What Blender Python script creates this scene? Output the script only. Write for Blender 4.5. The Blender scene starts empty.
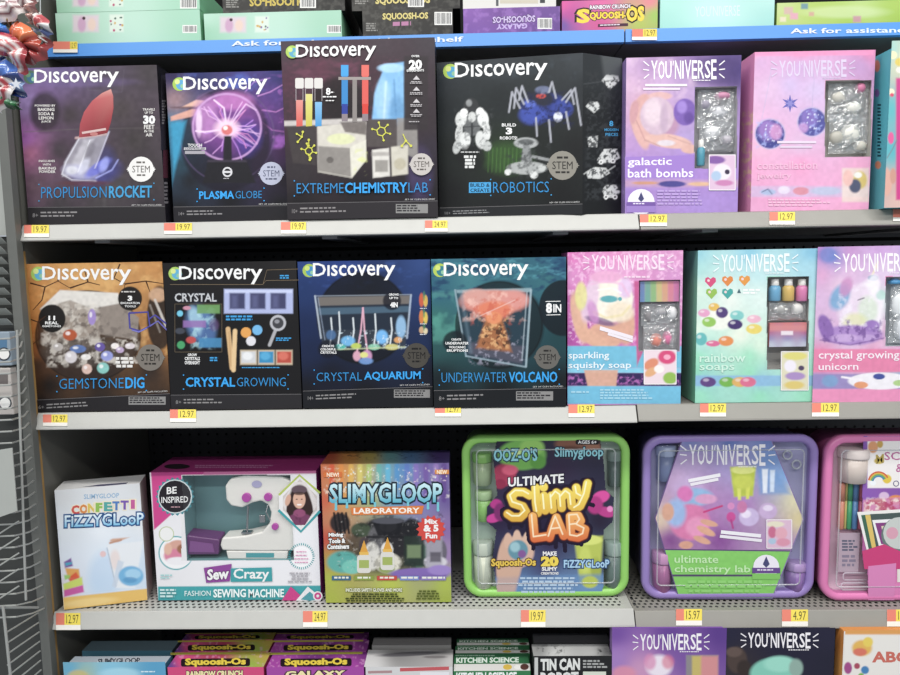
import bpy, bmesh, math, random
import numpy as np
from mathutils import Vector, Matrix

random.seed(7)
SC = bpy.context.scene
COL = SC.collection

# ------------------------------------------------------------------ camera
F = 690.0                                   # focal length in pixels of a 900 x 675 frame
CAM = Vector((0.8818, -1.3731, 0.2881))
PITCH, YAW, ROLL = 0.1048, -0.0251, -0.0179
_cy, _sy, _cp, _sp = math.cos(YAW), math.sin(YAW), math.cos(PITCH), math.sin(PITCH)
AX_W = Vector((_sy * _cp, _cy * _cp, -_sp))
_r = Vector((_cy, -_sy, 0)); _u = _r.cross(AX_W)
AX_R = _r * math.cos(ROLL) + _u * math.sin(ROLL)
AX_U = -_r * math.sin(ROLL) + _u * math.cos(ROLL)
cam = bpy.data.cameras.new('camera'); cam.sensor_width = 36; cam.lens = F * 36 / 900
cam.clip_start = 0.02
camo = bpy.data.objects.new('camera', cam); COL.objects.link(camo)
M3 = Matrix((AX_R, AX_U, -AX_W)).transposed()
camo.matrix_world = Matrix.Translation(CAM) @ M3.to_4x4()
SC.camera = camo

# ------------------------------------------------------------------ light
SC.view_settings.view_transform = 'Standard'; SC.view_settings.look = 'None'
SC.view_settings.gamma = 1; SC.view_settings.use_curve_mapping = False
SC.view_settings.exposure = 0.0
wd = bpy.data.worlds.new('store_ambient'); SC.world = wd; wd.use_nodes = True
wd.node_tree.nodes['Background'].inputs[0].default_value = (0.86, 0.93, 1.0, 1)
wd.node_tree.nodes['Background'].inputs[1].default_value = 0.5

def ceiling_lamp(x, y, z, sx, sy, power):
    L = bpy.data.lights.new('ceiling_tube', 'AREA'); L.shape = 'RECTANGLE'
    L.size = sx; L.size_y = sy; L.energy = power; L.color = (1.0, 0.985, 0.95)
    o = bpy.data.objects.new('ceiling_tube', L); COL.objects.link(o)
    o.location = (x, y, z)                 # area lamps shine straight down
    return o
ceiling_lamp(0.9, -1.15, 2.05, 4.5, 0.35, 78)
ceiling_lamp(0.9, -3.6, 2.5, 4.5, 0.35, 120)

# ------------------------------------------------------------------ helpers
def lin(c):
    if isinstance(c, str):
        c = c.lstrip('#'); c = [int(c[i:i + 2], 16) / 255 for i in (0, 2, 4)]
    return tuple((v / 12.92 if v <= 0.04045 else ((v + 0.055) / 1.055) ** 2.4) for v in c[:3])

def ray(px, py):
    return AX_W + AX_R * ((px - 450) / F) + AX_U * ((337.5 - py) / F)
def at_y(px, py, Y):
    d = ray(px, py); return CAM + d * ((Y - CAM.y) / d.y)
def at_z(px, py, Z):
    d = ray(px, py); return CAM + d * ((Z - CAM.z) / d.z)
def at_x(px, py, X):
    d = ray(px, py); return CAM + d * ((X - CAM.x) / d.x)

def node_mat(name, build):
    m = bpy.data.materials.new(name); m.use_nodes = True
    nt = m.node_tree; b = nt.nodes['Principled BSDF']
    build(nt, b); return m
def mat(name, col, rough=0.5, metal=0.0, noise=0.0, nscale=60, spec=0.5, bump=0.0, **kw):
    def bd(nt, b):
        c = lin(col); b.inputs['Base Color'].default_value = (*c, 1)
        b.inputs['Roughness'].default_value = rough; b.inputs['Metallic'].default_value = metal
        b.inputs['Specular IOR Level'].default_value = spec
        for k, v in kw.items(): b.inputs[k.replace('_', ' ')].default_value = v
        if noise or bump:
            tc = nt.nodes.new('ShaderNodeTexCoord')
            n = nt.nodes.new('ShaderNodeTexNoise'); n.inputs['Scale'].default_value = nscale
            n.inputs['Detail'].default_value = 5
            nt.links.new(tc.outputs['Object'], n.inputs['Vector'])
            if noise:
                r = nt.nodes.new('ShaderNodeMapRange')
                r.inputs['To Min'].default_value = 1 - noise; r.inputs['To Max'].default_value = 1 + noise
                nt.links.new(n.outputs['Fac'], r.inputs['Value'])
                mx = nt.nodes.new('ShaderNodeVectorMath'); mx.operation = 'SCALE'
                mx.inputs[0].default_value = c
                nt.links.new(r.outputs['Result'], mx.inputs['Scale'])
                nt.links.new(mx.outputs['Vector'], b.inputs['Base Color'])
            if bump:
                bp = nt.nodes.new('ShaderNodeBump'); bp.inputs['Strength'].default_value = bump
                bp.inputs['Distance'].default_value = 0.004
                nt.links.new(n.outputs['Fac'], bp.inputs['Height'])
                nt.links.new(bp.outputs['Normal'], b.inputs['Normal'])
    return node_mat(name, bd)
def ink_mat(name, rough=0.4, coat=0.0, bump=0.0, bscale=25, spec=0.5):
    def bd(nt, b):
        a = nt.nodes.new('ShaderNodeAttribute'); a.attribute_name = 'Col'
        nt.links.new(a.outputs['Color'], b.inputs['Base Color'])
        b.inputs['Roughness'].default_value = rough
        b.inputs['Specular IOR Level'].default_value = spec
        b.inputs['Coat Weight'].default_value = coat; b.inputs['Coat Roughness'].default_value = 0.15
        if bump:
            tc = nt.nodes.new('ShaderNodeTexCoord')
            n = nt.nodes.new('ShaderNodeTexNoise'); n.inputs['Scale'].default_value = bscale
            nt.links.new(tc.outputs['Object'], n.inputs['Vector'])
            bp = nt.nodes.new('ShaderNodeBump'); bp.inputs['Strength'].default_value = bump
            bp.inputs['Distance'].default_value = 0.01
            nt.links.new(n.outputs['Fac'], bp.inputs['Height'])
            nt.links.new(bp.outputs['Normal'], b.inputs['Normal'])
    return node_mat(name, bd)
def clear_mat(name, tint, fac, rough=0.08, bump=0.0, bscale=20, body=0.0):
    """clear plastic film or moulding: see-through with a glossy sheen"""
    m = bpy.data.materials.new(name); m.use_nodes = True; nt = m.node_tree; nt.nodes.clear()
    out = nt.nodes.new('ShaderNodeOutputMaterial')
    tr = nt.nodes.new('ShaderNodeBsdfTransparent'); tr.inputs[0].default_value = (*lin(tint), 1)
    gl = nt.nodes.new('ShaderNodeBsdfGlossy'); gl.inputs['Roughness'].default_value = rough
    gl.inputs['Color'].default_value = (0.95, 0.95, 0.95, 1)
    lw = nt.nodes.new('ShaderNodeLayerWeight'); lw.inputs['Blend'].default_value = 0.5
    pw = nt.nodes.new('ShaderNodeMath'); pw.operation = 'POWER'; pw.inputs[1].default_value = 4.0
    nt.links.new(lw.outputs['Facing'], pw.inputs[0])
    ad = nt.nodes.new('ShaderNodeMath'); ad.operation = 'ADD'; ad.use_clamp = True
    ad.inputs[1].default_value = fac
    ml = nt.nodes.new('ShaderNodeMath'); ml.operation = 'MULTIPLY'; ml.inputs[1].default_value = 0.5
    nt.links.new(pw.outputs[0], ml.inputs[0]); nt.links.new(ml.outputs[0], ad.inputs[0])
    if bump:
        tc = nt.nodes.new('ShaderNodeTexCoord')
        n = nt.nodes.new('ShaderNodeTexNoise'); n.inputs['Scale'].default_value = bscale
        n.inputs['Detail'].default_value = 2
        nt.links.new(tc.outputs['Object'], n.inputs['Vector'])
        bp = nt.nodes.new('ShaderNodeBump'); bp.inputs['Strength'].default_value = bump
        bp.inputs['Distance'].default_value = 0.02
        nt.links.new(n.outputs['Fac'], bp.inputs['Height'])
        nt.links.new(bp.outputs['Normal'], gl.inputs['Normal']); nt.links.new(bp.outputs['Normal'], lw.inputs['Normal'])
    mx = nt.nodes.new('ShaderNodeMixShader')
    nt.links.new(ad.outputs[0], mx.inputs[0]); nt.links.new(tr.outputs[0], mx.inputs[1]); nt.links.new(gl.outputs[0], mx.inputs[2])
    last = mx.outputs[0]
    if body:
        df = nt.nodes.new('ShaderNodeBsdfDiffuse'); df.inputs[0].default_value = (*lin(tint), 1)
        m2 = nt.nodes.new('ShaderNodeMixShader'); m2.inputs[0].default_value = body
        nt.links.new(last, m2.inputs[1]); nt.links.new(df.outputs[0], m2.inputs[2]); last = m2.outputs[0]
    nt.links.new(last, out.inputs[0])
    return m

M = {}
M['ink'] = ink_mat('printed_card', 0.45, 0.0, spec=0.3)
M['ink_gloss'] = ink_mat('printed_glossy_card', 0.28, 0.5)
M['ink_wrap'] = ink_mat('printed_card_in_film', 0.3, 0.25, 0.3, 14)
M['ink_matte'] = ink_mat('printed_paper', 0.6, 0.0)
M['foil'] = ink_mat('printed_foil', 0.2, 0.6)
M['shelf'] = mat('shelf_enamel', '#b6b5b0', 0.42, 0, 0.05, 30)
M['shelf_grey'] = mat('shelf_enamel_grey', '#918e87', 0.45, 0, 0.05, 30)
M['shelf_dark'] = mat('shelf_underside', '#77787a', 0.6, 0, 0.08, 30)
M['peg'] = mat('black_pegboard', '#3c3d42', 0.6, 0, 0.1, 40)
M['hole'] = mat('hole_depth', '#040404', 0.9)
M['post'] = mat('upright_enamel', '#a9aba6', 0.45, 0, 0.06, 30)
M['post_dark'] = mat('upright_dark_enamel', '#666763', 0.5, 0, 0.06, 30)  # darker grey enamel than the header panel has
M['side'] = mat('rack_back_paint', '#3a3b39', 0.6, 0, 0.1, 20)
M['wood'] = mat('raw_board_edge', '#a8834d', 0.7, 0, 0.15, 60)
M['wire'] = mat('wire_enamel', '#a5a6a2', 0.38, 0.2)
M['blue'] = mat('blue_shelf_strip', '#5594dc', 0.35, 0, 0.03, 10)
M['film'] = clear_mat('clear_window_film', '#ffffff', 0.05, 0.06, 0.12, 14)
M['bag'] = clear_mat('crumpled_clear_bag', '#f2f3f4', 0.22, 0.15, 0.9, 55, 0.15)
M['lid'] = clear_mat('clear_case_lid', '#f2f4f6', 0.03, 0.1, 0.05, 8)

def link(name, me, parent=None, m=None):
    o = bpy.data.objects.new(name, me); COL.objects.link(o)
    if m is not None: me.materials.append(m)
    if parent is not None: o.parent = parent
    return o
def tag(o, label=None, cat=None, group=None, kind=None):
    for k, v in (('label', label), ('category', cat), ('group', group), ('kind', kind)):
        if v: o[k] = v
    return o
def empty(name, loc, rz=0.0, label=None, cat=None, group=None):
    o = bpy.data.objects.new(name, None); COL.objects.link(o); o.empty_display_size = 0.05
    o.location = loc; o.rotation_euler = (0, 0, rz)
    return tag(o, label, cat, group)

class MB:
    """a small mesh collector"""
    def __init__(s): s.v = []; s.f = []
    def add(s, vs, fs):
        n = len(s.v); s.v += [tuple(v) for v in vs]; s.f += [tuple(i + n for i in f) for f in fs]; return s
    def box(s, x0, x1, y0, y1, z0, z1):
        return s.add([(x0, y0, z0), (x1, y0, z0), (x1, y1, z0), (x0, y1, z0), (x0, y0, z1), (x1, y0, z1), (x1, y1, z1), (x0, y1, z1)],
                     [(0, 3, 2, 1), (4, 5, 6, 7), (0, 1, 5, 4), (1, 2, 6, 5), (2, 3, 7, 6), (3, 0, 4, 7)])
    def prism(s, prof, axis_pts):
        """prof: closed list of (y,z); axis_pts: x positions"""
        n = len(prof); vs = [(x, y, z) for x in axis_pts for y, z in prof]; fs = []
        for k in range(len(axis_pts) - 1):
            for i in range(n):
                j = (i + 1) % n
                fs.append((k * n + i, k * n + j, (k + 1) * n + j, (k + 1) * n + i))
        fs.append(tuple(range(n))[::-1]); fs.append(tuple((len(axis_pts) - 1) * n + i for i in range(n)))
        return s.add(vs, fs)
    def tube(s, pts, r, n=8, caps=True):
        pts = [Vector(p) for p in pts]; rings = []
        rr = r if isinstance(r, (list, tuple)) else [r] * len(pts)
        prev = None
        for i, p in enumerate(pts):
            t = (pts[min(i + 1, len(pts) - 1)] - pts[max(i - 1, 0)]).normalized()
            a = prev if prev is not None else (Vector((0, 0, 1)) if abs(t.z) < 0.9 else Vector((1, 0, 0)))
            a = (a - t * a.dot(t)).normalized(); b = t.cross(a); prev = a
            rings.append([p + (a * math.cos(2 * math.pi * k / n) + b * math.sin(2 * math.pi * k / n)) * rr[i] for k in range(n)])
        vs = [v for q in rings for v in q]; fs = []
        for i in range(len(rings) - 1):
            for k in range(n):
                fs.append((i * n + k, i * n + (k + 1) % n, (i + 1) * n + (k + 1) % n, (i + 1) * n + k))
        if caps:
            fs.append(tuple(range(n))[::-1]); fs.append(tuple((len(rings) - 1) * n + k for k in range(n)))
        return s.add(vs, fs)
    def lathe(s, prof, c=(0, 0, 0), n=20):
        """prof: list of (r,z) from bottom to top"""
        vs = [(c[0] + r * math.cos(2 * math.pi * k / n), c[1] + r * math.sin(2 * math.pi * k / n), c[2] + z) for r, z in prof for k in range(n)]
        fs = []
        for i in range(len(prof) - 1):
            for k in range(n):
                fs.append((i * n + k, i * n + (k + 1) % n, (i + 1) * n + (k + 1) % n, (i + 1) * n + k))
        fs.append(tuple(range(n))[::-1]); fs.append(tuple((len(prof) - 1) * n + k for k in range(n)))
        return s.add(vs, fs)
    def build(s, name, m, parent=None, smooth=False, bevel=0.0):
        me = bpy.data.meshes.new(name); me.from_pydata(s.v, [], s.f); me.update()
        if bevel:
            bm = bmesh.new(); bm.from_mesh(me)
            es = [e for e in bm.edges if len(e.link_faces) == 2 and e.calc_face_angle(0) > 0.6]
            bmesh.ops.bevel(bm, geom=es, offset=bevel, segments=3, profile=0.5, affect='EDGES'); bm.to_mesh(me); bm.free()
        if smooth: me.polygons.foreach_set('use_smooth', [True] * len(me.polygons))
        return link(name, me, parent, m)

# ------------------------------------------------------------------ printing on flat faces
_fc = {}
def glyphs(s, bold, res=2):
    key = (s, bold)
    if key not in _fc:
        cu = bpy.data.curves.new('t', 'FONT'); cu.body = s; cu.size = 1; cu.resolution_u = res
        cu.offset = bold; cu.fill_mode = 'FRONT'
        ob = bpy.data.objects.new('t', cu); me = ob.to_mesh()
        v = np.array([x.co[:2] for x in me.vertices]) if len(me.vertices) else np.zeros((0, 2))
        f = [tuple(p.vertices) for p in me.polygons]
        ob.to_mesh_clear(); bpy.data.objects.remove(ob); bpy.data.curves.remove(cu)
        _fc[key] = (v, f)
    return _fc[key]

def vnoise(x, y, seed=0):
    """smooth value noise, numpy arrays in, 0..1 out"""
    xi = np.floor(x).astype(np.int64); yi = np.floor(y).astype(np.int64); xf = x - xi; yf = y - yi
    def h(a, b):
        n = (a * 374761393 + b * 668265263 + seed * 1442695041) & 0x7fffffff
        n = ((n ^ (n >> 13)) * 1274126177) & 0x7fffffff
        return ((n ^ (n >> 16)) & 0xffff) / 65535.0
    u = xf * xf * (3 - 2 * xf); v = yf * yf * (3 - 2 * yf)
    return (h(xi, yi) * (1 - u) + h(xi + 1, yi) * u) * (1 - v) + (h(xi, yi + 1) * (1 - u) + h(xi + 1, yi + 1) * u) * v
def fbm(x, y, seed=0):
    return (vnoise(x, y, seed) * 0.55 + vnoise(x * 2.1, y * 2.1, seed + 5) * 0.28 + vnoise(x * 4.3, y * 4.3, seed + 9) * 0.17)

def col_mesh(name, v, f, c, parent, m):
    """a mesh with a colour for each point; f: face tuples, or an n x 4 index array"""
    me = bpy.data.meshes.new(name)
    if isinstance(f, np.ndarray):
        n, q = len(v), len(f)
        me.vertices.add(n); me.vertices.foreach_set('co', np.asarray(v, dtype=np.float32).ravel())
        me.loops.add(q * 4); me.loops.foreach_set('vertex_index', f.astype(np.int32).ravel())
        me.polygons.add(q); me.polygons.foreach_set('loop_start', np.arange(q, dtype=np.int32) * 4)
        me.update(calc_edges=True)
    else: me.from_pydata(v, [], f)
    at = me.color_attributes.new('Col', 'FLOAT_COLOR', 'POINT')
    c = np.asarray(c, dtype=np.float32).reshape(-1, 3)
    c = c * 0.9 + (c @ np.array([0.25, 0.65, 0.10], dtype=np.float32))[:, None] * 0.1     # printing inks are a little duller than screen colours
    buf = np.ones((len(c), 4), dtype=np.float32); buf[:, :3] = c
    at.data.foreach_set('color', buf.ravel()); me.update()
    return link(name, me, parent, m)

class Face:
    """a flat face of a thing: local frame o + a*ua + b*ub, outward n; printing goes on it in photo pixels"""
    EPS = 0.00003
    def __init__(s, root, o, ua, ub, n, w, h):
        s.root = root; s.o = Vector(o); s.ua = Vector(ua); s.ub = Vector(ub); s.n = Vector(n); s.w = w; s.h = h; s.lay = 1
        R = Matrix.Rotation(root.rotation_euler[2], 4, 'Z') if root.rotation_euler[0] == 0 else root.rotation_euler.to_matrix().to_4x4()
        s.mw = Matrix.Translation(root.location) @ R; s.mi = s.mw.inverted()
        c = s.mi @ CAM; s.c = c; R3 = s.mi.to_3x3()
        s.rw, s.rr, s.ru = R3 @ AX_W, R3 @ AX_R, R3 @ AX_U
        s.k = (s.o - c).dot(s.n)
    def ab(s, px, py):
        d = s.rw + s.rr * ((px - 450) / F) + s.ru * ((337.5 - py) / F)
        p = s.c + d * (s.k / d.dot(s.n)) - s.o
        return p.dot(s.ua), p.dot(s.ub)
    def px(s, A, B):
        """arrays of local a,b -> photo pixels"""
        P = np.array(s.o)[None] + A[:, None] * np.array(s.ua)[None] + B[:, None] * np.array(s.ub)[None] - np.array(s.c)[None]
        z = P @ np.array(s.rw)
        return 450 + F * (P @ np.array(s.rr)) / z, 337.5 - F * (P @ np.array(s.ru)) / z
    def pt(s, a, b, h=0.0): return s.o + s.ua * a + s.ub * b + s.n * h
    def up(s): s.lay += 1; return s.lay * s.EPS
    # -- painted artwork over a rectangle of the face
    def canvas(s, step=1.6, rect=None): return Canvas(s, step * 0.72, rect)
    def ink(s, clamp=False): return Ink(s, clamp)

class Canvas:
    def __init__(s, face, step, rect):
        s.f = face
        if rect is None: a0, b0, a1, b1 = 0, 0, face.w, face.h
        else:
            q = [face.ab(*p) for p in ((rect[0], rect[1]), (rect[2], rect[1]), (rect[2], rect[3]), (rect[0], rect[3]))]
            a0 = (q[0][0] + q[3][0]) / 2; a1 = (q[1][0] + q[2][0]) / 2; b1 = (q[0][1] + q[1][1]) / 2; b0 = (q[2][1] + q[3][1]) / 2
        s.nx = max(2, int((a1 - a0) / 0.002 / step) + 1); s.ny = max(2, int((b1 - b0) / 0.002 / step) + 1)
        A, B = np.meshgrid(np.linspace(a0, a1, s.nx), np.linspace(b0, b1, s.ny))
        s.A, s.B = A.ravel(), B.ravel(); s.X, s.Y = face.px(s.A, s.B)
        s.c = np.zeros((len(s.A), 3))
    def mix(s, w, col):
        col = np.array(lin(col)) if not isinstance(col, np.ndarray) else col
        w = np.clip(w, 0, 1)[:, None]; s.c = s.c * (1 - w) + col * w; return s
    def fill(s, col): s.c[:] = lin(col); return s
    def grad(s, samples, p=2.2):
        """smooth colour field through (px, py, colour) samples"""
        W = 0; C = 0
        for x, y, c in samples:
            w = 1.0 / ((s.X - x) ** 2 + (s.Y - y) ** 2 + 20) ** (p / 2)
            W = W + w; C = C + w[:, None] * np.array(lin(c))[None]
        s.c = C / W[:, None]; return s
    def ell(s, cx, cy, rx, ry, col, soft=0.3, alpha=1.0, rot=0.0):
        t = math.radians(rot); dx, dy = s.X - cx, s.Y - cy
        u = (dx * math.cos(t) + dy * math.sin(t)) / rx; v = (-dx * math.sin(t) + dy * math.cos(t)) / ry
        d = np.sqrt(u * u + v * v); soft = soft * 0.62
        return s.mix(alpha * np.clip((1 + soft / 2 - d) / max(soft, 0.02), 0, 1), col)
    def ring(s, cx, cy, r, w, col, alpha=1.0, ry=None):
        ry = ry or r; d = np.sqrt((s.X - cx) ** 2 + ((s.Y - cy) * r / ry) ** 2)
        return s.mix(alpha * np.clip(1.2 - abs(d - r) / w, 0, 1), col)
    def line(s, pts, w, col, alpha=1.0, soft=1.0):
        D = np.full(len(s.X), 1e9)
        for (x0, y0), (x1, y1) in zip(pts[:-1], pts[1:]):
            dx, dy = x1 - x0, y1 - y0; L = dx * dx + dy * dy + 1e-9
            t = np.clip(((s.X - x0) * dx + (s.Y - y0) * dy) / L, 0, 1)
            D = np.minimum(D, np.sqrt((s.X - x0 - t * dx) ** 2 + (s.Y - y0 - t * dy) ** 2))
        return s.mix(alpha * np.clip((w / 2 + soft / 2 - D) / soft, 0, 1), col)
    def dist(s, strokes):
        D = np.full(len(s.X), 1e9)
        for pts in strokes:
            for (x0, y0), (x1, y1) in zip(pts[:-1], pts[1:]):
                dx, dy = x1 - x0, y1 - y0; L = dx * dx + dy * dy + 1e-9
                t = np.clip(((s.X - x0) * dx + (s.Y - y0) * dy) / L, 0, 1)
                D = np.minimum(D, np.sqrt((s.X - x0 - t * dx) ** 2 + (s.Y - y0 - t * dy) ** 2))
        return D
    def fat(s, strokes, w, col, col2=None, soft=.7):
        """rounded fat pen strokes, colour running from col (top) to col2 (bottom)"""
        ys = [p[1] for q in strokes for p in q]; t = np.clip((s.Y - min(ys) + w / 2) / (max(ys) - min(ys) + w), 0, 1)[:, None]
        c = np.array(lin(col))[None] * (1 - t) + np.array(lin(col2 or col))[None] * t
        return s.mix(np.clip((w / 2 + soft / 2 - s.dist(strokes)) / soft, 0, 1), c)
    def rect(s, x0, y0, x1, y1, col, alpha=1.0, soft=1.5):
        w = np.minimum(np.minimum(s.X - x0, x1 - s.X), np.minimum(s.Y - y0, y1 - s.Y)) / soft + 0.5
        return s.mix(alpha * np.clip(w, 0, 1), col)
    def quad(s, pts, col, alpha=1.0, soft=1.5):
        w = np.full(len(s.X), 1e9); ar = sum(a[0] * b[1] - b[0] * a[1] for a, b in zip(pts, pts[1:] + pts[:1]))
        sg = 1 if ar > 0 else -1
        for a, b in zip(pts, pts[1:] + pts[:1]):
            ex, ey = b[0] - a[0], b[1] - a[1]; L = math.hypot(ex, ey) + 1e-9
            w = np.minimum(w, sg * (ex * (s.Y - a[1]) - ey * (s.X - a[0])) / L)
        return s.mix(alpha * np.clip(w / soft + 0.5, 0, 1), col)
    def noise(s, scale, col, amount=0.5, lo=0.45, hi=0.7, seed=1, sy=1.0, region=None):
        n = np.clip((fbm(s.X / scale, s.Y / scale / sy, seed) - lo) / (hi - lo), 0, 1) * amount
        if region is not None:
            x0, y0, x1, y1 = region; e = np.minimum(np.minimum(s.X - x0, x1 - s.X), np.minimum(s.Y - y0, y1 - s.Y)); n = n * np.clip(e / 4.0 + 0.1, 0, 1)
        return s.mix(n, col)
    def grain(s, amp, scale=3, seed=2):
        n = vnoise(s.X / scale, s.Y / scale, seed) - 0.5; s.c = np.clip(s.c * (1 + amp * 2 * n[:, None]), 0, 1); return s
    def specks(s, region, n, col, r=0.9, seed=3, alpha=1.0):
        rg = random.Random(seed); x0, y0, x1, y1 = region
        for _ in range(n): s.ell(rg.uniform(x0, x1), rg.uniform(y0, y1), r * rg.uniform(.6, 1.3), r * rg.uniform(.6, 1.3), col if isinstance(col, str) else rg.choice(col), 0.6, alpha)
        return s
    def build(s, name='front_artwork', m='ink', mask=None):
        h = s.f.up(); n = np.array(s.f.o + s.f.n * h)
        lum = s.c @ np.array([0.25, 0.65, 0.10]); s.c = np.clip(s.c * (0.66 + 0.40 * np.clip(lum * 4.5, 0, 1))[:, None], 0, 1)   # printed blacks are deep
        P = n[None] + s.A[:, None] * np.array(s.f.ua)[None] + s.B[:, None] * np.array(s.f.ub)[None]
        i = np.arange(s.nx * s.ny).reshape(s.ny, s.nx)
        q = np.stack([i[:-1, :-1], i[:-1, 1:], i[1:, 1:], i[1:, :-1]], -1).reshape(-1, 4)
        if mask is not None:
            k = mask(s.X, s.Y); q = q[np.all(k[q], axis=1)]
            used = np.unique(q); rm = np.full(len(P), -1); rm[used] = np.arange(len(used)); P = P[used]; q = rm[q]; cc = s.c[used]
        else: cc = s.c
        if np.dot(np.cross(np.array(s.f.ua), np.array(s.f.ub)), np.array(s.f.n)) < 0: q = q[:, ::-1]
        return col_mesh(name, P, np.ascontiguousarray(q), cc, s.f.root, M[m])

class Ink:
    """crisp printed shapes and lettering"""
    def __init__(s, face, clamp=False): s.clamp = clamp; s.f = face; s.v = []; s.fs = []; s.c = []; s.e = []; s.h = face.up()
    def up(s): s.h = s.f.up(); return s
    def add(s, pts, faces, cols):
        n = len(s.v); s.e.append((n, len(s.fs), len(pts), len(faces)))
        for x, y in pts:
            a, b = s.f.ab(x, y)
            if s.clamp: a, b = min(max(a, 0), s.f.w), min(max(b, 0), s.f.h)
            s.v.append(s.f.pt(a, b, s.h)[:])
        s.fs += [tuple(i + n for i in f) for f in faces]
        if isinstance(cols, str): s.c += [lin(cols)] * len(pts)
        else: s.c += [lin(c) if isinstance(c, str) else tuple(c) for c in cols]
        return s
    def poly(s, pts, col):
        s.up(); return s.add(pts, [tuple(range(len(pts)))], col)
    def rect(s, x0, y0, x1, y1, col, dy=0.0):
        s.up(); return s.add([(x0, y0), (x0, y1), (x1, y1 + dy), (x1, y0 + dy)], [(0, 1, 2, 3)], col)
    def rrect(s, x0, y0, x1, y1, r, col, dy=0.0):
        pts = []
        for cx, cy, a0 in ((x1 - r, y0 + r, -90), (x1 - r, y1 - r, 0), (x0 + r, y1 - r, 90), (x0 + r, y0 + r, 180)):
            for k in range(4):
                t = math.radians(a0 + 30 * k); x = cx + r * math.cos(t)
                pts.append((x, cy + r * math.sin(t) + dy * (x - x0) / (x1 - x0)))
        s.up(); return s.add(pts, [tuple(range(len(pts)))], col)
    def disc(s, cx, cy, rx, col, ry=None, edge=None, n=20, rot=0.0):
        ry = ry or rx; t0 = math.radians(rot); pts = [(cx, cy)]
        for k in range(n):
            t = 2 * math.pi * k / n; u, v = rx * math.cos(t), ry * math.sin(t)
            pts.append((cx + u * math.cos(t0) - v * math.sin(t0), cy + u * math.sin(t0) + v * math.cos(t0)))
        s.up(); return s.add(pts, [(0, k + 1, (k + 1) % n + 1) for k in range(n)], [col] + [edge or col] * n)
    def star(s, cx, cy, r1, r2, n, col, ry=1.0, rot=0):
        pts = [(cx, cy)]
        for k in range(2 * n):
            r = r1 if k % 2 == 0 else r2; t = math.pi * k / n + math.radians(rot); pts.append((cx + r * math.cos(t), cy + ry * r * math.sin(t)))
        s.up(); return s.add(pts, [(0, k + 1, (k + 1) % (2 * n) + 1) for k in range(2 * n)], col)
    def ring(s, cx, cy, r, w, col, ry=None, n=28, a0=0, a1=360):
        k = (ry or r) / r; pts = []
        for i in range(n + 1):
            t = math.radians(a0 + (a1 - a0) * i / n)
            for q in (r - w / 2, r + w / 2): pts.append((cx + q * math.cos(t), cy + k * q * math.sin(t)))
        s.up(); return s.add(pts, [(2 * i, 2 * i + 1, 2 * i + 3, 2 * i + 2) for i in range(n)], col)
    def line(s, pts, w, col, w2=None):
        s.up(); n = len(pts); out = []
        for i, (x, y) in enumerate(pts):
            a = pts[max(i - 1, 0)]; b = pts[min(i + 1, n - 1)]; dx, dy = b[0] - a[0], b[1] - a[1]; L = math.hypot(dx, dy) + 1e-9
            ww = (w if w2 is None else w + (w2 - w) * i / (n - 1)) / 2
            out += [(x - dy / L * ww, y + dx / L * ww), (x + dy / L * ww, y - dx / L * ww)]
        return s.add(out, [(2 * i, 2 * i + 1, 2 * i + 3, 2 * i + 2) for i in range(n - 1)], col)
    def frame(s, x0, y0, x1, y1, w, col, dy=0.0):
        s.line([(x0, y0), (x1, y0 + dy)], w, col); s.line([(x0, y1), (x1, y1 + dy)], w, col)
        s.line([(x0, y0), (x0, y1)], w, col); return s.line([(x1, y0 + dy), (x1, y1 + dy)], w, col)
    def text(s, t, x0, y0, x1, y1, col, bold=0.0, dy=0.0, shear=0.0, out=None, ow=0.05, warp=None, col2=None, vert=False):
        """lettering whose plain glyphs fill the pixel box; dy = drop of the right end; out = outline colour"""
        base, _ = glyphs(t, 0.0)
        if len(base) == 0: return s
        mn, mx = base.min(0), base.max(0); sz = np.maximum(mx - mn, 1e-6)
        for b, c in ([(ow, out)] if out else []) + [(bold, None)]:
            v, f = glyphs(t, b); q = (v - mn) / sz; pts = []
            for a, e in q:
                if vert: x = x0 + (x1 - x0) * e; y = y0 + (y1 - y0) * a
                else:
                    x = x0 + (x1 - x0) * a + shear * e * (y1 - y0); y = y1 + (y0 - y1) * e + dy * a
                    if warp: x, y = warp(x, y, a, e)
                pts.append((x, y))
            s.up()
            if c is None and col2 is not None:
                k1, k2 = np.array(lin(col)), np.array(lin(col2))
                s.add(pts, f, [tuple(k2 + (k1 - k2) * min(max(e, 0), 1)) for _, e in q])
            else: s.add(pts, f, c or col)
        return s
    def scrib(s, x0, y0, x1, y1, n, col, seed=0, dy=0.0, align='l', th=0.6):
        """n rows of unreadably small print"""
        rg = random.Random(seed + int(x0 * 7 + y0)); rh = (y1 - y0) / n; s.up()
        for i in range(n):
            ya = y0 + i * rh; w = (x1 - x0) * rg.uniform(0.65, 1.0); xs = x0 if align == 'l' else (x0 + x1) / 2 - w / 2; x = xs
            while x < xs + w:
                l = rg.uniform(0.7, 2.2) * max(rh, 1.6); e = min(x + l, xs + w)
                d0 = dy * (x - x0) / (x1 - x0); d1 = dy * (e - x0) / (x1 - x0)
                s.add([(x, ya + d0), (x, ya + rh * th + d0), (e, ya + rh * th + d1), (e, ya + d1)], [(0, 1, 2, 3)], col)
                x = e + 0.35 * max(rh, 1.6)
        return s
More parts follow.
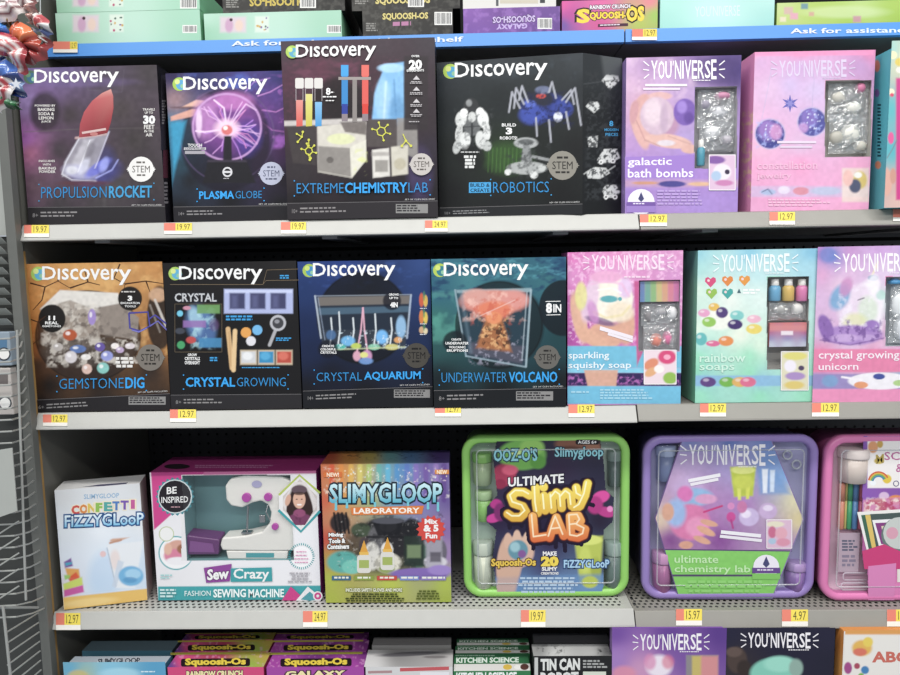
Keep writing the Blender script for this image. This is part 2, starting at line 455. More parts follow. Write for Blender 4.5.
    def build(s, name, m='ink', label=None, parent=None):
        """one object for each cluster of printed marks that stand together"""
        v = np.array(s.v); bb = [(v[a:a + n].min(0), v[a:a + n].max(0)) for a, _, n, _ in s.e]; k = len(bb); par = list(range(k))
        def root(i):
            while par[i] != i: par[i] = par[par[i]]; i = par[i]
            return i
        lo = np.array([b[0] for b in bb]); hi = np.array([b[1] for b in bb]); sz = np.sort(hi - lo, axis=1)[:, 1]
        for i in range(k):
            g = np.maximum(np.maximum(lo - hi[i], lo[i] - hi), 0).max(1)
            for j in np.nonzero(g < np.maximum(0.0045, 0.45 * np.maximum(sz, sz[i])))[0]: par[root(int(j))] = root(i)
        groups = {}
        for i in range(k): groups.setdefault(root(i), []).append(i)
        o = None
        for g in groups.values():
            V, Fs, C = [], [], []
            for i in sorted(g):
                a, fa, n, nf = s.e[i]; d = len(V) - a; V += s.v[a:a + n]; C += s.c[a:a + n]; Fs += [tuple(q + d for q in f) for f in s.fs[fa:fa + nf]]
            o = col_mesh(name, V, Fs, C, parent or s.f.root, M[m])
            if label: o['label'] = label
        return o
# ------------------------------------------------------------------ the gondola
SEC = 1.22
L1, L2, L3, L4 = 0.3804, 0.0, -0.4278, -0.86
R1, R2, R3 = -0.001, 0.002, -0.005            # the right-hand bay hangs a little differently
TOPY = 0.13
LT = at_y(240, 41, TOPY).z
DEPTH = 0.46
BACK = 0.47

def hole_grid(mb, o, ua, ub, n, nx, ny, pitch, r, stagger=False):
    """a sheet of nx x ny square cells with a round hole in each; o, ua, ub: origin and unit axes"""
    o, ua, ub = Vector(o), Vector(ua), Vector(ub); h = pitch / 2
    out = [(-1, -1), (0, -1), (1, -1), (1, 0), (1, 1), (0, 1), (-1, 1), (-1, 0)]
    for j in range(ny):
        sh = h if stagger and j % 2 else 0
        for i in range(nx):
            c = o + ua * (i * pitch + h + sh) + ub * (j * pitch + h)
            vs = [c + ua * (x * h) + ub * (y * h) for x, y in out]
            vs += [c + (ua * x + ub * y) * (r / math.hypot(x, y)) for x, y in out]
            mb.add(vs, [(k, (k + 1) % 8, 8 + (k + 1) % 8, 8 + k) for k in range(8)])

wall = MB()
for s_ in (0, 1):
    for z0, rows in ((-0.86, 15), (-0.43, 15), (-0.05, 15), (0.34, 15)):
        hole_grid(wall, (s_ * SEC, BACK, z0), (1, 0, 0), (0, 0, 1), None, 48, rows, 0.0254, 0.0034)
wb = wall.build('wall_back', M['peg']); tag(wb, 'black perforated pegboard back panel behind the shelves', None, None, 'structure')
MB().box(-0.02, 2 * SEC + 0.1, BACK + 0.02, BACK + 0.03, -1.3, 1.4).build('hole_dark_sheet', M['hole'], wb)  # near-black sheet standing in for the darkness behind the peg holes

# end panel on the left with its raw board edge
ep = MB().box(-0.016, -0.004, 0.004, BACK + 0.02, -1.15, 1.4).build('wall_left', mat('end_panel_grey', '#66655f', 0.55, 0, 0.1, 15))
tag(ep, 'grey end panel closing the shelving on the left', None, None, 'structure')
MB().box(-0.0185, -0.0035, -0.004, 0.004, -1.15, L1 - 0.05).build('board_edge', M['wood'], ep)

def shelf(x0, x1, z, label, holes, dz=0.0, paint='shelf'):
    r = empty('gondola_shelf', (x0, 0, z + dz), 0, label, 'shelf', 'grey metal gondola shelves')
    w = x1 - x0 - 0.003
    d = MB()
    if holes:
        n = int(w / 0.0127); d2 = MB(); hole_grid(d2, (0.0045, 0.012, -0.001), (1, 0, 0), (0, 1, 0), None, n - 1, 14, 0.0127, 0.0037, True)
        xe = 0.0045 + (n - 1) * 0.0127
        d2.add([(0, 0.012, -0.0012), (0.0045, 0.012, -0.0012), (0.0045, 0.19, -0.0012), (0, 0.19, -0.0012)], [(0, 1, 2, 3)])
        d2.add([(xe, 0.012, -0.0012), (w, 0.012, -0.0012), (w, 0.19, -0.0012), (xe, 0.19, -0.0012)], [(0, 1, 2, 3)])
        d2.add([(0, -0.001, -0.001), (w, -0.001, -0.001), (w, 0.012, -0.001), (0, 0.012, -0.001)], [(0, 1, 2, 3)])
        d2.add([(0, 0.012 + 14 * 0.0127, -0.001), (w, 0.012 + 14 * 0.0127, -0.001), (w, DEPTH, -0.001), (0, DEPTH, -0.001)], [(0, 1, 2, 3)])
        d2.build('deck', M[paint], r)
    else:
        MB().box(0, w, 0.0, DEPTH, -0.003, -0.001).build('deck', M[paint], r)
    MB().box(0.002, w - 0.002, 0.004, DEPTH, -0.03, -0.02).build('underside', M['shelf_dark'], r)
    prof = [(0.003, -0.0005), (-0.001, 0.0012), (-0.0035, -0.0005), (-0.0180, -0.0265), (-0.0190, -0.0295), (-0.0165, -0.0312), (-0.004, -0.0312), (0.003, -0.028)]
    MB().prism(prof, [0, w * .25, w * .5, w * .75, w]).build('price_channel', M[paint], r)
    for k in (0.12, 0.5, 0.88):
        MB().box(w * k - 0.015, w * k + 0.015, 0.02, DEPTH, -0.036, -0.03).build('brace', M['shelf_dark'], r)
    return r
shelf(0, SEC, L1, 'upper left grey shelf carrying the tall black science kits', False)
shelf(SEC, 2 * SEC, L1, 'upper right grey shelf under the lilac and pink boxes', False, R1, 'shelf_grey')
shelf(0, SEC, L2, 'middle left grey shelf under the row of four square science kits', False)
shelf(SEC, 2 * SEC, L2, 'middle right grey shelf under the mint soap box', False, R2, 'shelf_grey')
shelf(0, SEC, L3, 'lower left perforated grey shelf under the sewing machine box', True)
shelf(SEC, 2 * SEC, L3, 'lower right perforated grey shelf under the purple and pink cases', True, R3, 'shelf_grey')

def top_shelf(x0, x1, label, text_spans):
    r = empty('top_shelf', (x0, TOPY, LT), 0, label, 'shelf', 'blue fronted top shelves')
    w = x1 - x0 - 0.003
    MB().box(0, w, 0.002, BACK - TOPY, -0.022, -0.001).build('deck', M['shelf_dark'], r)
    MB().prism([(0.002, 0.002), (-0.004, 0.002), (-0.006, -0.024), (0.002, -0.026)], [0, w / 2, w]).build('blue_strip', M['blue'], r)
    f = Face(r, (0, -0.0063, -0.024), (1, 0, 0), (0, 0, 1), (0, -1, 0), w, 0.026)
    k = f.ink()
    for (t, a, b, c, d, sl) in text_spans: k.text(t, a, b, c, d, '#e8f1fb', 0.02, sl)
    k.build('strip_lettering', 'ink_matte')
    return r
top_shelf(0, SEC, 'top shelf with blue strip on the left side', [('Ask for assistance with top shelf', 232, 41.2, 463, 47.6, -4.6)])
top_shelf(SEC, 2 * SEC, 'top shelf with blue strip on the right side', [('Ask for assistance with top shelf', 791, 28.5, 1010, 35, -2)])
# base deck of the gondola, below the picture's lower edge
bd = empty('base_shelf', (0, -0.05, L4), 0, 'low base shelf at the foot of the shelving', 'shelf')
MB().box(0, 2 * SEC, 0, 0.5, -0.03, 0).build('deck', M['shelf'], bd)
MB().box(0, 2 * SEC, 0.03, 0.05, -0.2, -0.03).build('kick_plate', M['shelf_dark'], bd)

# ------------------------------------------------------------------ wire display rack on the end of the gondola
def rack():
    r = empty('wire_rack', (-0.05, -0.03, -1.0), 0, 'pale grey wire side rack hanging on the end of the shelving', 'rack')
    O = Vector(r.location)
    def loc(px, py, Y): return at_y(px, py, Y) - O
    # upright with folded flange
    zt, zb = at_y(8, 105, -0.03).z - O.z + 0.35, -0.1
    up = MB(); X0, X1 = at_y(23, 430, -0.03).x, at_y(32.5, 430, -0.03).x
    up.box(X0 - O.x, X1 - O.x, -0.002, 0.018, zb, zt)
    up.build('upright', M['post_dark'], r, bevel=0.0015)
    MB().box(X0 - O.x - 0.075, X0 - O.x - 0.001, 0.01, 0.013, at_y(10, 235, -0.02).z - O.z, zt).build('header_panel', M['post'], r)
    # louvred back plate
    z1 = at_y(10, 236, -0.03).z - O.z; z2 = at_y(10, 328, -0.03).z - O.z
    n = 9
    for i in range(n):
        a = z1 + (z2 - z1) * i / n; b = z1 + (z2 - z1) * (i + 0.72) / n
        MB().add([(X0 - O.x - 0.11, -0.016, a), (X0 - O.x - 0.004, -0.016, a), (X0 - O.x - 0.004, 0.004, b), (X0 - O.x - 0.11, 0.004, b),
                  (X0 - O.x - 0.11, -0.014, a), (X0 - O.x - 0.004, -0.014, a), (X0 - O.x - 0.004, 0.006, b), (X0 - O.x - 0.11, 0.006, b)],
                 [(0, 1, 2, 3), (7, 6, 5, 4), (0, 4, 5, 1), (3, 2, 6, 7), (1, 5, 6, 2), (0, 3, 7, 4)]).build('louvre', M['post'], r)
    # backing sheet behind the baskets
    MB().box(X0 - O.x - 0.16, X0 - O.x - 0.002, 0.02, 0.024, zb, z1).build('back_sheet', M['side'], r)
    # basket wires: each runs across the front, then bends back to the upright
    fx = lambda y: 24 + (y - 330) * 0.022
    ys = [335 + 11.6 * i for i in range(25)]
    for i, y in enumerate(ys):
        p1 = loc(fx(y) - 14, y + 3.5, -0.13); p2 = loc(fx(y) - 4 + i * .25, y, -0.085); p3 = loc(29 + (y - 430) * 0.082, y - 5, -0.035)
        p0 = p1 + Vector((-0.16, 0, -0.006))
        MB().tube([p0, p1, p2, p3], 0.0017, 6).build('wire', M['wire'], r)
    for y0 in (525, 541, 557, 573, 590):       # slanting wires of the lower basket front
        a = loc(-12, y0 + 16, -0.14); b = loc(19, y0 - 4, -0.128)
        MB().tube([a, b], 0.0015, 6).build('wire', M['wire'], r)
    for k in range(8):                         # sloping basket floor
        a = loc(7 + k * 0.2, 632 + k * 11, -0.135); b = loc(38 + k * .5, 613 + k * 9.5, -0.04)
        MB().tube([a, b], 0.0017, 6).build('wire', M['wire'], r)
    MB().tube([loc(3, 606, -0.137), loc(12, 690, -0.137)], 0.0026, 8).build('frame_rod', M['wire'], r)
    MB().tube([loc(-6, 607.5, -0.137), loc(38, 607.5, -0.04)], 0.0026, 8).build('frame_rod', M['wire'], r)
    MB().tube([loc(17, 330, -0.128), loc(26, 600, -0.128)], 0.0022, 8).build('frame_rod', M['wire'], r)
    # plain ticket plate on the basket front
    q = [loc(-14, 452, -0.15), loc(12, 448, -0.15), loc(17, 511, -0.15), loc(-14, 522, -0.15)]
    m = MB(); m.add(q + [p + Vector((0, 0.002, 0)) for p in q], [(0, 1, 2, 3), (7, 6, 5, 4), (0, 4, 5, 1), (1, 5, 6, 2), (2, 6, 7, 3), (3, 7, 4, 0)])
    m.build('ticket_plate', M['post'], r)
    return r
rack()
# packs standing in the rack
for (q, c1, c2, lab) in (((0, 332, 9, 366), '#8b98a4', '#4f7698', 'small blue and white pack behind the rack wires'),
                         ((0, 368, 10, 415), '#b9b2ad', '#6e6664', 'grey and white printed pack low in the wire rack')):
    a = at_y(q[0] - 14, q[3], -0.06); b = at_y(q[2], q[1], -0.06)
    r = empty('small_pack', (a.x, -0.06, a.z), 0, lab, 'package')
    w, h = b.x - a.x, b.z - a.z
    MB().box(0, w, 0, 0.02, 0, h).build('carton', mat('pack_card', c1, 0.4), r, bevel=0.002)
    f = Face(r, (0, -0.0001, 0), (1, 0, 0), (0, 0, 1), (0, -1, 0), w, h)
    k = f.ink(); k.rect(q[0] - 10, q[1] + 6, q[2] - 2, q[1] + 16, c2); k.disc(q[2] - 5, q[3] - 12, 6, '#e8e6e2'); k.ring(q[2] - 5, q[3] - 12, 6, 1.4, '#3b4048'); k.build('front_print')

# ------------------------------------------------------------------ price tags
def price_tag(x0, xm, x1, y0, y1, level, price, label, white=True, Y=None, dy=0.0):
    zt = {1: L1, 2: L2, 3: L3}.get(level)
    # the ticket lies on the sloping face of the price channel
    n = Vector((0, -0.026, 0.0145)).normalized(); t = Vector((0, -0.0145, -0.026)).normalized()
    if level == 0: P0 = Vector((0, TOPY - 0.0066, LT)); n = Vector((0, -1, 0.08)).normalized(); t = Vector((0, -0.08, -1)).normalized()
    else: P0 = Vector((0, -0.0042, zt + ((0, R1, R2, R3)[level] if x0 > 636 else 0)))
    d = ray((x0 + x1) / 2, (y0 + y1) / 2); c = CAM + d * ((P0 - CAM).dot(n) / d.dot(n))
    ua = Vector((1, 0, 0))
    r = empty('price_tag', c, 0, label, 'price tag', 'shelf price tags')
    f = Face(r, n * 0.0008, ua, -t, n, 1, 1)
    def P(x, y): return f.pt(*f.ab(x, y), 0.0)
    q = [P(x0, y0), P(x0, y1), P(x1, y1), P(x1, y0)]
    m = MB(); m.add(q + [p - n * 0.0006 for p in q], [(0, 1, 2, 3), (7, 6, 5, 4), (0, 4, 5, 1), (1, 5, 6, 2), (2, 6, 7, 3), (3, 7, 4, 0)])
    tk = m.build('ticket', M['tagwhite'], r)
    k = f.ink(); yb = y0 + (y1 - y0) * 0.7
    k.rect(x0, y0, xm, yb, '#dd7660', dy * .4); k.rect(xm, y0, x1, yb, '#e6cf30', dy)
    cb = k.build('colour_blocks', 'ink_matte')
    k = f.ink(); mrg = (x1 - xm) * 0.12; k.text(price, xm + mrg, y0 + (yb - y0) * .14, x1 - mrg, yb - (yb - y0) * .12, '#4a4310', 0.0)
    k.build('price_lettering', 'ink_matte', parent=cb)
    return r
M['tagwhite'] = mat('ticket_paper', '#e9e4dc', 0.55)
for a in ((24, 31.5, 49, 225, 237, 1, '19.97', 'price tag below the crushed rocket kit box'),
          (164, 175.5, 192, 223, 234, 1, '19.97', 'price tag below the glowing globe kit box'),
          (281, 290.5, 306, 222, 233.5, 1, '19.97', 'price tag below the left corner of the tall chemistry kit'),
          (425, 432.5, 447.5, 220.5, 231.5, 1, '24.97', 'price tag below the left corner of the robot kit'),
          (640, 648.5, 667, 214.5, 226, 1, '12.97', 'price tag below the lilac bath bomb box'),
          (769.5, 778, 795, 212, 224.5, 1, '12.97', 'price tag below the pink jewelry box'),
          (893, 901, 918, 209, 221, 1, '12.97', 'price tag at the right edge below the teal box'),
          (43, 51.5, 67.5, 414.5, 426, 2, '12.97', 'price tag below the gem digging kit'),
          (170, 178, 196, 409.5, 422, 2, '12.97', 'price tag below the black crystal tray kit'),
          (435, 445, 461, 405, 416.5, 2, '12.97', 'price tag below the volcano tank kit'),
          (568.5, 577.5, 594.5, 404.5, 417, 2, '12.97', 'price tag below the pink and blue soap box'),
          (700, 708.5, 726, 403.5, 416.5, 2, '12.97', 'price tag below the mint soap box'),
          (812, 821, 839, 403, 416.5, 2, '12.97', 'price tag below the pink unicorn box'),
          (56, 64.5, 80.5, 613, 630, 3, '12.97', 'price tag below the white and yellow fizzy box'),
          (303, 312.5, 327.5, 611, 627, 3, '24.97', 'price tag below the sewing machine box'),
          (521, 529, 545.5, 610, 627, 3, '19.97', 'price tag below the green rimmed slime case'),
          (676, 684, 702, 609, 625.5, 3, '15.97', 'price tag below the left half of the purple case'),
          (782, 791, 808, 609.5, 626.5, 3, '4.97', 'price tag below the right end of the purple case'),
          (887, 896, 914, 609.5, 626.5, 3, '15.97', 'price tag at the right edge below the pink case'),
          (53, 70, 77.5, 41.5, 52.5, 0, '12.97', 'faded price tag at the left end of the blue strip'),
          (632, 643, 657, 29, 40, 0, '12.97', 'faded price tag at the join of the blue strips')):
    price_tag(*a)
# ------------------------------------------------------------------ cartons
class Carton:
    """an upright box: bl/br = photo pixels of the front's lower corners, top = mean pixel of the upper edge (x, y)"""
    def __init__(s, name, label, cat, group, bl, br, tops, yl, yr, depth, z, cols, window=None, wdepth=0.05, lean=0.0, inner='#3c3836', chamfer=None, m='ink'):
        A = at_y(bl[0], bl[1], yl); B = at_y(br[0], br[1], yr); A.z = B.z = z
        d = B - A; s.w = d.length; s.yaw = math.atan2(d.y, d.x)
        s.root = empty(name, A, s.yaw, label, cat, group)
        if lean: s.root.rotation_euler = (lean, 0, s.yaw); s.root.rotation_euler.order = 'XYZ'
        s.front = Face(s.root, (0, 0, 0), (1, 0, 0), (0, 0, 1), (0, -1, 0), s.w, 1)
        s.h = sum(s.front.ab(*t)[1] for t in tops) / len(tops); s.front.h = s.h; s.d = depth
        w, h = s.w, s.h
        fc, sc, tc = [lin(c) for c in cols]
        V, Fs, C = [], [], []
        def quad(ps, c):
            n = len(V); V.extend(ps); Fs.append(tuple(range(n, n + len(ps)))); C.extend([c] * len(ps))
        s.win = None
        cx, cd = (chamfer if chamfer else (w, 0))      # chamfered right front corner: front runs to w, side face to cx at depth cd
        if window:
            (xa, ya), (xb, yb) = window
            a0, b1 = s.front.ab(xa, ya); a1, b0 = s.front.ab(xb, yb); s.win = (a0, b0, a1, b1)
            for x0, x1, z0, z1 in ((0, a0, 0, h), (a1, w, 0, h), (a0, a1, 0, b0), (a0, a1, b1, h)):
                if x1 - x0 > 1e-5 and z1 - z0 > 1e-5: quad([(x0, 0, z0), (x1, 0, z0), (x1, 0, z1), (x0, 0, z1)], fc)
            k = lin(inner); D = wdepth
            quad([(a0, D, b0), (a1, D, b0), (a1, D, b1), (a0, D, b1)], k)
            quad([(a0, 0, b0), (a1, 0, b0), (a1, D, b0), (a0, D, b0)], k); quad([(a0, 0, b1), (a1, 0, b1), (a1, D, b1), (a0, D, b1)], k)
            quad([(a0, 0, b0), (a0, D, b0), (a0, D, b1), (a0, 0, b1)], k); quad([(a1, 0, b0), (a1, D, b0), (a1, D, b1), (a1, 0, b1)], k)
        else: quad([(0, 0, 0), (w, 0, 0), (w, 0, h), (0, 0, h)], fc)
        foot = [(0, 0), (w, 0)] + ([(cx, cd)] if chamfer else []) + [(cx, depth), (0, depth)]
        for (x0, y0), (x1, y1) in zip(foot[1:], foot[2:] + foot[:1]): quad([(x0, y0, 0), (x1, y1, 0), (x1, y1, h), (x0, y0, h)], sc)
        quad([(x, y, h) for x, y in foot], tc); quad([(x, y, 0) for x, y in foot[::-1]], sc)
        s.body = col_mesh('carton', V, Fs, C, s.root, M[m])
        s.top = Face(s.root, (0, 0, h), (1, 0, 0), (0, 1, 0), (0, 0, 1), w, depth)
        if chamfer:
            e = Vector((cx - w, cd, 0)); L = e.length; e.normalize()
            s.right = Face(s.root, (w, 0, 0), e, (0, 0, 1), (e.y, -e.x, 0), L, h)
        else: s.right = Face(s.root, (w, 0, 0), (0, 1, 0), (0, 0, 1), (1, 0, 0), depth, h)
        s.left = Face(s.root, (0, 0, 0), (0, 1, 0), (0, 0, 1), (-1, 0, 0), depth, h)
    def pane(s, name='window_film'):
        a0, b0, a1, b1 = s.win; g = 0.001
        return MB().add([(a0 - g, -0.0002, b0 - g), (a1 + g, -0.0002, b0 - g), (a1 + g, -0.0002, b1 + g), (a0 - g, -0.0002, b1 + g)], [(0, 1, 2, 3)]).build(name, M['film'], s.root)
    def outside_window(s, px):
        (x0, y0), (x1, y1) = px
        return lambda X, Y: ~((X > x0 - 0.2) & (X < x1 + 0.2) & (Y > y0 - 0.2) & (Y < y1 + 0.2))
    def world(s, px, py, depth):
        """world point at the pixel, `depth` behind the front face"""
        a, b = Face(s.root, (0, depth, 0), (1, 0, 0), (0, 0, 1), (0, -1, 0), 1, 1).ab(px, py)
        return s.front.mw @ Vector((a, depth, b))

WHITE = '#f2f1f0'
def globe_logo(f, x0, yt, x1, dy=0.0, gl=('#a4c84a', '#58a8d4', '#d8e48a'), hgt=None):
    """the round globe and the wide white word beside it; x0 = globe's left, yt = top of the capital, x1 = right end"""
    L = x1 - x0; g = L * 0.072; cx = x0 + g; h = hgt or L * 0.135
    k = f.ink(); cy = yt + h * 0.56
    k.disc(cx, cy, g, gl[0], edge=gl[0]); k.disc(cx + g * .25, cy + g * .1, g * .74, gl[1], edge=gl[1])
    k.disc(cx - g * .3, cy - g * .35, g * .38, gl[2]); k.disc(cx + g * .45, cy + g * .3, g * .3, '#8fc3a0')
    k.build('globe_emblem', 'ink', None)
    k = f.ink(); xd = x0 + L * 0.115; a = lambda x: dy * (x - x0) / L
    x2 = xd + L * 0.135; x3 = x1 - L * 0.125
    k.text('D', xd, yt + a(xd), x2, yt + h + a(xd), WHITE, 0.012, a(x2) - a(xd))
    k.text('\u0131scover', x2 + L * .022, yt + h * .16 + a(x2), x3, yt + h + a(x2), WHITE, 0.012, a(x3) - a(x2))
    k.text('y', x3 + L * .006, yt + h * .22 + a(x3), x1, yt + h * 1.38 + a(x3), WHITE, 0.012)
    k.build('brand_lettering')
def stem(f, cx, cy, r, col='#e9e6e2', ink='#4b4743'):
    k = f.ink(); k.disc(cx, cy, r, col, n=24)
    for t in (0, 180): k.star(cx + (r * .95 if t == 0 else -r * .95), cy, r * .22, r * .12, 6, col)
    bd = k.build('award_badge')
    k = f.ink(); k.text('STEM', cx - r * .7, cy - r * .28, cx + r * .7, cy + r * .26, ink, 0.0)
    k.scrib(cx - r * .45, cy - r * .62, cx + r * .45, cy - r * .38, 1, ink, align='c'); k.scrib(cx - r * .5, cy + r * .4, cx + r * .5, cy + r * .62, 1, ink, align='c')
    k.build('badge_lettering', parent=bd)
def kit_title(f, parts, y0, y1, col='#22a6f2', dy=0.0, dots=True):
    """parts: (text, x0, x1, bold)"""
    k = f.ink(); xa, xb = parts[0][1], parts[-1][2]
    for t, a, b, bo in parts:
        k.text(t, a, y0 + dy * (a - xa) / (xb - xa), b, y1 + dy * (a - xa) / (xb - xa), col if bo else '#2490d2', 0.022 if bo else -0.008, dy * (b - a) / (xb - xa))
    if dots:
        for x, y in ((xa - 2.2, y0 - 2.5), (xa - 2.2, y1 + 2.5), (xb + 2.2, y0 - 2.5 + dy), (xb + 2.2, y1 + 2.5 + dy)): k.disc(x, y, 0.7, col, n=8)
    k.build('title_lettering')
def footer(f, x0, x1, yl, yr, h, age='8+', col='#1d1c1f', tx='#8a8888', note=True, warn=None):
    k = f.ink(True); k.poly([(x0 - 6, yl), (x0 - 6, yl + h + 14), (x1 + 6, yr + h + 14), (x1 + 6, yr)], col)
    k.line([(x0, yl), (x1, yr)], 0.5, '#6d6a6c'); d = yr - yl
    k.text(age, x0 + 5, yl + h * .4, x0 + 10.5, yl + h * .68, tx); k.scrib(x0 + 13, yl + h * .3, x0 + (x1 - x0) * .42, yl + h * .78, 2, tx, dy=d * .4, th=.42)
    if note: k.text('SET OF CLIPS INCLUDED', x1 - 33, yr - 2.6 + .6, x1 - 3, yr - 0.8 + .2, '#d8d6d4', 0.0, d * .2)
    if warn: k.rect(warn[0], yr + h * .2 + .3, warn[1], yr + h * .85, '#8d8b8a'); k.scrib(warn[0] + 1, yr + h * .28, warn[1] - 1, yr + h * .8, 3, '#2f2d30')
    k.build('small_print')

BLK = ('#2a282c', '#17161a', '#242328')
G1 = 'black science kit boxes'
# ---- rocket
c = Carton('science_kit_box', 'crushed black rocket kit box with red cone picture, upper left', 'toy box', G1, (29, 222.5), (166, 221), [(21, 68), (159, 65)], 0.012, 0.012, 0.09, L1 + .0015, ('#4d474a', '#211f26', '#5a5560'), m='ink_wrap')
f = c.front; v = f.canvas(1.5)
v.grad([(24, 72, '#77669a'), (60, 70, '#6b5c8a'), (110, 72, '#564b5b'), (150, 72, '#4c4449'), (25, 100, '#8a73a4'), (40, 92, '#7c5f92'), (26, 140, '#96589f'), (30, 152, '#a4627f'), (34, 185, '#6a515e'), (70, 115, '#4b4144'), (60, 150, '#4a4147'), (120, 110, '#554b4d'), (135, 140, '#4d4647'), (150, 175, '#464041'), (60, 205, '#453f43'), (150, 215, '#353136'), (115, 185, '#564f52'), (100, 205, '#4d474a')])  # washed-out greys: gloss haze over the black card is painted in
v.ell(45, 112, 15, 20, '#352c30', .5, .8).ell(70, 82, 60, 5, '#7a659c', 1, .4)
v.line([(24, 132), (80, 129), (158, 128)], 1.2, '#6d6466', .5).line([(106, 170), (104, 215)], 3, '#5f5a5c', .5, 3).line([(85, 70), (88, 90), (122, 92), (124, 70)], 1, '#6a6070', .5)
v.ell(96, 172, 24, 13, '#4e4d92', .9, .9, -12).ell(104, 160, 12, 14, '#4a4a80', 1, .6)
v.quad([(80, 135), (109, 131), (101, 152), (92, 172), (62, 177), (64, 162)], '#9d98a4', .9).quad([(84, 140), (94, 139), (78, 172), (66, 174)], '#c3bfc8', .7, 3)
v.ell(80, 172, 17, 7, '#b4b2cf', .8, .85, 10).ell(98, 168, 15, 5, '#6c70cc', .7, .9, -35).ell(84, 166, 4, 9, '#ddddf0', .9, .7, 30).ell(104, 165, 4, 8, '#9ca2e8', .9, .8, 20).ell(72, 170, 6, 4, '#d7d6de', .8, .8)
v.line([(80, 137), (66, 162), (62, 174), (72, 180), (96, 181)], 1.3, '#dcdae6', .8).line([(109, 132), (101, 153), (95, 168)], 1.2, '#cfcbe0', .8).line([(90, 140), (78, 172)], 1, '#f0eef6', .7).ell(90, 150, 4, 9, '#77727e', .9, .6, 25).line([(96, 178), (112, 170), (118, 160)], 1.4, '#a9aef0', .7).ell(85, 183, 25, 2.5, '#6f3f46', 1, .7).line([(76, 138), (106, 134)], 2.4, '#c9a7a4', .8)
v.grain(.12, 4); v.build()
k = f.ink()
k.add([(111, 89), (113.2, 96), (113.5, 108), (111, 122), (107.5, 133), (94, 136), (79, 137.5), (80, 124), (84, 112), (92, 101), (102, 93)], [tuple(range(11))], ['#d59b94', '#c06a68', '#b24a50', '#a23a42', '#8d343b', '#8f343b', '#a64850', '#b04a52', '#b9525a', '#bf5a5e', '#cf8580'])
k.line([(82, 133), (106, 129)], 2.2, '#d8b9b6'); k.disc(94, 134, 4, '#c37b78', ry=2)
k.build('picture_nose_cone')
globe_logo(f, 23.5, 70, 118.5, -1.0, ('#4f6d58', '#3d6a86', '#5f8a6c'))
k = f.ink()
for i, (t, a, b, y, h) in enumerate((('POWERED BY', 35, 55.5, 104.6, 2), ('BAKING', 38, 54.5, 108, 3), ('SODA &', 38.5, 54, 112.3, 3), ('LEMON', 39, 53.5, 116.5, 3), ('JUICE', 41.5, 51, 120.6, 2.4),
        ('INCLUDES', 39, 55, 160, 2), ('WITH', 43, 51, 163.6, 2), ('BAKING', 39, 56, 167, 2.6), ('POWDER', 39.5, 55.5, 170.4, 2.6),
        ('TRAVELS', 143, 155, 108.4, 2.2), ('UP TO', 145, 153, 111.6, 2.4), ('FEET', 144.3, 154.5, 125, 4), ('IN THE', 144.5, 154, 130, 2.4), ('AIR', 146, 152.5, 133.4, 3))):
    k.text(t, a, y, b, y + h, '#e6e2de', 0.02)
k.text('30', 144, 116, 154.8, 123.6, WHITE, 0.05); k.build('callout_lettering')
stem(f, 141.3, 169.3, 12.6, '#ece9e6', '#6a6560')
kit_title(f, [('PROPULSION', 41.5, 107, 0), ('ROCKET', 109.5, 152, 1)], 187, 198.5, '#3ba0d6', -1.2)
footer(f, 28, 165, 207.5, 206.5, 14.5, '8+', '#2b282b', '#8f8b8c')
k = c.right.ink(); k.rect(161, 75, 166, 150, '#35313c'); k.scrib(162, 100, 166, 125, 9, '#8f8a90'); k.rect(163, 150, 168, 178, '#5b2f3f'); k.scrib(164, 182, 168.5, 205, 6, '#7f7a80'); k.build('side_print')

# ---- plasma globe
c = Carton('science_kit_box', 'black glowing plasma ball kit box with purple lightning picture', 'toy box', G1, (174, 219.5), (288, 217.4), [(170, 72.5), (284, 71.5)], 0.024, 0.024, 0.20, L1 + .0015, BLK)
f = c.front; v = f.canvas(1.2)
v.grad([(172, 75, '#31275a'), (200, 76, '#2d3473'), (240, 75, '#463e86'), (280, 74, '#3b3d86'), (175, 100, '#9a7a80'), (172, 130, '#2e7fa0'), (174, 150, '#2b6e90'), (180, 165, '#2a4654'), (280, 95, '#64459a'), (282, 120, '#6d3d8a'), (284, 150, '#4a2a55'), (284, 180, '#251d2b'), (230, 160, '#2c2335'), (190, 180, '#22232a'), (230, 200, '#1b1a1e'), (280, 205, '#1c1a1f'), (180, 210, '#1b1a1e'), (262, 110, '#6d3f90')])
v.noise(14, '#a860c4', .8, .48, .7, 3, 1, (245, 74, 292, 150)).line([(258, 96), (270, 92), (284, 84)], 1, '#e09ae0', .7).line([(262, 110), (276, 112), (288, 106)], 1, '#d88ad4', .7).line([(262, 122), (272, 130), (286, 132)], 1, '#c878c8', .6).line([(245, 92), (254, 82), (270, 78)], 1, '#c890e0', .6).noise(7, '#d07cd8', .35, .6, .75, 4, 1, (262, 85, 292, 140)).noise(12, '#5b78d8', .5, .5, .75, 6, 1, (172, 72, 292, 92))
v.ell(225, 140, 45, 52, '#221c2c', .12, .75).ring(227, 135, 47, 1.0, '#6d5a86', .5)
v.quad([(170, 98), (196, 100), (212, 92), (214, 100), (196, 107), (170, 108)], '#e2b29e', 1).quad([(170, 108), (192, 109), (206, 104), (206, 112), (190, 117), (171, 121)], '#d69e8e', 1).quad([(171, 108), (192, 109), (196, 106), (170, 107)], '#6e4f58', .8)
v.quad([(171, 122), (186, 121), (180, 150), (173, 178)], '#2f96be', .95, 4)
v.ell(227, 127, 34.5, 33.5, '#5a3576', .2).ell(228, 122, 30, 28, '#84489a', .8, .85).ell(248, 138, 13, 17, '#4e3c9a', 1, .8).ell(205, 118, 12, 20, '#c084c0', 1, .7).ell(232, 101, 20, 9, '#c87abf', 1, .7)
